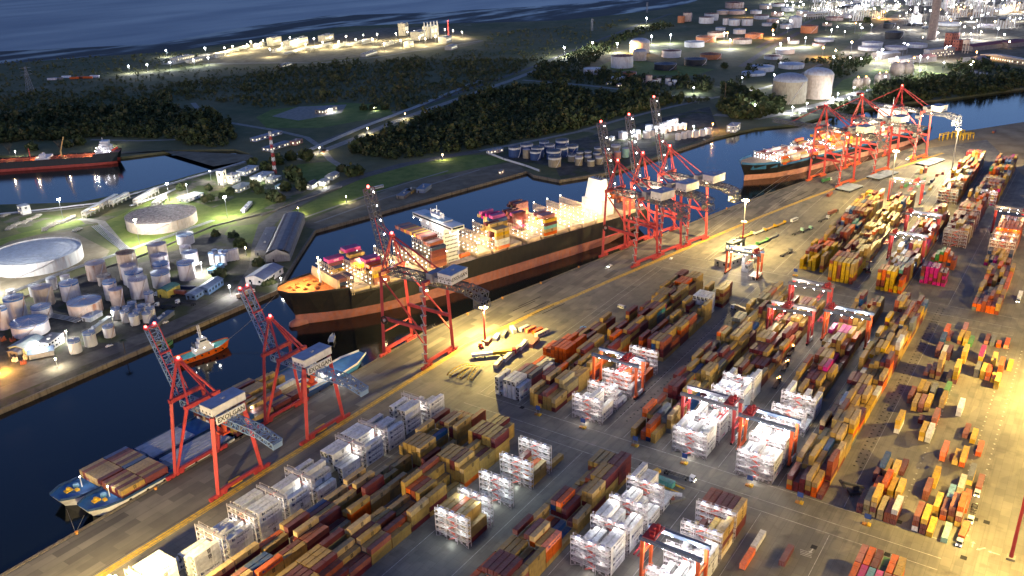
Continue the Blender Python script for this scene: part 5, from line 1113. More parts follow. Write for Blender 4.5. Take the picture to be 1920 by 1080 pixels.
# ================================================================== ship-to-shore cranes
GREYL = M('lattice_grey', (.085, .09, .115), .55); HOUSEW = M('machine_house', (.56, .55, .57), .55, dirt=(.4, .37, .36), damt=.2); HROOF = M('machine_house_roof', (.36, .37, .43), .6)
def bogies(m, x0, x1, y, col):
    m.use(col); n = 4
    for e in (0, 1):
        xb = x0 if e == 0 else x1
        m.box(xb-5, y-.6, 1.1, xb+5, y+.6, 2.1)
        for k in range(n): m.box(xb-4.8+k*2.5, y-.7, .35, xb-3.0+k*2.5, y+.7, 1.2)
def house_sign(t, x0, x1, y0, y1, z0, z1, faces, size):
    m = MB(HOUSEW); m.box(x0, y0, z0, x1, y1, z1-.3); h = m.build('machinery_house', t)
    m = MB(HROOF); m.box(x0-.2, y0-.2, z1-.29, x1+.2, y1+.2, z1); m.box((x0+x1)/2-1, (y0+y1)/2-1, z1+.01, (x0+x1)/2+.6, (y0+y1)/2+.5, z1+.7); m.build('roof', h)
    for f in faces:
        m = MB(DARKT)
        if f == '-y': letters(m, 'EXOLGAN', size, ((x0+x1)/2, y0-.03, (z0+z1)/2-.15), '-y')
        else: letters(m, 'EXOLGAN', size*.75, (x0-.03, (y0+y1)/2, (z0+z1)/2-.15), '-x')
        m.build('lettering', h)
    m = MB(DARK)
    for k in range(3): m.box(x0-.02, y0+(y1-y0)*(.15+.3*k), z0+.5, x0-.01, y0+(y1-y0)*(.15+.3*k)+.8, z0+1.5)
    m.build('vent', h)
def crane_old(X, label, col=RED, ang=64, BL=36.5):
    t = thing('quay_crane', label, 'harbour crane', (X, 306.3, 0), 0, 'old quay cranes'); g = 31.8; wb, wt = 13.0, 8.6
    for s in (-1, 1):
        for n, a, b, w0, w1 in (('leg', (s*wb, g, 1.8), (s*wt, g-1.5, 40), 1.5, 1.7), ('leg', (s*(wb-.6), g-.9, 2.4), (s*wt, g-13, 40), 1.2, 1.5), ('leg', (s*wb, 0, 1.8), (s*wt, .8, 40), 1.8, 2.2)):
            m = MB(col); m.tube(a, b, w0*.62, w1*.62, 4); m.build(n, t)
    for y in (0, g): m = MB(col); m.box(-wb, y-.7, 2.1, wb, y+.7, 3.6); bogies(m, -wb, wb, y, col); m.build('sill_beam', t)
    for y in (g-1.5, g-13): m = MB(col); m.bar((-wt-1.2, y, 40), (wt+1.2, y, 40), 1.7, 2.0); m.build('portal_beam', t)
    m = MB(WHITE); m.box(-wt+.6, -1.6, 36.6, wt-.6, -.9, 40.4); pb = m.build('sign_beam', t)
    m = MB(DARKT); letters(m, 'EXOLGAN', 3.3, (0, -1.64, 38.5), '-y'); m.build('lettering', pb)
    house_sign(t, -wt+.2, wt+2, .5, 9, 40.5, 44.6, (), 2)
    for s in (-1, 1):
        m = MB(col); m.bar((s*wt, g-1.5, 40.8), (s*.8, g+.4, 57), 1.0); m.bar((s*wt*.9, g-13, 40.8), (s*.7, g-.2, 56.8), .9); m.build('a_frame', t)
    m = MB(col); m.box(-1.6, g-1, 56.6, 1.6, g+1.6, 57.8); m.bar((0, g-.2, 57), (0, 8.5, 42.2), .7); hd = m.build('a_frame_head', t)
    m = MB(L_RED); m.ball((0, g, 58.6), .8, 8, 5); m.build('beacon', hd)
    ca, sa = cos(radians(ang)), sin(radians(ang)); BP_ = lambda q, o=0.0, x=0.0: (x, g+1.5+q*ca-o*sa, 37.5+q*sa+o*ca)
    m = MB(BLUEG); m.truss(BP_(0), BP_(BL), 5.2, 3.4, 12, .26); m.build('boom', t)
    m = MB(col)
    for s in (-1, 1): m.bar(BP_(17, 1.8, s*1.8), (s*.6, g+.4, 57), .3); m.bar(BP_(0, 2, s*2.6), BP_(BL, 2, s*2.6), .38)
    m.bar(BP_(23, 2, -2.9), BP_(23, 2, 2.9), 1.4, .6); m.bar(BP_(BL, 0, -3.3), BP_(BL, 0, 3.3), 2.6, 1.0); bh = m.build('boom_tip', t)
    m = MB(L_RED); m.ball(BP_(BL+1, 0, -2.4), .7, 8, 5); m.ball(BP_(BL+1, 0, 2.4), .7, 8, 5); m.build('beacon', bh)
    m = MB(BLUEG); m.truss((0, g+1, 35.6), (0, -20, 35.2), 5.6, 3.4, 16, .28); m.truss((0, -20, 35.2), (0, -31, 32.5), 5.6, 2.6, 4, .26); m.box(-2.6, -31.3, 30.4, 2.6, -30.3, 33); m.build('girder', t)
    m = MB(M('cab_orange', (.6, .08, .03), .5)); m.box(-2.8, 3.5, 26.5, 1.4, 8.2, 27.3); m.box(-2.2, 4, 29.8, 1.2, 7.5, 33.6); m.box(-1.6, 4.4, 27.3, .4, 6.6, 29.8); tr = m.build('trolley', t)
    m = MB(GLASS); m.box(-2.24, 4.4, 30.4, -2.2, 7.1, 32.4); m.build('cab_window', tr)
    m = MB(YEL); m.box(-4.5, 1.2, .05, 2, 3.4, 2.4); m.build('cable_cabinet', t)
    return t
crane_old(213.5, 'nearest blue boomed crane over the first barge'); crane_old(269.5, 'second blue boomed crane over the second barge')
def crane_new(X, Y, rz, label, up=True, ang=77, BL=50, col=RED, lights=True, sign=False, low=RED):
    t = thing('container_crane', label, 'harbour crane', (X, Y, 0), rz, 'tall container cranes'); g = 33.0; wb, wt = 13.4, 10.2; H = 53
    for s in (-1, 1):
        for y, n in ((g, 'leg'), (0, 'leg')):
            m = MB(col); m.tube((s*wb, y, 2), (s*wt, y, H), 1.25, 1.15, 4); m.build(n, t)
        xs = lambda z: wb+(wt-wb)*(z-2)/(H-2)
        m = MB(col); m.bar((s*xs(25), 0, 25), (s*xs(25), g, 25), 1.5, 1.9); m.build('portal_beam', t)
        m = MB(col); m.bar((s*xs(52), g, 51), (s*xs(26), 5.5, 25.5), .75); m.bar((s*xs(25), 10, 24.5), (s*xs(15), .4, 15), .7); m.build('brace', t)
        m = MB(DARK); m.bar((s*(xs(26)), 8, 26.2), (s*xs(26), g-6, 26.2), .9, .12); m.build('walkway', t)
    for y in (0, g):
        m = MB(low); m.bar((-wb, y, 3.6), (wb, y, 3.6), 1.3, 1.8); bogies(m, -wb+1, wb-1, y, low); m.build('sill_beam', t)
        m = MB(col); m.bar((-wt-1, y, H), (wt+1, y, H), 1.9, 2.4); m.build('portal_top', t)
    m = MB(col); m.bar((-wb+1.6, g, 15.5), (wb-1.6, g, 15.5), .8); m.build('water_side_tie', t)
    for s in (-1, 1):
        m = MB(col); m.bar((s*wt*.95, g, H+1), (s*.9, g-2, 74), .8); m.bar((s*wt*.6, g-.5, H+1), (s*.5, g-2, 74), .5); m.bar((s*.9, g-2, 74), (s*5, -2, 56), .75); m.build('a_frame', t)
    m = MB(col); m.box(-1.4, g-3.2, 73.4, 1.4, g-.8, 75.2); hd = m.build('a_frame_head', t)
    m = MB(L_RED); m.ball((0, g-2, 76), .9, 8, 5); m.build('beacon', hd)
    m = MB(GREYL)
    ca, sa = cos(radians(ang)), sin(radians(ang)); BP_ = lambda q, o=0.0, x=0.0: (x, g+2.5+q*ca-o*sa, 53+q*sa+o*ca)
    if up: m.truss(BP_(0), BP_(BL), 6, 3.6, 14, .3)
    else: m.truss((0, g+2.5, 52), (0, g+56, 52), 6, 3.2, 14, .3)
    bm = m.build('boom', t)
    if up:
        m = MB(col); m.bar(BP_(27, 1.8, -1.9), (-.7, g-2, 74), .3); m.bar(BP_(27, 1.8, 1.9), (.7, g-2, 74), .3); m.bar(BP_(4, 2, -3.1), BP_(32, 2, -3.1), .4); m.build('stay', t)
        m = MB(L_RED); m.ball(BP_(BL+1), .9, 8, 5); m.build('beacon', bm)
        if lights:
            m = MB(L_COOL)
            for k in range(6): m.ball(BP_(3+k*(BL-6)/5, 0, 3.2), .42, 6, 4)
            m.build('lamp', bm)
    else:
        m = MB(col); m.bar((-1.9, g+34, 53.5), (-.7, g-2, 74), .35); m.bar((1.9, g+34, 53.5), (.7, g-2, 74), .35); m.build('stay', t)
    m = MB(GREYL); m.truss((0, g+2, 51.5), (0, -24, 51.5), 6, 3.6, 20, .34); m.truss((0, -24, 51.5), (0, -36, 49), 6.4, 5, 4, .3); m.box(-3, -30, 42.6, 3, -29.6, 46); m.truss((0, -30, 44.6), (0, -37, 44.6), 6.4, 5, 3, .26); m.build('girder', t)
    m = MB(DARK)
    for s in (-1, 1): m.box(s*3.6-.5, -22, 53.5, s*3.6+.5, g, 53.7); m.box(s*4.1-.03, -22, 54.6, s*4.1+.03, g, 54.68)
    m.build('walkway', t)
    house_sign(t, -6.5, 9.0, -17.5, -7.5, 54.5, 60.5, ('-y', '-x') if sign else (), 3.0)
    m = MB(M('trolley_grey', (.2, .2, .24), .5)); m.box(-4, -5, 52.6, 4, 2.5, 55.6); m.box(-3.6, 5, 44, -.6, 9.5, 47); m.box(-5.5, -2.5, 52.5, 5.5, 1.8, 58); m.build('trolley', t)
    m = MB(STEEL)
    for k in range(8): z = 4+k*6; m.box(-wb+.2+(k*.35)-1.9, -1.7, z, -wb+.3+k*.35, 1.7, z+.15); m.bar((-wb-1.4+k*.36, -1.5, z), (-wb-1.4+k*.36+.36, 1.5, z+6), .14, .6)
    m.build('stairway', t)
    m = MB(BLACK); a = 24
    for i in range(a):
        p, q = 2*pi*i/a, 2*pi*(i+1)/a; m.bar((-wb-1.4, g-4+2.3*cos(p), 25.3+2.3*sin(p)), (-wb-1.4, g-4+2.3*cos(q), 25.3+2.3*sin(q)), .5, .8)
    m.use(STEEL); m.tube((-wb-1.7, g-4, 25.3), (-wb-1.1, g-4, 25.3), .9, .9, 12); m.build('cable_reel', t)
    if lights:
        m = MB(L_WARM)
        for p in ((-9, -.9, 49), (9, -.9, 49), (0, 12, 49.2), (-8, g-1, 49)): m.box(p[0]-.5, p[1]-.5, p[2]-.3, p[0]+.5, p[1]+.5, p[2])
        m.build('floodlight', t)
        lamp((0, 15, 48), CRP*lights*.9, (1, .78, .42), 1, spot=(Vector((X, Y, 0))+Vector((-15*sin(rz), 15*cos(rz), 0)), 150), parent=None).location = Vector((X-15*sin(rz), Y+15*cos(rz), 48))
    return t
crane_new(365.2, 306, 0, 'tall red crane standing alone before the container ship bow', ang=77, BL=49.5, lights=.12, sign=True)
for i, (x, y, r, p) in enumerate([(578.5, 271.8, -14, .35), (609, 265.5, -14, .9), (641, 257, -14, .2)]): crane_new(x, y, radians(r), ['left', 'middle', 'right'][i]+' crane of the red trio with raised booms', lights=p, ang=[75, 78, 77][i], BL=[51, 51.5, 61][i])
for i, (x, y, r, p) in enumerate([(875, 198.5, -17, .8), (938.5, 180, -18, 1.1), (1014.5, 157, -18, 1.0)]): crane_new(x, y, radians(r), ['near left', 'middle', 'far right'][i]+' crane of the orange lit trio at the second ship', up=False, lights=p, low=ORANGE)

# ================================================================== ships
def hull(name, parent, st, L, cols, zs, bw=1.2):
    "st: stations (u, half breadth at bottom, at boot top, at deck, deck height); cols: hull red, hull dark, deck"
    m = MB(cols[0]); n = len(st)
    def ring(s): u, b0, b1, b2, zd, du = s; return [(u+du*0, 0, zs[0]) if False else (u, b0*.8, zs[0]), (u, b0, zs[1]), (u, b1, zs[2]), (u-du, b2, zd)]
    for sgn in (1, -1):
        for i in range(n-1):
            A = ring(st[i]); B = ring(st[i+1])
            for k in range(3):
                m.use(cols[0] if k < 2 else cols[1])
                q = [(A[k][0], sgn*A[k][1], A[k][2]), (B[k][0], sgn*B[k][1], B[k][2]), (B[k+1][0], sgn*B[k+1][1], B[k+1][2]), (A[k+1][0], sgn*A[k+1][1], A[k+1][2])]
                m.add(q if sgn < 0 else q[::-1], [(0, 1, 2, 3)])
    E = ring(st[-1]); m.use(cols[1]); m.add([(p[0], p[1], p[2]) for p in E]+[(p[0], -p[1], p[2]) for p in E[::-1]], [tuple(range(8))])
    o = m.build(name, parent)
    m = MB(cols[2])
    for i in range(n-1):
        A = ring(st[i])[3]; B = ring(st[i+1])[3]
        m.add([(A[0], -A[1], A[2]), (B[0], -B[1], B[2]), (B[0], B[1], B[2]), (A[0], A[1], A[2])], [(0, 1, 2, 3)])
    m.build('deck', parent)
    m = MB(cols[3] if len(cols) > 3 else cols[1])
    for sgn in (1, -1):
        for i in range(n-1):
            A = ring(st[i])[3]; B = ring(st[i+1])[3]; m.bar((A[0], sgn*A[1], A[2]+bw/2), (B[0], sgn*B[1], B[2]+bw/2), .2, bw)
    m.build('bulwark', parent)
    return o
BOOT = M('boot_top_red', (.24, .1, .1), .7, dirt=(.3, .08, .03), dscale=.08, damt=.4); HBLACK = M('hull_black', (.014, .014, .017), .45, dirt=(.03, .02, .02)); DECKC = M('deck_cream', (.42, .3, .2), .7, dirt=(.25, .13, .07), damt=.4); DECKO = M('deck_orange', (.55, .2, .06), .7, dirt=(.3, .09, .03), damt=.4)
LASH = M('lashing_bridge_cream', (.52, .4, .27), .6); SHW = M('superstructure_white', (.66, .66, .66), .5, var=.05, dirt=(.5, .46, .42), damt=.15)
SA = radians(-17.5)
SHIP = thing('container_ship', 'large black container ship with red boot top and lit lashing bridges', 'ship', (205*cos(SA)-513.5*sin(SA), 205*sin(SA)+513.5*cos(SA), 0), SA)
st = [(10, .3, .3, .6, 24.5, 10), (16, 2.5, 3.0, 8.5, 24, 12), (24, 6, 7.5, 14.5, 23.3, 10), (34, 10, 12.5, 19, 22.5, 5), (43, 13.5, 16.5, 21.8, 21.8, 2), (44, 13.8, 17, 22, 17.2, 2), (62, 18.5, 21.5, 24, 17, 0), (90, 23, 24, 24.5, 17, 0), (120, 24.4, 24.5, 24.5, 17, 0), (240, 24.4, 24.5, 24.5, 17, 0), (280, 23, 24.5, 24.5, 17, 0), (312, 15, 22.5, 24, 17, 0), (330, 9, 21, 23.5, 17.5, 0)]
hull('hull', SHIP, st, 330, (BOOT, HBLACK, DECKC, HBLACK), (-6.5, -2.6, 4.8))
m = MB(BOOT); prof = [(0.02, -9), (2.2, -7.8), (3.4, -4), (3.6, 2), (3.2, 9), (2, 17)]
n = 12; vs = []
for r, u in prof: vs += [(u+13.5, r*cos(2*pi*i/n), -1.6+r*sin(2*pi*i/n)) for i in range(n)]
m.add(vs, [(k*n+i, k*n+(i+1) % n, (k+1)*n+(i+1) % n, (k+1)*n+i) for k in range(5) for i in range(n)]); m.build('bulbous_bow', SHIP, True)
m = MB(DECKO); 
for i in range(4):
    A = st[i]; B = st[i+1]; m.add([(A[0]-A[5], -A[3]+.3, A[4]+.05), (B[0]-B[5], -B[3]+.3, B[4]+.05), (B[0]-B[5], B[3]-.3, B[4]+.05), (A[0]-A[5], A[3]-.3, A[4]+.05)], [(0, 1, 2, 3)])
for u, y in ((10, 3), (10, -3), (17, 6), (17, -6), (24, 9), (24, -9), (14, 0), (22, 0), (28, 4), (28, -4)): m.tube((u, y, 23.3), (u, y, 24.8), .9, .7, 8); m.box(u-1.4, y-1, 23.2, u+1.4, y+1, 24.1)
m.build('forecastle_gear', SHIP)
m = MB(LASH); m.hexa([(33.4, -19, 22.5), (34.2, -19, 22.5), (34.2, 19, 22.5), (33.4, 19, 22.5), (34.6, -19, 28.5), (35.2, -19, 28.5), (35.2, 19, 28.5), (34.6, 19, 28.5)])
for k in range(12): m.box(35, -18+k*3.2, 22.4, 36.2, -17.6+k*3.2, 28)
m.build('breakwater', SHIP)
m = MB(SHW); m.tube((31, 0, 22.5), (31, 0, 40), .8, .4, 8); m.box(30, -2.5, 36, 32, 2.5, 36.5); fm = m.build('foremast', SHIP); m = MB(L_WARM); m.ball((30.4, 0, 31), .45, 6, 4); m.ball((31, 0, 40.6), .5, 6, 4); m.build('lamp', fm)
lamp((17, 0, 36), SHP*2.2, (1, .62, .24), .6, parent=SHIP)
m = MB(LASH)
BAYS = [44.2, 58.6, 73.2, 87.8, 104.4, 148.2, 162.8, 177.4, 196, 210.6, 225.2, 239.8, 254.4, 269]
for u in BAYS+[302]: m.box(u, -21, 17.02, u+12.4, 21, 19.9)
for u in BAYS:
    for y in range(-20, 21, 5): m.box(u+.3, y-.05, 19.9, u+12.1, y+.05, 20.02)
m.build('hatch_covers', SHIP)
def lashing(u, tall=12.0):
    m = MB(LASH)
    ys = [-23+46*i/17 for i in range(18)]
    for x in (u, u+1.2):
        for y in ys: m.box(x-.1, y-.12, 17.02, x+.1, y+.12, 17+tall)
        for z in (19.8, 22.6, 25.4, 17+tall-.4): m.box(x-.06, -23, z-.1, x+.06, 23, z+.1)
    for z in (19.9, 22.7, 25.5): m.box(u, -23, z, u+1.2, 23, z+.08)
    for i in range(17): m.bar((u-.05, ys[i], 19.9), (u-.05, ys[i+1], 22.6), .09) if i % 2 else m.bar((u-.05, ys[i], 25.4), (u-.05, ys[i+1], 22.6), .09)
    o = m.build('lashing_bridge', SHIP)
    m = MB(L_WHITE)
    for i in range(0, 17, 2):
        for z in (21.9, 24.7): m.box(u-.25, ys[i]+.9, z, u-.08, ys[i]+1.25, z+.3)
    for y in (-22.6, 22.6): m.ball((u+.6, y, 17+tall+.7), .42, 6, 4)
    m.build('lamp_row', o)
for u in (42.4, 57, 71.6, 86.2, 102.4, 119, 146.4, 161, 175.6, 194.2, 208.8, 223.4, 238, 252.6, 267.2): lashing(u, 12 if u < 236 else 14)
for u in (50, 66, 81, 96, 154, 169, 186, 204, 218, 233, 247, 262, 276): lamp((u, (u*13) % 20-14, 27.5), SHP*(.5 if u < 200 else .8), (1, .74, .42), .5, parent=SHIP)
for u in (60, 100, 160, 200, 240, 270): lamp((u+3, -25.5, 20.5), SHP*.05, (1, .7, .35), .3, parent=SHIP)
# bridge house, thin across the ship, wings beyond the sides
m = MB(SHW)
for k in range(9): m.box(122+(k > 6)*1, -15, 17.02+k*3.0, 136, 15, 19.9+k*3.0)
m.box(123, -25.5, 44.1, 134, 25.5, 47.2); m.box(125, -13, 47.3, 133, 13, 48.2); m.box(126, -5, 48.3, 131, 5, 50.6)
bh = m.build('bridge_house', SHIP)
m = MB(GLASS); m.box(122.9, -25, 45.3, 122.99, 25, 46.6); m.box(124, -25.6, 45.3, 133, -25.52, 46.6)
for k in range(8):
    for j in range(9): m.box(121.9, -13.4+j*3.2, 18.2+k*3, 121.98, -12.4+j*3.2, 19.2+k*3); m.box(124+j*1.2, -15.1, 18.2+k*3, 124.7+j*1.2, -15.02, 19.2+k*3)
m.build('window_band', bh)
m = MB(M('bridge_deck_blue', (.3, .45, .55), .6)); m.box(123.4, -12.4, 48.21, 132.4, 12.4, 48.3); m.build('top_deck', bh)
m = MB(SHW)
for y in (-8, 0, 8): m.tube((128, y, 48), (128, y, 57 if y == 0 else 53), .35, .2, 6)
m.box(127.5, -3, 53.4, 128.5, 3, 53.9); m.ball((128, 5, 52), 1.1, 8, 6); m.ball((128, -5, 52), .9, 8, 6); m.build('radar_mast', bh)
m = MB(L_WHITE)
for y in (-24, -15, -5, 5, 15, 24): m.ball((122.5, y, 43.4), .3, 6, 4)
m.build('lamp_row', bh)
lamp((116, -8, 49), SHP*.5, (1, .9, .8), .5, parent=SHIP); lamp((140, -20, 42), SHP*.5, (1, .9, .8), .5, parent=SHIP)
m = MB(M('lifeboat_orange', (.7, .16, .04), .5)); m.tube((131, -22.5, 23), (139, -22.5, 23), 1.6, 1.6, 10); m.build('lifeboat', SHIP)
# funnel block aft
m = MB(SHW); m.box(283, -12, 17.02, 297, 12, 29.9); m.hexa([(284, -9.5, 30), (295, -9.5, 30), (295, 9.5, 30), (284, 9.5, 30), (286, -7.2, 47), (294, -7.2, 47), (294, 7.2, 47), (286, 7.2, 47)]); fu = m.build('funnel', SHIP)
m = MB(DARK)
for y in (-4, -1.5, 1.5, 4): m.tube((290, y, 46.8), (291.5, y, 49.6), .7, .7, 8)
m.build('exhaust_pipe', fu); lamp((276, -18, 44), SHP*.9, (1, .86, .62), .5, parent=SHIP)
m = MB(SHW); m.tube((150, 0, 17), (150, 0, 17.5), .2, .2, 6); m.build('deck_pipe', SHIP)
SX = Matrix.Translation(SHIP.location) @ Matrix.Rotation(SA, 4, 'Z')
DECKB = []
def deckstack(u, r0, r1, heights, pal, z0=20.05, L=12.19, wide=2.52, near=-24.2):
    for r in range(r0, r1):
        h = heights[(r-r0) % len(heights)]
        for t in range(h):
            hn = heights[(r-1-r0) % len(heights)] if r > r0 else 0
            if t < h-1 and r > r0 and hn > t and not u < 100 and False: continue
            c = pick(pal) if isinstance(pal, dict) else pal[t % len(pal)]
            edge = t == h-1 or r == r0 or hn <= t
            DECKB.append((u+L/2+.1, near+wide*(r+.5), z0+t*2.62, L, c, logo_of(c, 'dry') if r == r0 else None, edge, r, t))
deckstack(26.5+9, 3, 7, [2, 2, 2, 2], dict(magenta=10, navy=30, maroon=40), 23)
deckstack(58.6, 0, 4, [5, 4, 5, 5], ['maroon', 'brown', 'yellow', 'tan', 'orange'], L=12.19); deckstack(58.6, 4, 7, [6, 6, 6], ['maroon', 'tan', 'yellow', 'maroon', 'brown', 'magenta'])
deckstack(58.6, 12, 19, [4, 5, 5, 6, 6, 6, 5], ['maroon', 'yellow', 'yellow', 'maroon', 'tan', 'magenta']); deckstack(46, 16, 19, [4, 4, 4], ['yellow', 'navy', 'maroon', 'magenta'])
deckstack(105.8, 0, 19, [6, 7, 7, 7]+[8]*15, dict(maroon=34, brown=34, pink=8, yellow=8, orange=8, navy=8, magenta=3))
deckstack(163.4, 0, 3, [6, 6, 6], ['orange', 'white', 'white', 'tan', 'yellow', 'tan']); deckstack(163.4, 3, 8, [7, 6, 7, 6, 5], TAN); deckstack(177.4, 8, 13, [6, 7, 7, 6, 7], ['tan', 'yellow', 'tan', 'yellow', 'tan', 'blue', 'magenta']); deckstack(177.4, 13, 17, [6, 6, 7, 6], dict(tan=30, magenta=20, maroon=30))
deckstack(198, 9, 15, [6, 6, 5, 6, 5, 6], dict(magenta=10, maroon=50, brown=25)); deckstack(210.8, 0, 6, [5, 6, 6, 6, 5, 6], ['orange', 'tan', 'teal', 'maroon', 'yellow', 'pink']); deckstack(210.8, 14, 19, [7, 7, 6, 7, 6], dict(tan=40, brown=30, maroon=20, orange=10))
deckstack(198, 15, 18, [5, 5, 4], dict(magenta=10, maroon=50)); deckstack(303, 2, 17, [4, 4, 5, 3], dict(orange=40, yellow=30, brown=20))
def deckbox(name, p, rz, L, c, lg, label, group):
    o = put(name, cmesh(L, c, lg, 2.6), None, p, rz); return tag(o, label, 'container', group)
seenl = {}
for u, y, z, L, c, lg, edge, r, t in DECKB:
    if not edge: continue
    w = ["by the bow", "at the forward hatch", "in the tall red bay", "behind the bridge", "in the aft middle bays", "behind the funnel"][(u > 52)+(u > 100)+(u > 150)+(u > 187)+(u > 290)]
    if u > 177 and u < 187: w = "in the blue topped bay"
    if 215 < u < 290: w = "in the last loaded bay"
    deckbox('deck_container', SX @ Vector((u, y, z)), SA, L, c, lg, f'{COLN[c]} box, {["bottom", "second", "third", "fourth", "fifth", "sixth", "seventh", "eighth"][t]} tier, {nth(r)} row from quay, big ship {w}', 'containers on the big ship')
# second ship
SB = radians(-20.6)
S2 = thing('container_ship', 'smaller container ship with a blue bow under the far cranes', 'ship', (688*cos(SB)-574.5*sin(SB), 688*sin(SB)+574.5*cos(SB), 0), SB)
HBLUE = M('bow_blue', (.03, .13, .3), .5)
st2 = [(6, .3, .3, .6, 15.5, 6), (14, 3, 4, 9, 15, 7), (24, 7, 9, 15, 14.5, 4), (38, 12, 15, 18.5, 14, 1), (39, 12.2, 15.2, 18.6, 10.5, 1), (70, 18, 19, 19.5, 10.5, 0), (260, 19.3, 19.5, 19.5, 10.5, 0), (300, 14, 18, 19, 10.5, 0), (318, 8, 16, 18, 11.5, 0)]
hull('hull', S2, st2, 318, (M('boot_top_pink', (.5, .24, .18), .7), HBLACK, DECKC, HBLUE), (-6, -2.6, 3.2), 2.2)
m = MB(HBLUE); 
for i in range(3):
    A, B = st2[i], st2[i+1]
    for s in (-1, 1): m.add([(A[0]-A[5]*.45, s*(A[3]*.75+.4), 9.5), (B[0]-B[5]*.45, s*(B[3]*.9+.35), 9.5), (B[0]-B[5], s*(B[3]+.3), B[4]+1.3), (A[0]-A[5], s*(A[3]+.3), A[4]+1.3)], [(0, 1, 2, 3)])
m.build('bow_band', S2)
m = MB(SHW)
for k in range(9): m.box(252, -14, 10.52+k*3, 266, 14, 13.4+k*3)
m.box(252, -20, 37.6, 263, 20, 40.4); m.box(254, -9, 40.5, 262, 9, 42.5); m.tube((258, 0, 42), (258, 0, 52), .4, .2, 6); m.box(268, -5, 10.5, 276, 5, 40); b2 = m.build('bridge_house', S2)
m = MB(GLASS); m.box(251.9, -19, 38.6, 251.98, 19, 39.8); 
for k in range(8):
    for j in range(8): m.box(251.9, -12+j*3.2, 11.8+k*3, 251.98, -11+j*3.2, 12.8+k*3)
m.build('window_band', b2)
S2X = Matrix.Translation(S2.location) @ Matrix.Rotation(SB, 4, 'Z')
q2 = random.Random(4); c2 = []
for b in range(13):
    u = 42+b*14.8; mean = [2, 3, 3, 2, 4, 1, 5, 6, 5, 4, 5, 5, 5][b]
    for r in range(14):
        h = max(0, mean+q2.choice([-1, 0, 0, 1])) if b not in (5,) else q2.choice([0, 1])
        for t in range(h):
            c = ['orange', 'yellow'][q2.random() < .35] if b in (6, 7) and t > 1 else q2.choices(['white', 'orange', 'maroon', 'pink', 'tan', 'cream', 'brown', 'magenta'], [30, 14, 14, 10, 10, 12, 8, 4])[0]
            if t == h-1 or r < 3: c2.append((u+6.2, -17.8+r*2.55, 11.2+t*2.62, c, b, r, t))
    m = MB(LASH)
    for y in range(-18, 19, 4): m.box(u-1.9, y-.12, 10.5, u-1.7, y+.12, 20); m.box(u-.9, y-.12, 10.5, u-.7, y+.12, 20)
    for z in (13.5, 16.5, 19.5): m.box(u-1.9, -18, z, u-.7, 18, z+.15)
    o = m.build('lashing_bridge', S2); m = MB(L_COOL)
    for y in range(-16, 18, 4):
        for z in (14.6, 17.6): m.box(u-2.05, y-.2, z, u-1.92, y+.2, z+.35)
    m.build('lamp_row', o)
    if b % 2 == 0: lamp((u-1.3, -6, 26), SHP*.45, (1, .9, .72), .5, parent=S2)
for u, y, z, c, b, r, t in c2:
    deckbox('deck_cargo_box', S2X @ Vector((u, y, z)), SB, 12.19, c, None, f'{COLN[c]} box, {["bottom", "second", "third", "fourth", "fifth", "sixth", "seventh"][t]} tier, {nth(r)} row from quay, {nth(b)} bay, far ship', 'containers on the far ship') if len([1]) else 0
lamp((246, 0, 44), SHP*.8, (1, .92, .8), .6, parent=S2)
# tanker in the basin
TA = radians(135.5)
tx, ty = G(218, 313, -2.5)
TK = thing('tanker_ship', 'small orange decked tanker moored in the still basin', 'ship', (tx-sin(TA)*13+cos(TA)*-4, ty+cos(TA)*-13*0-6, 0), TA)
TK.location = (575+5, 955+8, 0)
stt = [(0, 6, 9, 10.5, 10.5, 3), (6, 9.5, 11.5, 12, 10.2, 0), (24, 12, 12.5, 12.5, 9.6, 0), (25, 12, 12.5, 12.5, 7.2, 0), (150, 12.3, 12.5, 12.5, 7.2, 0), (165, 8, 10, 12, 9, 0), (178, .5, 1, 3, 10.5, -5)]
hull('hull', TK, stt, 178, (M('boot_top_tanker', (.4, .07, .05), .6), M('hull_dark_green', (.012, .02, .025), .4), M('deck_rust_red', (.5, .12, .05), .6), HBLACK), (-5, -2.6, .6))
TZ = Matrix.Translation((0, 0, 3.6))
m = MB(SHW); m.xf = TZ
for k in range(5): m.box(7+(k == 3), -10+k*1.2, 6.2+k*2.8, 22-k*1.5, 10-k*1.2, 8.9+k*2.8)
m.box(4, -2.5, 6.3, 7.5, 2.5, 15); m.tube((14, 0, 17), (14, 0, 24), .35, .2, 6); m.ball((17, 0, 18.6), 1, 8, 5); dk = m.build('deckhouse', TK)
m = MB(GLASS); m.xf = TZ; m.box(17.6, -6, 15.4, 17.7, 6, 16.6); [m.box(22.0-k*1.5, -8+j*3, 7.4+k*2.8, 22.08-k*1.5, -7+j*3, 8.3+k*2.8) for k in range(3) for j in range(6)]; m.build('window_band', dk)
m = MB(L_COOL); m.xf = TZ; [m.ball((x, y, z), .32, 6, 4) for x, y, z in ((22.4, 6, 9.3), (22.4, 0, 12), (22.4, -6, 9.3), (12, 10.4, 9.3), (6, 10.5, 9.4), (14, 9.2, 12), (17, 8.6, 14.6))]; m.build('lamp_row', dk)
m = MB(M('lifeboat_red', (.6, .06, .03), .5)); m.xf = TZ; m.bar((-2, 3, 12), (5, 3, 8.5), 2.2, 2); m.build('lifeboat', TK)
m = MB(M('deck_pipe_rust', (.42, .12, .05), .6)); m.xf = TZ; [m.tube((28, y, 4.6), (140, y, 4.6), .3, .3, 6) for y in (-3, -1.5, 0, 1.5, 3)]; [m.box(30+k*9, -12, 3.62, 30.5+k*9, 12, 4.7) for k in range(13)]; m.build('cargo_pipes', TK)
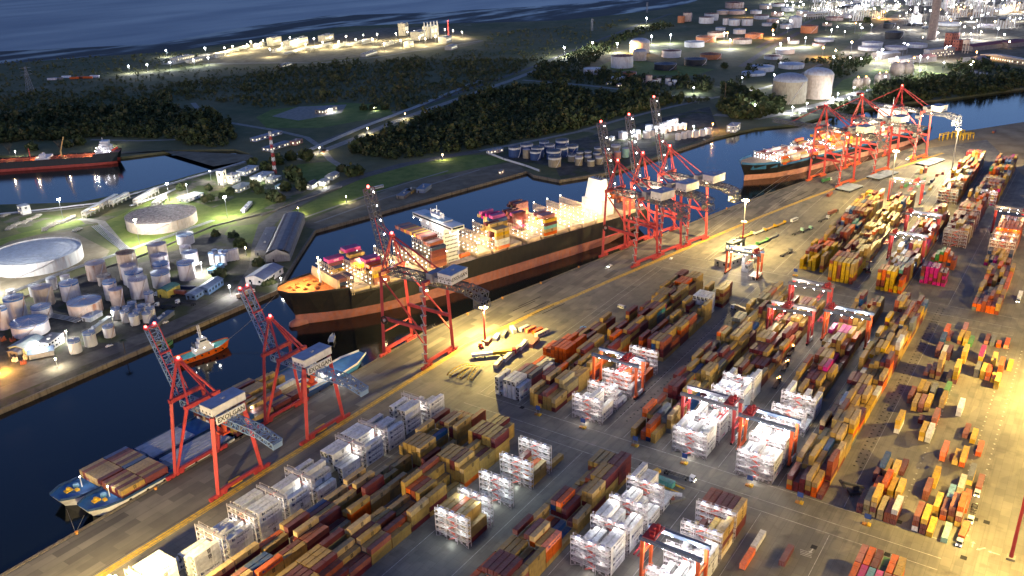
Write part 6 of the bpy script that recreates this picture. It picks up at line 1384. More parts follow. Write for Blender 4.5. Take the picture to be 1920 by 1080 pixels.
m = MB(SHW); m.xf = TZ; m.box(74, -11, 3.7, 88, 11, 6.5); m.box(78, 3, 6.5, 84, 8, 10); m.ball((81, 0, 9), 2, 8, 5); m.build('manifold_house', TK)
m = MB(M('crane_cream', (.62, .42, .16), .5)); m.xf = TZ; m.tube((62, 0, 3.6), (62, 0, 11), 1, .9, 8); m.bar((62, 0, 11), (55, 2, 28), .9); m.build('deck_crane', TK); m = MB(RED); m.xf = TZ; m.tube((96, 0, 3.6), (96, 0, 17), .6, .3, 6); m.build('mast', TK)
for u, y in ((28, 8), (60, -8), (90, 6), (120, -6)): lamp((u, y, 14), SHP*.22, (1, .62, .3), .4, parent=TK)
lamp((27, 0, 17), SHP*.3, (1, .95, .9), .4, parent=TK)
# barges beside the near cranes
def barge(name, label, u0, Y0, rz, L, B, tiers, pal, bow=True, white=True):
    t = thing('cargo_barge', label, 'barge', (u0, Y0, 0), rz)
    NV = M('barge_navy', (.02, .05, .13), .5); stb = [(3, .5, 1.2, 4.4, 3.0, 3), (8, B*.34, B*.42, B*.48, 2.4, 1.5), (16, B*.47, B*.49, B*.5, 1.4, 0), (L-12, B*.49, B*.5, B*.5, 1.4, 0), (L, B*.42, B*.46, B*.47, 1.6, 0)]
    hull('hull', t, stb, L, (NV, M('barge_white', (.6, .6, .6), .5) if white else NV, M('barge_deck_blue', (.03, .12, .3), .6), NV), (-4, -2.75, -2.5))
    m = MB(YEL); m.box(5.2, -.4, 2.6, 8.6, 2, 3.3); m.tube((7, 1.2, 2.6), (7, 1.2, 4.2), .9, .9, 8); m.box(9, -2.4, 1.8, 10.6, -.6, 3); m.use(paint('skyblue')); m.tube((11.4, 2.4, 1.7), (11.4, 2.4, 3.3), 1.3, 1.3, 10); m.use(WHITE); m.tube((13, 0, 1.5), (13, 0, 7), .25, .2, 6); m.build('deck_gear', t)
    m = MB(BLACK)
    for s in (-1, 1):
        for k in range(int(L/9)): m.tube((18+k*9, s*B*.5, .2), (18+k*9, s*(B*.5+.5), .2), .7, .7, 8)
    m.build('fender', t)
    m = MB(L_WHITE); m.ball((13, 0, 7.3), .35, 6, 4); m.build('lamp', t); lamp((13.3, 0, 7.0), SHP*.05, (.9, .95, 1), .3, parent=t)
    return t
B1 = barge('barge', 'nearest white bowed barge loaded with tan containers', 159.5, 348.6, radians(-1.0), 78, 16.6, 2, TAN); B2 = barge('barge', 'outer white bowed barge alongside the nearest one', 157, 367, radians(-1.0), 86, 17, 2, TAN)
B3 = barge('barge', 'second barge with teal hull behind the first crane', 244, 367.5, radians(-1), 74, 17, 2, TAN, white=False); B4 = barge('barge', 'long barge under the second crane', 244, 348.6, radians(-1), 66, 16, 2, TAN, white=False)
bq = random.Random(2); i = 0
BARG = []
for bay, (u, Y, rows, hs, pal) in enumerate([(174.5, 356.6, 6, [2]*6, None), (174.5, 375.4, 7, [2]*7, None), (187.1, 356.6, 6, [2]*6, None), (187.1, 375.2, 7, [2]*7, None), (240, 356, 6, [2, 3, 2, 3, 2, 3], None), (240, 375.6, 7, [3]*7, None), (253, 356, 6, [3, 2, 3, 2, 2, 2], None), (253, 375.4, 7, [3, 3, 2, 3, 3, 3, 3], None), (266, 356, 6, [2, 2, 3, 2, 2, 2], None), (266, 375.2, 7, [3, 3, 2, 3, 3, 3, 2], None), (279, 356, 6, [2, 3, 2, 2, 2, 2], None), (279, 375, 6, [2, 2, 3, 2, 2, 3], None)]):
    for r in range(rows):
        for t in range(hs[r]):
            c = bq.choices(['tan', 'maroon', 'blue', 'brown', 'white', 'orange'], [54, 30, 4, 6, 3 if bay > 4 else 0, 4 if bay > 4 else 0])[0]
            BARG.append((u+6.1, Y-(r+.5)*2.5, .3+t*2.6, c, bay, r, t))
    i += 1
for u, y, z, c, b, r, t in BARG:
    o = put('barge_container', cmesh(12.19, c, logo_of(c, 'dry'), 2.6), None, (u, y, z), radians(-1))
    tag(o, f'{COLN[c]} container, {["bottom", "middle", "top"][t]} tier, {nth(r)} row from {"water" if True else ""}, {nth(b)} stack on the barges', 'container', 'containers on the barges')
for i, (x0, y0, x1, y1, l) in enumerate([(203, 359.4, 228, 374.6, 'outer pale ribbed hatch cover on the barge'), (204, 341, 236, 355.5, 'inner pale ribbed hatch cover beside the first crane')]):
    t = thing('hatch_cover', l, 'hatch cover', ((x0+x1)/2, (y0+y1)/2, 1.2)); m = MB(M('hatch_pale', (.42, .44, .5), .6)); m.box(-(x1-x0)/2, -(y1-y0)/2, 0, (x1-x0)/2, (y1-y0)/2, 1.0)
    for k in range(6): m.box(-(x1-x0)/2, -(y1-y0)/2+(y1-y0)*(k+.4)/6, 1.0, (x1-x0)/2, -(y1-y0)/2+(y1-y0)*(k+.6)/6, 1.2)
    m.build('cover', t); m = MB(paint('blue')); m.box(-(x1-x0)/2-3, -4, -.2, -(x1-x0)/2-.2, 2, 2); m.build('coaming_box', t)
# workboat moored by the second crane
t = thing('supply_boat', 'blue decked work boat with white lattice mast beside the second crane', 'boat', (313, 349, 0), radians(-1))
hull('hull', t, [(-24, 6, 6.5, 6.8, 2, 0), (6, 7, 7.4, 7.6, 1.8, 0), (18, 5.5, 6.5, 7.2, 2.4, 0), (27, .5, 1, 3, 3.4, -3)], 50, (HBLUE, M('boat_blue', (.05, .2, .45), .5), M('boat_deck_blue', (.06, .26, .55), .6), SHW), (-4, -2.6, -1))
m = MB(SHW); m.box(-14, -5, 2, -4, 5, 5); m.box(-12, -4, 5.01, -6, 4, 8); ho = m.build('deckhouse', t); m = MB(GLASS); m.box(-5.98, -3.6, 6.2, -5.9, 3.6, 7.4); m.build('window_band', ho)
m = MB(SHW); m.truss((-10, 0, 8), (-10, 0, 21), 3, 3, 6, .2); m.build('lattice_mast', t); m = MB(L_WHITE); m.ball((-8, -5.2, 6), .5, 6, 4); m.ball((2, -8, 3.4), .5, 6, 4); m.build('lamp', t); lamp((-3, -8.5, 7), SHP*.16, (1, .96, .9), .4, parent=t); lamp((-16, 2, 12), SHP*.08, (1, .96, .9), .4, parent=t)
m = MB(YEL); m.box(-23, -4, 2, -16, 4, 2.6); m.tube((-20, -2, 2.6), (-20, 2, 2.6), 1.8, 1.8, 12); m.build('winch_deck', t)
# tug, launch, tow line
def tug(x, y, rz, label):
    t = thing('tug_boat', label, 'tug', (x, y, 0), rz)
    hull('hull', t, [(-17, 3.6, 4.3, 4.6, .1, 0), (-8, 4.8, 5.0, 5.1, -.1, 0), (4, 4.8, 5.0, 5.2, .5, 0), (12, 2.8, 3.8, 4.6, 1.4, -1), (17, .5, 1.2, 2.4, 2.2, -1.5), (18.2, .2, .4, .8, 2.4, -1.5)], 36, (BOOT, paint('orange'), M('tug_deck_teal', (.16, .5, .4), .6), paint('orange')), (-4, -2.7, -2.2), .8)
    m = MB(SHW); m.box(-4, -3, .2, 8, 3, 4); m.box(-1, -2.4, 4.01, 6, 2.4, 6.6); m.box(0, -2, 6.62, 5, 2, 9); w2 = m.build('wheelhouse', t); m = MB(GLASS); m.box(5.01, -1.8, 7.4, 5.06, 1.8, 8.5); m.box(.4, -2.06, 7.4, 4.6, -2.01, 8.5); m.build('window_band', w2)
    m = MB(SHW); m.truss((2, 0, 9), (1.4, 0, 18), 1.2, 1.2, 5, .12); m.box(.6, -1.6, 13, 2, 1.6, 13.2); m.build('mast', t); m = MB(DARK); m.tube((-3, -1.6, 4), (-3.4, -1.6, 7.5), .5, .5, 8); m.tube((-3, 1.6, 4), (-3.4, 1.6, 7.5), .5, .5, 8); m.build('funnel', t)
    m = MB(BLACK)
    for k in range(7): m.tube((-15+k*4.6, -5.35, .1), (-15+k*4.6, -5.8, .1), .6, .6, 8)
    m.build('tyre_fender', t)
    m = MB(L_WHITE); [m.ball(p, .22, 6, 4) for p in ((7.8, -3.2, 3.6), (2, -3.3, 3.6), (-3.6, -3.2, 3.6), (-3.6, 3.2, 3.6), (3, 0, 10))]; m.build('lamp', t); lamp((-6, -3.8, 6), SHP*.035, (1, .95, .85), .3, parent=t); lamp((11, -1, 8), SHP*.03, (1, .95, .85), .3, parent=t)
    return t
a = G(333, 688, -2.5); b = G(423, 657, -2.5)
tug((a[0]+b[0])/2+2, (a[1]+b[1])/2+4, atan2(b[1]-a[1], b[0]-a[0]), 'orange tug with a teal aft deck towing the big ship')
t = thing('tow_rope', 'long tow rope between the tug and the big ship bow', 'rope'); m = MB(CONC); p0 = Vector((b[0], b[1]+3, .8)); p1 = Vector((352, 433, 20))
for i in range(12): q = lambda s: p0.lerp(p1, s)-Vector((0, 0, 6*s*(1-s))); m.bar(q(i/12), q((i+1)/12), .16)
m.build('rope', t)
a = G(623, 639, -2.5); t = thing('motor_launch', 'little white launch drifting below the big ship', 'boat', (*a, 0), .6); hull('hull', t, [(-4.5, 1.4, 1.6, 1.7, -1.2, 0), (2, 1.4, 1.6, 1.7, -1, 0), (5, .1, .2, .4, -.6, -.5)], 10, (SHW, SHW, SHW), (-3.2, -2.7, -2.3)); m = MB(SHW); m.box(-2, -1, -1.2, 1.6, 1, .4); m.build('cabin', t)
a = G(315, 648, -2.5)
t = thing('mooring_buoy', 'small floating work punt off the far quay near the boom tip', 'boat', (*a, 0), .3); m = MB(TYARD); hull('hull', t, [(-4, 1.2, 1.4, 1.5, -1.6, 0), (3, 1.2, 1.4, 1.5, -1.5, 0), (4.5, .3, .4, .6, -1.4, 0)], 8, (DARK, paint('green'), DARK), (-3.2, -2.7, -2.4))
for i, (p, q) in enumerate([((125, 955), (142, 1000)), ((158, 966), (142, 1000))]):
    t = thing('mooring_rope', ['mooring rope from the outer barge to an orange bollard', 'mooring rope from the nearest barge to an orange bollard'][i], 'rope'); m = MB(CONC); a = G(*p, 2); b = G(*q, .4); m.bar((*a, 2), (*b, .5), .14); m.build('rope', t)
for i, (px, py) in enumerate([(142, 1000), (290, 917), (470, 810), (1012, 532), (1083, 502), (875, 590), (940, 560), (1240, 442), (1360, 392)]):
    x, y = G(px, py); t = thing('bollard', f'mooring bollard on the quay edge, {nth(i)} from the bottom', 'bollard', (x, y-1, .2), 0, 'quay bollards'); m = MB(M('bollard_orange', (.6, .26, .05), .6)); m.lathe((0, 0), [(.7, 0), (.5, .3), (.45, .8), (.8, 1.0), (.8, 1.25), (.3, 1.4)], 12); m.build('post', t)
# ================================================================== vehicles and yard clutter
def wheels(t, xs, hw, r=.5):
    for x in xs:
        m = MB(BLACK)
        for s in (-1, 1): m.tube((x, s*hw-.16, r), (x, s*hw+.16, r), r, r, 12)
        m.build('wheel', t)
def truck(px, py, rz, label, box=None, cab='white', L=12.19, tail=False, xy=None):
    x, y = xy or G(px, py); t = thing('lorry', label, 'lorry', (x, y, 0), rz)
    m = MB(paint(cab)); m.hexa([(6.9, -1.2, .6), (9.4, -1.2, .6), (9.4, 1.2, .6), (6.9, 1.2, .6), (6.9, -1.2, 3.3), (9.1, -1.15, 3.0), (9.1, 1.15, 3.0), (6.9, 1.2, 3.3)]); c = m.build('cab', t)
    m = MB(GLASS); m.hexa([(9.22, -1.05, 1.8), (9.3, -1.05, 1.8), (9.3, 1.05, 1.8), (9.22, 1.05, 1.8), (9.12, -1.0, 2.75), (9.2, -1.0, 2.75), (9.2, 1.0, 2.75), (9.12, 1.0, 2.75)]); m.box(7.8, -1.23, 1.8, 8.8, -1.2, 2.6); m.box(7.8, 1.2, 1.8, 8.8, 1.23, 2.6); m.build('windscreen', c)
    m = MB(DARK)
    for s in (-.5, .5): m.box(-6.2, s-.12, .9, 6.8, s+.12, 1.2)
    for k in range(6): m.box(-6+k*2.4, -1.2, .95, -5.7+k*2.4, 1.2, 1.15)
    m.build('chassis', t); wheels(t, (-5.4, -4.1, 5.2, 8.3), 1.05)
    if box: m = MB(); m.xf = Matrix.Translation((0, 0, 1.25)); add_box(m, L, box, 2, None); m.xf = None; m.build('load', t)
    m = MB(L_RED if tail else L_WHITE)
    if tail: [m.box(-6.35, s*1.0-.15, 1.0, -6.2, s*1.0+.15, 1.25) for s in (-1, 1)]
    else: [m.box(9.41, s*.85-.15, .9, 9.46, s*.85+.15, 1.15) for s in (-1, 1)]
    for s in (-1, 1): pass
    m.build('light_pair', t)
    return t
truck(1806, 1004, pi-.05, 'white lorry with an orange container at the road junction', 'orange'); truck(1824, 962, pi, 'white lorry with an empty trailer queueing on the truck road'); truck(1836, 914, pi, 'white lorry with a brown container, last in the queue', 'brown'); truck(1911, 560, pi, 'long white lorry near the edge of the far truck road', 'white')
truck(0, 0, 0, 'grey box lorry driving between the white reefers and tan block', 'grey', xy=(206, 258.4), tail=True); truck(0, 0, .0, 'white cabbed lorry with a cream box among the reefers', 'cream', xy=(232, 258.0), tail=True)
truck(1543, 414, -.24, 'empty dark trailer with white cab on the quay road'); truck(1494, 438, -.24, 'first of two parallel empty trailers by the white bus', cab='mint'); truck(1510, 434, -.24, 'second of two parallel empty trailers by the white bus', cab='mint'); truck(1472, 478, -.2, 'lone empty trailer nearest the yellow wall of boxes', cab='grey')
truck(1548, 341, -.3, 'green container lorry under the near left far crane', 'green'); truck(1709, 298, pi-.3, 'yellow container lorry beside the far right crane', 'yellow'); truck(1268, 893, pi*1.5, 'dark flat trailer with a white cab by the green generator'); truck(1560, 402, -.24, 'brown boxed lorry ahead of the dark trailer', 'brown', cab='grey')
truck(1392, 586, 1.2, 'tan boxed lorry with bright headlights beside the gantry lane', 'tan'); truck(458, 556, .0, 'lorry with long beige trailers on the far quay', 'cream'); truck(352, 571, 1.9, 'white lorry parked in the far quay yard', cab='white'); truck(797, 212, .55, 'white tank lorry on the causeway road', 'white')
for i, (px, py) in enumerate([(297, 578), (315, 576), (303, 556), (313, 556), (335, 553), (352, 545)]): truck(px, py, 1.9+.1*(i % 2), ['white cab lorry below the green canopy, left', 'white cab lorry below the green canopy, right', 'lorry under the green canopy, left bay', 'lorry under the green canopy, middle bay', 'brown boxed lorry at the canopy right end', 'dark lorry beside the blue office'][i], [None, None, None, None, 'brown', 'navy'][i])
def car(px, py, rz, label, c='white', L=4.4, h=1.5, lights=False, van=False):
    x, y = G(px, py); t = thing('van' if van else 'car', label, 'van' if van else 'car', (x, y, 0), rz)
    m = MB(paint(c)); m.hexa([(-L/2, -.9, .35), (L/2, -.9, .35), (L/2, .9, .35), (-L/2, .9, .35), (-L/2, -.88, .95 if not van else h), (L/2, -.86, .85), (L/2, .86, .85), (-L/2, .88, .95 if not van else h)]) if not van else m.box(-L/2, -1.1, .4, L/2, 1.1, h)
    if not van: m.hexa([(-L*.38, -.8, .93), (L*.22, -.8, .88), (L*.22, .8, .88), (-L*.38, .8, .93), (-L*.28, -.68, h), (L*.06, -.68, h), (L*.06, .68, h), (-L*.28, .68, h)])
    m.build('body', t); m = MB(GLASS)
    if van:
        for s in (-1, 1):
            for k in range(int(L/1.6)): m.box(-L/2+.4+k*1.6, s*1.12-.02, h*.55, -L/2+1.6+k*1.6, s*1.12+.02, h*.85)
    else: m.hexa([(L*.09, -.66, h-.06), (L*.23, -.74, .95), (L*.23, .74, .95), (L*.09, .66, h-.06), (L*.11, -.66, h-.03), (L*.25, -.74, .97), (L*.25, .74, .97), (L*.11, .66, h-.03)])
    m.build('window', t); wheels(t, (-L*.3, L*.3), .85 if not van else 1.0, .34)
    if lights:
        m = MB(L_WHITE); [m.box(L/2+.01, s*.6-.14, .6, L/2+.06, s*.6+.14, .8) for s in (-1, 1)]; m.build('headlight', t); lamp((L/2+.5, 0, 1.0), SHP*.03, (1, .97, .85), .15, spot=((x+9*cos(rz), y+9*sin(rz), 0), 60) and None, parent=t)
    return t
car(1143, 500, pi+.0, 'pickup with bright headlights on the open quay', 'white', 5.2, 1.7, True); car(1258, 486, .1, 'white and red car beside the crane trio', 'white'); car(1489, 415, -.24, 'small white bus on the quay road', 'white', 9, 2.9, van=True); car(648, 925, .05, 'white minibus beside the grey box lorry', 'white', 6.5, 2.5, van=True); car(310, 606, .0, 'white car on the far quay beside the boom tip', 'white'); car(205, 650, .0, 'white car parked along the far quay lawn', 'white'); car(707, 354, -.25, 'long white coach parked above the canal basin', 'white', 15, 3, van=True); car(606, 286, 1.2, 'red car at the lane bridge parking', 'brown'); car(614, 283, 1.2, 'white car at the lane bridge parking', 'white'); car(602, 282, 1.2, 'grey car at the lane bridge parking', 'grey'); car(1165, 578, 1.4, 'white service van standing alone on the open quay', 'white', 5, 2.3, van=True)
for i, (px, py) in enumerate([(1472, 690), (1456, 722), (1482, 662)]):
    x, y = G(px, py); t = thing('terminal_tractor', ['middle', 'nearest', 'farthest'][i]+' dark yard tractor with amber lamps in the gantry lane', 'yard tractor', (x, y, 0), .05); m = MB(DARK); m.box(-6, -1.1, .7, 5, 1.1, 1.2); m.box(3.2, -1.2, 1.2, 5.4, .4, 3); m.build('chassis', t); wheels(t, (-5, -3.7, 2, 4.5), 1.05); m = MB(L_ORANGE); m.ball((4, -.4, 3.4), .4, 6, 4); m.ball((4.4, .9, 2.2), .3, 6, 4); m.build('amber_lamp', t); lamp((6, 0, 3), SHP*.012, (1, .8, .4), .2, parent=t)
# reach stackers
for i, (px, py, r) in enumerate([(1604, 926, 2.2), (1628, 510, .2), (1612, 505, 1.0)]):
    x, y = G(px, py); t = thing('reach_stacker', ['dark reach stacker in the shadow of the open storage', 'red tailed reach stacker beside the yellow wall', 'dark reach stacker behind the yellow wall'][i], 'reach stacker', (x, y, 0), r); m = MB(DARK); m.box(-4, -1.8, .8, 3.5, 1.8, 2); m.box(-1, -1, 2, 1.2, .6, 4); m.build('body', t); m = MB(DARK if i == 0 else paint('maroon')); m.bar((-3.4, 0, 3.4), (6.5, 0, 6.5), .9); m.box(6, -3, 5.4, 7.2, 3, 6); m.box(-4.6, -1.5, 1, -4, 1.5, 2.2); m.build('boom', t); wheels(t, (-2.8, 2.4), 1.9, .85)  # first boom coloured dark to stand in for shadow, the others maroon
# hatch covers laid on the quay
for i, (px, py, w_, d_, r) in enumerate([(1592, 354, 26, 15, -.25), (1647, 333, 22, 14, -.3), (1664, 327, 20, 13, -.3), (1738, 308, 22, 14, -.3), (1752, 303, 20, 13, -.3)]):
    x, y = G(px, py); t = thing('ship_hatch_cover', f'pale ship hatch cover laid on the quay, {nth(i)} from the left', 'hatch cover', (x, y, 0), r, 'hatch covers on the quay'); m = MB(M('hatch_blue_grey', (.33, .38, .46), .6)); m.box(-w_/2, -d_/2, 1.6, w_/2, d_/2, 2.1); [m.box(-w_/2, -d_/2+d_*k/5, 2.1, w_/2, -d_/2+d_*k/5+.3, 2.25) for k in range(5)]; m.build('plate', t); m = MB(DARK); [m.box(-w_/2+.2, -d_/2+.2+k*(d_-.9), 0, w_/2-.2, -d_/2+.7+k*(d_-.9), 1.6) for k in (0, .5, 1)]; m.build('girder', t)
# row signs: blue plate on two posts with a yellow block
for i, (px, py) in enumerate([(1009, 778), (1093, 802), (1191, 836), (1283, 869), (1405, 911), (1499, 943), (1625, 984), (1491, 517)]):
    x, y = G(px, py); t = thing('row_sign', f'blue row sign on two posts with yellow base, {nth(i)} along the cross road' if i < 7 else 'pale row sign alone before the far yellow block', 'sign', (x, y, 0), pi/2*0); m = MB(STEEL); [m.box(-.06, s*1.1-.06, 0, .06, s*1.1+.06, 5.4) for s in (-1, 1)]; m.build('post', t); m = MB(M('sign_blue', (.05, .1, .32), .5)); m.box(-.1, -1.35, 3.2, .02, 1.35, 5.6); m.build('plate', t); m = MB(YEL); m.box(-1, -1.6, 0, 1, -.2, .9); m.use(M('kerb_orange', (.5, .22, .06), .7)); m.box(-1, .1, 0, .8, 1.8, .6); m.build('base', t)
# lone yellow spreader cradles by the lamp mast
x, y = G(884, 697)
for i in range(3):
    t = thing('spreader_cradle', ['left', 'middle', 'right'][i]+' bowed yellow steel cradle lying under the lamp mast', 'steel frame', (x-4+i*1.0, y+5.5-i*5, 0), -.15+i*.2); m = MB(YEL)
    for k in range(10):
        a, b = k/10*pi, (k+1)/10*pi
        for s in (-1, 1): m.bar((-9*cos(a), s*1.3, 1+2.5*sin(a)), (-9*cos(b), s*1.3, 1+2.5*sin(b)), .35)
        m.bar((-9*cos(a), -1.3, 1+2.5*sin(a)), (-9*cos(b), 1.3, 1+2.5*sin(b)), .15)
    m.build('frame', t); m = MB(CONC); m.box(-7, -1, 0, 7, 1, .9); m.build('support', t)
x, y = G(921, 668); t = thing('conveyor_loader', 'long yellow and white loader beside the rust red lamp mast', 'loader', (x, y, 0), 2.35+pi/2*.0); m = MB(YEL); m.box(-13, -1.3, 1.2, -1, 1.3, 3.2); m.use(WHITE); m.box(-.9, -1.3, 1.2, 12, 1.3, 3); m.build('boom', t); m = MB(RED); m.box(-15.5, -1.6, .8, -13, 1.6, 4); m.build('engine_house', t); wheels(t, (-12, -6, 4, 10), 1.3, .6)
t = thing('wheel_loader', 'red small loader at the foot of the lamp mast', 'loader', (*G(902, 652), 0), 1); m = MB(RED); m.box(-2, -1, .7, 2, 1, 2); m.box(-.8, -.9, 2, .8, .9, 3.2); m.bar((2, 0, 1.6), (4, 0, .8), .5); m.build('body', t); wheels(t, (-1.3, 1.3), 1.1, .6)
for i, (px, py, c, r) in enumerate([(916, 643, 'brown', .3), (931, 636, 'white', .3), (946, 630, 'grey', .3), (962, 621, 'white', .9), (983, 619, 'white', -.2), (995, 621, 'orange', -.2), (1008, 624, 'orange', -.2), (935, 684, 'cream', .2), (952, 672, 'white', .15), (967, 660, 'cream', .15), (980, 650, 'white', .2), (1016, 628, 'cream', -.2), (1002, 646, 'brown', .15)]):
    x, y = G(px, py); t = thing('site_cabin', f'{COLN[c]} cabin, {nth(i)} of the odd row around the mast yard', 'cabin', (x, y, 0), r, 'cabins around the mast yard'); m = MB(); add_box(m, 8 if i < 7 else 11, c, 1, None, 2.7, 2.5); m.build('body', t); m = MB(GLASS); [m.box(-2.5+k*2, -1.26, 1.1, -1.6+k*2, -1.225, 1.9) for k in range(3)]; m.build('window', t)
for i, (px, py, s) in enumerate([(1094, 622, 2.4), (1115, 624, 1.8)]):
    x, y = G(px, py); t = thing('water_tank', ['larger', 'smaller'][i]+' blue round tank behind the orange stacks', 'tank', (x, y, 0)); m = MB(M('plastic_blue', (.06, .25, .6), .4)); m.lathe((0, 0), [(s, 0), (s, 3), (s*.5, 3.6)], 14); m.build('shell', t); m = MB(DARK); m.lathe((0, 0), [(s*.2, 3.61), (s*.2, 3.8)], 8); m.build('lid', t)
# quay building under the second mast
house('quay_office', 'low grey quay building with a dark cabin on its roof', 'building', 1385, 487, 46, 12, 5, -.26, wc=(.3, .28, .25), roof=(.28, .28, .27), win=5)
house('roof_cabin', 'dark flat cabin stacked behind the low quay building', 'building', 1378, 469, 17, 6, 8, -.26, wc=(.06, .08, .07), roof=(.2, .23, .23), win=3, lit=True)
tank(1413.5, 463, 8.5, 486, 'c', 'w', 'round cream silo beside the quay building', 'cone')
house('warehouse', 'large white roofed warehouse at the edge by the truck road', 'warehouse', 0, 0, 46, 26, 8, 0, wc=(.6, .6, .58), roof=(.6, .6, .58), xy=(402, -21))
for i, (px, py, c, r) in enumerate([(1400, 444, 'yellow', -.24), (1423, 437, 'white', -.24), (1443, 430, 'yellow', -.24), (1462, 423, 'yellow', -.24), (1429, 456, 'green', -.24), (1447, 447, 'grey', -.24)]):
    x, y = G(px, py); t = thing('flat_rack', f'low {COLN[c]} flat rack, {nth(i)} in the line beside the quay mast', 'flat rack', (x, y, 0), r); m = MB(paint(c)); m.box(-8, -1.2, .9, 8, 1.2, 1.5); [m.box(-8+k*15, -1.2, 1.5, -7+k*15, 1.2, 3) for k in (0, 1)]; m.build('frame', t); wheels(t, (-6, -4.5, 6), 1.05)
x, y = G(1245, 908); t = thing('generator_set', 'green generator box lying among yellow beams', 'generator', (x, y, 0), -pi/2-.1); m = MB(paint('teal')); m.box(-5, -1.6, .2, 5, 1.6, 3); [m.box(-3.5+k*3, -.8, 3.01, -2+k*3, .8, 3.15) for k in range(3)]; m.build('body', t); m = MB(YEL); m.box(-9.5, 1.8, .2, 9.5, 2.3, .9); m.box(-9.5, -2.8, .2, 9.5, -2.2, .9); m.build('lifting_beam', t)
for i, (px, py, c) in enumerate([(1252, 925, 'grey'), (1262, 931, 'white'), (1247, 940, 'brown'), (1268, 938, 'grey'), (1225, 890, 'yellow')]): x, y = G(px, py); t = thing('scrap_frame', f'{COLN[c]} steel panel, {nth(i)} of the loose pile by the generator', 'steel panel', (x, y, 0), .3*i-1.5); m = MB(paint(c)); m.box(-4, -1.2, .1, 4, 1.2, 1.2+.5*(i % 3)); m.build('panel', t); m = MB(DARK); m.box(-4.2, -1.3, 0, -3.8, 1.3, 2.2); m.build('post', t)
for i, (px, py, r) in enumerate([(1772, 262, -.4), (1796, 257, -.4), (1812, 262, -.5)]):
    x, y = G(px, py); t = thing('yellow_straddle_frame' if i != 0 else 'loaded_barge_truck', ['yellow and green parked machine at the far quay end', 'yellow portal frame at the sand edge', 'second yellow portal frame at the sand edge'][i], 'machine', (x, y, 0), r); m = MB(YEL)
    for a in (-9, 0, 9): m.box(a-.4, -2.5, 0, a+.4, -1.7, 7); m.box(a-.4, 1.7, 0, a+.4, 2.5, 7); m.box(a-.4, -2.5, 6.4, a+.4, 2.5, 7.2)
    m.box(-9.4, -2.5, 7.2, 9.4, -1.7, 8); m.box(-9.4, 1.7, 7.2, 9.4, 2.5, 8); m.build('frame', t); wheels(t, (-9, 0, 9), 2.1, .8)
for i in range(14):
    px, py, c = [(1700, 348, 'green'), (1709, 342, 'green'), (1718, 337, 'green'), (1722, 350, 'mint'), (1732, 343, 'green'), (1741, 346, 'grey'), (1748, 340, 'navy'), (1727, 325, 'yellow'), (1735, 322, 'pink'), (1757, 330, 'brown'), (1768, 325, 'maroon'), (1690, 352, 'brown'), (1745, 354, 'tan'), (1733, 364, 'blue')][i]
    x, y = G(px, py); t = thing('flat_container', f'{COLN[c]} odd container, {nth(i)} in the heap by the far quay', 'container', (x, y, 0), .0+(i % 3)*.1, 'odd containers heaped by the far quay'); m = MB(); add_box(m, 6.06 if i % 2 else 12.19, c, 1, None, 2.6+(2.6 if i in (7, 8, 4) else 0)); m.build('body', t)
# row of freight boxes on the shore track
for i, (px, py, c) in enumerate([(98, 150, 'white'), (110, 149, 'grey'), (125, 146, 'white'), (140, 148, 'orange'), (152, 147, 'brown'), (165, 147, 'orange'), (178, 145, 'white')]): x, y = G(px, py); t = thing('freight_box', f'{COLN[c]} freight box, {nth(i)} on the shore track', 'container', (x, y, 0), 2.1, 'freight boxes on the shore track'); m = MB(); add_box(m, 18, c, 1, None, 4, 3.5); m.build('body', t)
# pipe bridges and pipelines on the left bank
def pipeline(label, w_, n, h, *pts, z=.6):
    P = pxs(*pts); t = thing('pipeline', label, 'pipeline'); m = MB(M('pipe_grey', (.4, .4, .42), .4, .4))
    for k in range(n):
        o = w_*(k/(max(1, n-1))-.5)
        for a, b in zip(P, P[1:]):
            d = hypot(b[0]-a[0], b[1]-a[1]); nx, ny = -(b[1]-a[1])/d*o, (b[0]-a[0])/d*o
            m.tube((a[0]+nx, a[1]+ny, h), (b[0]+nx, b[1]+ny, h), .28, .28, 6)
    m.build('pipe_run', t); m = MB(CONC)
    for a, b in zip(P, P[1:]):
        d = hypot(b[0]-a[0], b[1]-a[1]); q = max(1, int(d/14))
        for k in range(q): m.box(a[0]+(b[0]-a[0])*k/q-.2, a[1]+(b[1]-a[1])*k/q-.2, 0, a[0]+(b[0]-a[0])*k/q+.2, a[1]+(b[1]-a[1])*k/q+.2, h-.2)
    m.build('support', t); return t
pipeline('bundle of pipes leading from the tank lawn to the jetty road', 7, 6, .7, (180, 424), (205, 445), (238, 470)); pipeline('pipe run along the still basin bank', 3, 3, 2.2, (0, 405), (90, 396), (190, 384), (258, 365), (330, 345), (460, 306)); pipeline('double pipe run beside the causeway', 8, 5, 1.4, (560, 292), (680, 240), (780, 202), (900, 152)); pipeline('pipe run at the plant lawn corner', 3, 3, 1.5, (245, 388), (300, 370), (340, 352)); pipeline('red pipes between small tanks near the dock', 5, 4, 1.2, (85, 592), (130, 600), (150, 605)); pipeline('pale pipes along the tank farm bund wall', 4, 3, 1, (10, 555), (120, 512), (215, 480), (330, 440), (400, 415))
house('pipe_shed', 'long white pipe shed on the plant lawn', 'shed', 463, 391, 30, 3.5, 2.6, .62, wc=(.66, .66, .64), roof=(.6, .6, .58)); 
for i, (px, py, w_, r) in enumerate([(190, 392, 60, .5), (275, 374, 44, .5), (300, 384, 30, .6), (225, 380, 30, .45)]): unit('pipe_bridge', ['long lit pipe bridge along the basin', 'raised walkway bridge across the basin road', 'pale pipe bridge near the big rusty tank', 'short pipe bridge above the lawn'][i], px, py, w_, 4, 6, 'rack', r)
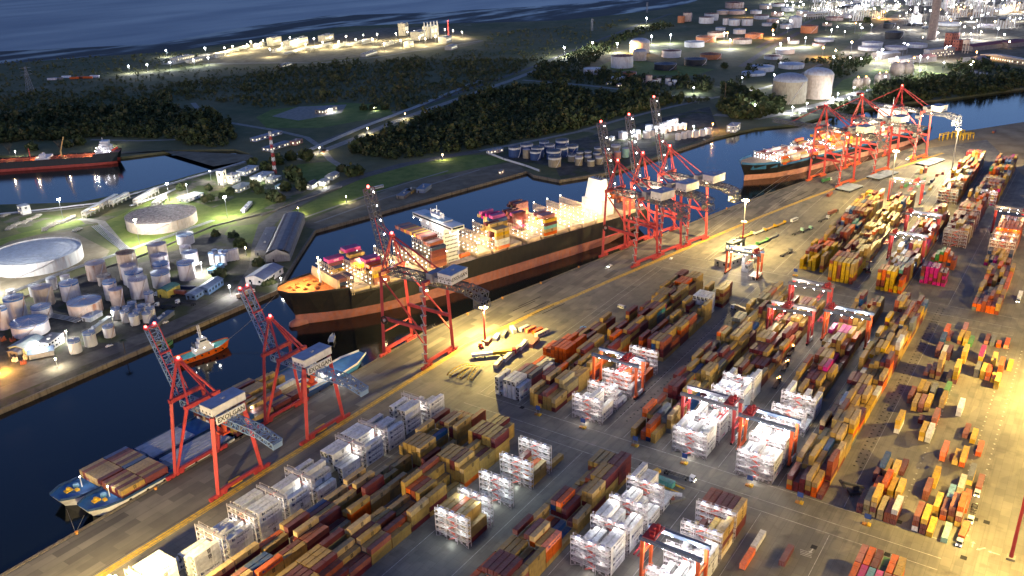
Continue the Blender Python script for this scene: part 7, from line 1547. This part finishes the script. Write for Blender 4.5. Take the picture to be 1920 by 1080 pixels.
for i in range(16):
    px, py = 10+(i*37) % 140, 405+(i*13) % 28; x, y = G(px, py); t = thing('pipe_stack', f'pipe manifold frame, {nth(i)} in the lit valve yard by the basin', 'pipework', (x, y, 0), .4+.3*(i % 3), 'valve yard pipework'); m = MB(M('pipe_pale', (.5, .45, .36), .5)); [m.tube((-5, -2+k, .8+.3*(k % 2)), (5, -2+k, .8+.3*(k % 2)), .25, .25, 6) for k in range(5)]; [m.tube((-3+k*2, -2.4, 1.6), (-3+k*2, 2.4, 1.6), .2, .2, 6) for k in range(4)]; m.build('pipe_run', t); m = MB(STEEL); [m.box(-4+k*4-.15, -2.5, 0, -4+k*4+.15, 2.5, .5) for k in range(3)]; m.build('support', t)
# drums and clutter under the orange light
for i in range(14): px, py = 4+(i*23) % 70, 640+(i*17) % 44; x, y = G(px, py); t = thing('drum_stack', f'stack of drums and crates, {nth(i)} in the orange lit corner yard', 'drums', (x, y, 0), i*.5, 'drums in the corner yard'); m = MB([M('drum_rust', (.3, .1, .04), .7), paint('brown'), paint('cream'), DARK][i % 4]); [m.tube((k % 3*1.2, k//3*1.2, 0), (k % 3*1.2, k//3*1.2, 1.6+(k % 2)), .55, .55, 8) for k in range(6)]; m.build('drum', t)
# low walls of the far quay yards
for l, h, pts in [('white low wall around the blue tank platform', 2.2, ((912, 287), (945, 300), (985, 312), (1012, 322))), ('concrete bund wall along the tank farm road', 1.4, ((0, 576), (140, 523), (262, 482), (400, 425), (520, 395))), ('low fence wall along the embankment road', 1.2, ((490, 405), (560, 378), (640, 352)))]:
    P = pxs(*pts); t = thing('boundary_wall', l, 'wall'); m = MB(WHITE if 'white' in l else CONC); 
    for a, b in zip(P, P[1:]): m.bar((*a, h/2), (*b, h/2), .4, h)
    m.build('wall', t); m = MB(CONC); [m.box(a[0]-.4, a[1]-.4, 0, a[0]+.4, a[1]+.4, h+.3) for a in P]; m.build('pier', t)
house('siding_shed', 'dark open shed on the old siding', 'shed', 760, 366, 26, 8, 3, .33, wc=(.14, .13, .12), roof=(.15, .16, .2)); house('siding_shed', 'blue roofed shed on the old siding quay', 'shed', 795, 357, 20, 9, 4, .33, wc=(.2, .24, .3), roof=(.12, .17, .25)); house('siding_shed', 'ochre hut on the old siding quay', 'shed', 772, 360, 14, 6, 3, .33, wc=(.4, .28, .1), roof=(.3, .22, .12))
# ================================================================== lamps on the left bank and in the refinery
def pole(px, py, h, lampmat, label, power=0, col=(1, .95, .88), r=.8, group=None, cluster=1):
    x, y = G(px, py); t = thing('floodlight_pole', label, 'lamp post', (x, y, 0), 0, group)
    m = MB(STEEL); m.lathe((0, 0), [(.28, 0), (.18, h)], 6); m.build('pole', t); m = MB(lampmat)
    for k in range(cluster): m.ball(((k-(cluster-1)/2)*r*2.2, 0, h+r*.6), r, 8, 5)
    m.build('lamp', t)
    if power: lamp((0, 0, h-r*.8), power, col, r, parent=t)
    return t
P1 = BP
for i, (px, py, h, lm, pw, l) in enumerate([(-22, 556, 24, L_COOL, 7, 'floodlight pole at the bund road outside the photo'), (119, 413, 20, L_COOL, 4.5, 'tall bright floodlight pole in the valve yard'), (263, 464, 24, L_WHITE, 7, 'tall floodlight pole in front of the rusty low tank'), (427, 409, 20, L_COOL, 4, 'floodlight pole at the plant lawn corner'), (319, 378, 18, L_COOL, 4.5, 'floodlight pole on the basin bank'), (352, 364, 10, L_COOL, 1, 'shorter floodlight pole by the basin bank bush'), (396, 338, 10, L_COOL, 1.2, 'floodlight pole beside the pilot plant frame'), (420, 352, 14, L_WARM, 1.2, 'warm lamp on the pilot plant stair'), (380, 514, 9, L_COOL, 3.2, 'blinding white floodlight beside the blue rimmed tank'), (433, 556, 8, L_COOL, 1.6, 'white lamp at the far quay gate'), (31, 296, 8, L_COOL, 1.5, 'shore lamp behind the tanker bow'), (202, 276, 8, L_COOL, 1.5, 'shore lamp right of the tanker'), (488, 344, 7, L_COOL, .8, 'lamp at the laboratory yard'), (608, 352, 5, L_WHITE, .8, 'porch lamp of the white cottages'), (178, 399, 5, L_ORANGE, 1, 'orange lamp beside the yellow lit bush'), (318, 556, 4.5, L_WHITE, 2, 'lamp under the green canopy'), (300, 556, 4, L_WHITE, 1.2, 'second lamp under the green canopy'), (77, 668, 9, L_WHITE, 1.2, 'lamp over the corner yard'), (128, 640, 7, L_WHITE, 2.2, 'white lamp on the flat white office front'), (70, 655, 5, L_WHITE, 1.2, 'green tinged lamp behind the ribbed shed'), (212, 600, 6, L_WHITE, 1.6, 'lamp at the small tank cluster corner'), (0, 700, 6, L_ORANGE, 3.5, 'orange lamp of the corner yard'), (108, 690, 6, L_WARM, 1.2, 'warm lamp at the far quay gate hut'), (528, 536, 6, L_WHITE, .8, 'lamp at the white gabled warehouse'), (445, 360, 3.5, L_WHITE, .8, 'lamp inside the open grey shed'), (702, 207, 4, L_WHITE, 1.6, 'lamp under the lit court tree'), (600, 213, 4, L_WHITE, 1.6, 'lamp under the court shelter, left'), (622, 211, 4, L_WHITE, 1.6, 'lamp under the court shelter, right'), (555, 270, 5, L_WHITE, .8, 'lamp at the lane bridge toll house'), (690, 252, 8, L_WARM, 1.4, 'causeway lamp near the dense wood edge'), (760, 224, 8, L_WARM, 1.4, 'causeway lamp at the middle bend'), (600, 288, 7, L_WARM, 1.2, 'causeway lamp at the lane crossing'), (650, 380, 6, L_WARM, .8, 'embankment lamp above the siding'), (560, 402, 6, L_WARM, .8, 'embankment lamp beside the vaulted warehouse'), (462, 480, 7, L_WARM, 1.0, 'road lamp in front of the vaulted warehouse'), (830, 300, 6, L_WARM, .8, 'embankment lamp near the wood end')]):
    pole(px, py, h, lm, l, P1*pw*(1.5 if pw > 2.5 else .8), {L_ORANGE: (1, .5, .12), L_WARM: (1, .86, .55)}.get(lm, (1, .97, .9)), .5 if h < 12 else .75, cluster=2 if h > 15 else 1)
x, y = G(396, 541); t = thing('lit_sign', 'small green lit sign on the blue office', 'sign', (x, y, 0)); m = MB(L_GREEN); m.box(-.8, -.1, 3.2, .8, .1, 4.8); m.build('panel', t); m = MB(STEEL); m.box(-.05, -.05, 0, .05, .05, 3.2); m.build('post', t); lamp((0, -1, 4), P1*.2, (.2, 1, .3), .2, parent=t)
for i, (px, py) in enumerate([(20, 752), (127, 707), (225, 664), (314, 628), (395, 592)]): x, y = G(px, py, -1.5); t = thing('wall_lamp', f'round white lamp on the far quay wall, {nth(i)} from the left', 'wall lamp', (x, y-.3, -1.2), 0, 'far quay wall lamps'); m = MB(L_WHITE); m.ball((0, -.3, 0), .5, 8, 5); m.build('lamp', t); m = MB(STEEL); m.box(-.1, -.1, -.1, .1, .6, .1); m.build('bracket', t); lamp((0, -1.2, 0), P1*.10, (1, .95, .85), .4, parent=t)
GPL = [(423, 104), (438, 101), (465, 98), (472, 92), (495, 90), (508, 107), (560, 88), (590, 86), (621, 83), (650, 81), (682, 79), (708, 77), (743, 76), (765, 73), (778, 71), (787, 84), (798, 87), (817, 82), (835, 68), (850, 70), (867, 73), (721, 96), (530, 96), (545, 84), (574, 97), (606, 93), (636, 92), (668, 88), (700, 88), (752, 90)]
for i, (px, py) in enumerate(GPL): pole(px, py, 16, L_WHITE, f'gas plant floodlight pole, {nth(i)} along the shore plant', P1*4, (1, .86, .5), 1.3, 'gas plant floodlights')
for i, (px, py) in enumerate([(243, 138), (278, 135), (321, 131), (313, 107), (365, 126), (392, 122), (386, 103)]): pole(px, py, 14, L_COOL, f'bluish floodlight pole, {nth(i)} in the yard left of the gas plant', P1*2.5, (.88, .92, 1), 1.2, 'bluish yard floodlights')
TPL = [(1058, 107, 0), (1111, 97, 0), (1157, 99, 0), (1221, 84, 0), (1257, 82, 0), (1212, 48, 0), (1183, 102, 1), (1213, 96, 0), (1368, 92, 0), (1357, 78, 0), (1363, 78, 1), (1448, 72, 1), (1542, 108, 1), (1477, 90, 0), (1462, 100, 0), (1509, 88, 0), (1656, 36, 1), (1570, 188, 0), (1657, 166, 0), (1450, 162, 0), (1415, 210, 0), (1722, 153, 0), (1767, 138, 0), (1640, 130, 0), (1644, 118, 0), (1723, 126, 0), (1512, 206, 0), (1560, 196, 0), (1600, 176, 0), (1300, 176, 0), (1390, 168, 0), (1284, 255, 1), (1336, 246, 1), (1300, 251, 0), (1240, 250, 0), (1212, 254, 0), (1184, 262, 0), (1263, 240, 0), (1590, 196, 0), (1485, 214, 0)]
for i, (px, py, o) in enumerate(TPL): pole(px, py, 18 if py < 170 else 9, L_ORANGE if o else L_COOL, f'{"orange" if o else "white"} floodlight pole, {nth(i)} in the tank park and river road', P1*(9 if py < 130 else 2.6), (1, .5, .16) if o else (.95, .97, 1), 1.5 if py < 130 else .8, 'tank park floodlights')
lr = random.Random(8); pts = []
for i in range(215):
    if i < 120: px, py = lr.uniform(1440, 1925), lr.uniform(-8, 30)
    elif i < 185: px, py = lr.uniform(1380, 1925), lr.uniform(20, 75)
    else: px, py = lr.uniform(1560, 1925), lr.uniform(60, 135)
    pts.append((px, py))
pts.sort()
for i, (px, py) in enumerate(pts):
    o = lr.random() < .1; wm = lr.random() < .25
    pole(px, py, lr.uniform(8, 26), L_ORANGE if o else L_WARM if wm else L_COOL, f'{"orange" if o else "warm" if wm else "white"} refinery floodlight, {nth(i)} from the left in the lit refinery', P1*4.2 if i % 3 == 0 else 0, (1, .55, .2) if o else (.97, .97, 1), lr.uniform(.7, 1.5), 'refinery floodlights')
# dusk traffic lane of lit vehicles on the river road
for i, (px, py) in enumerate([(1505, 214), (1520, 208), (1538, 203), (1556, 196), (1575, 190), (1592, 184), (1612, 178), (1630, 172), (1490, 220), (1600, 190)]):
    x, y = G(px, py); t = thing('parked_lorry', f'parked lorry with lamps, {nth(i)} along the river road', 'lorry', (x, y, 0), -.5, 'lorries on the river road'); m = MB(paint(['white', 'grey', 'brown', 'white'][i % 4])); m.box(-6, -1.25, 1, 4, 1.25, 3.8); m.box(4.3, -1.2, .6, 6.4, 1.2, 3); m.build('body', t); m = MB(L_WHITE); m.ball((6.6, 0, 1.4), .5, 6, 4); m.build('headlight', t); wheels(t, (-4.5, -3.2, 5), 1.05)
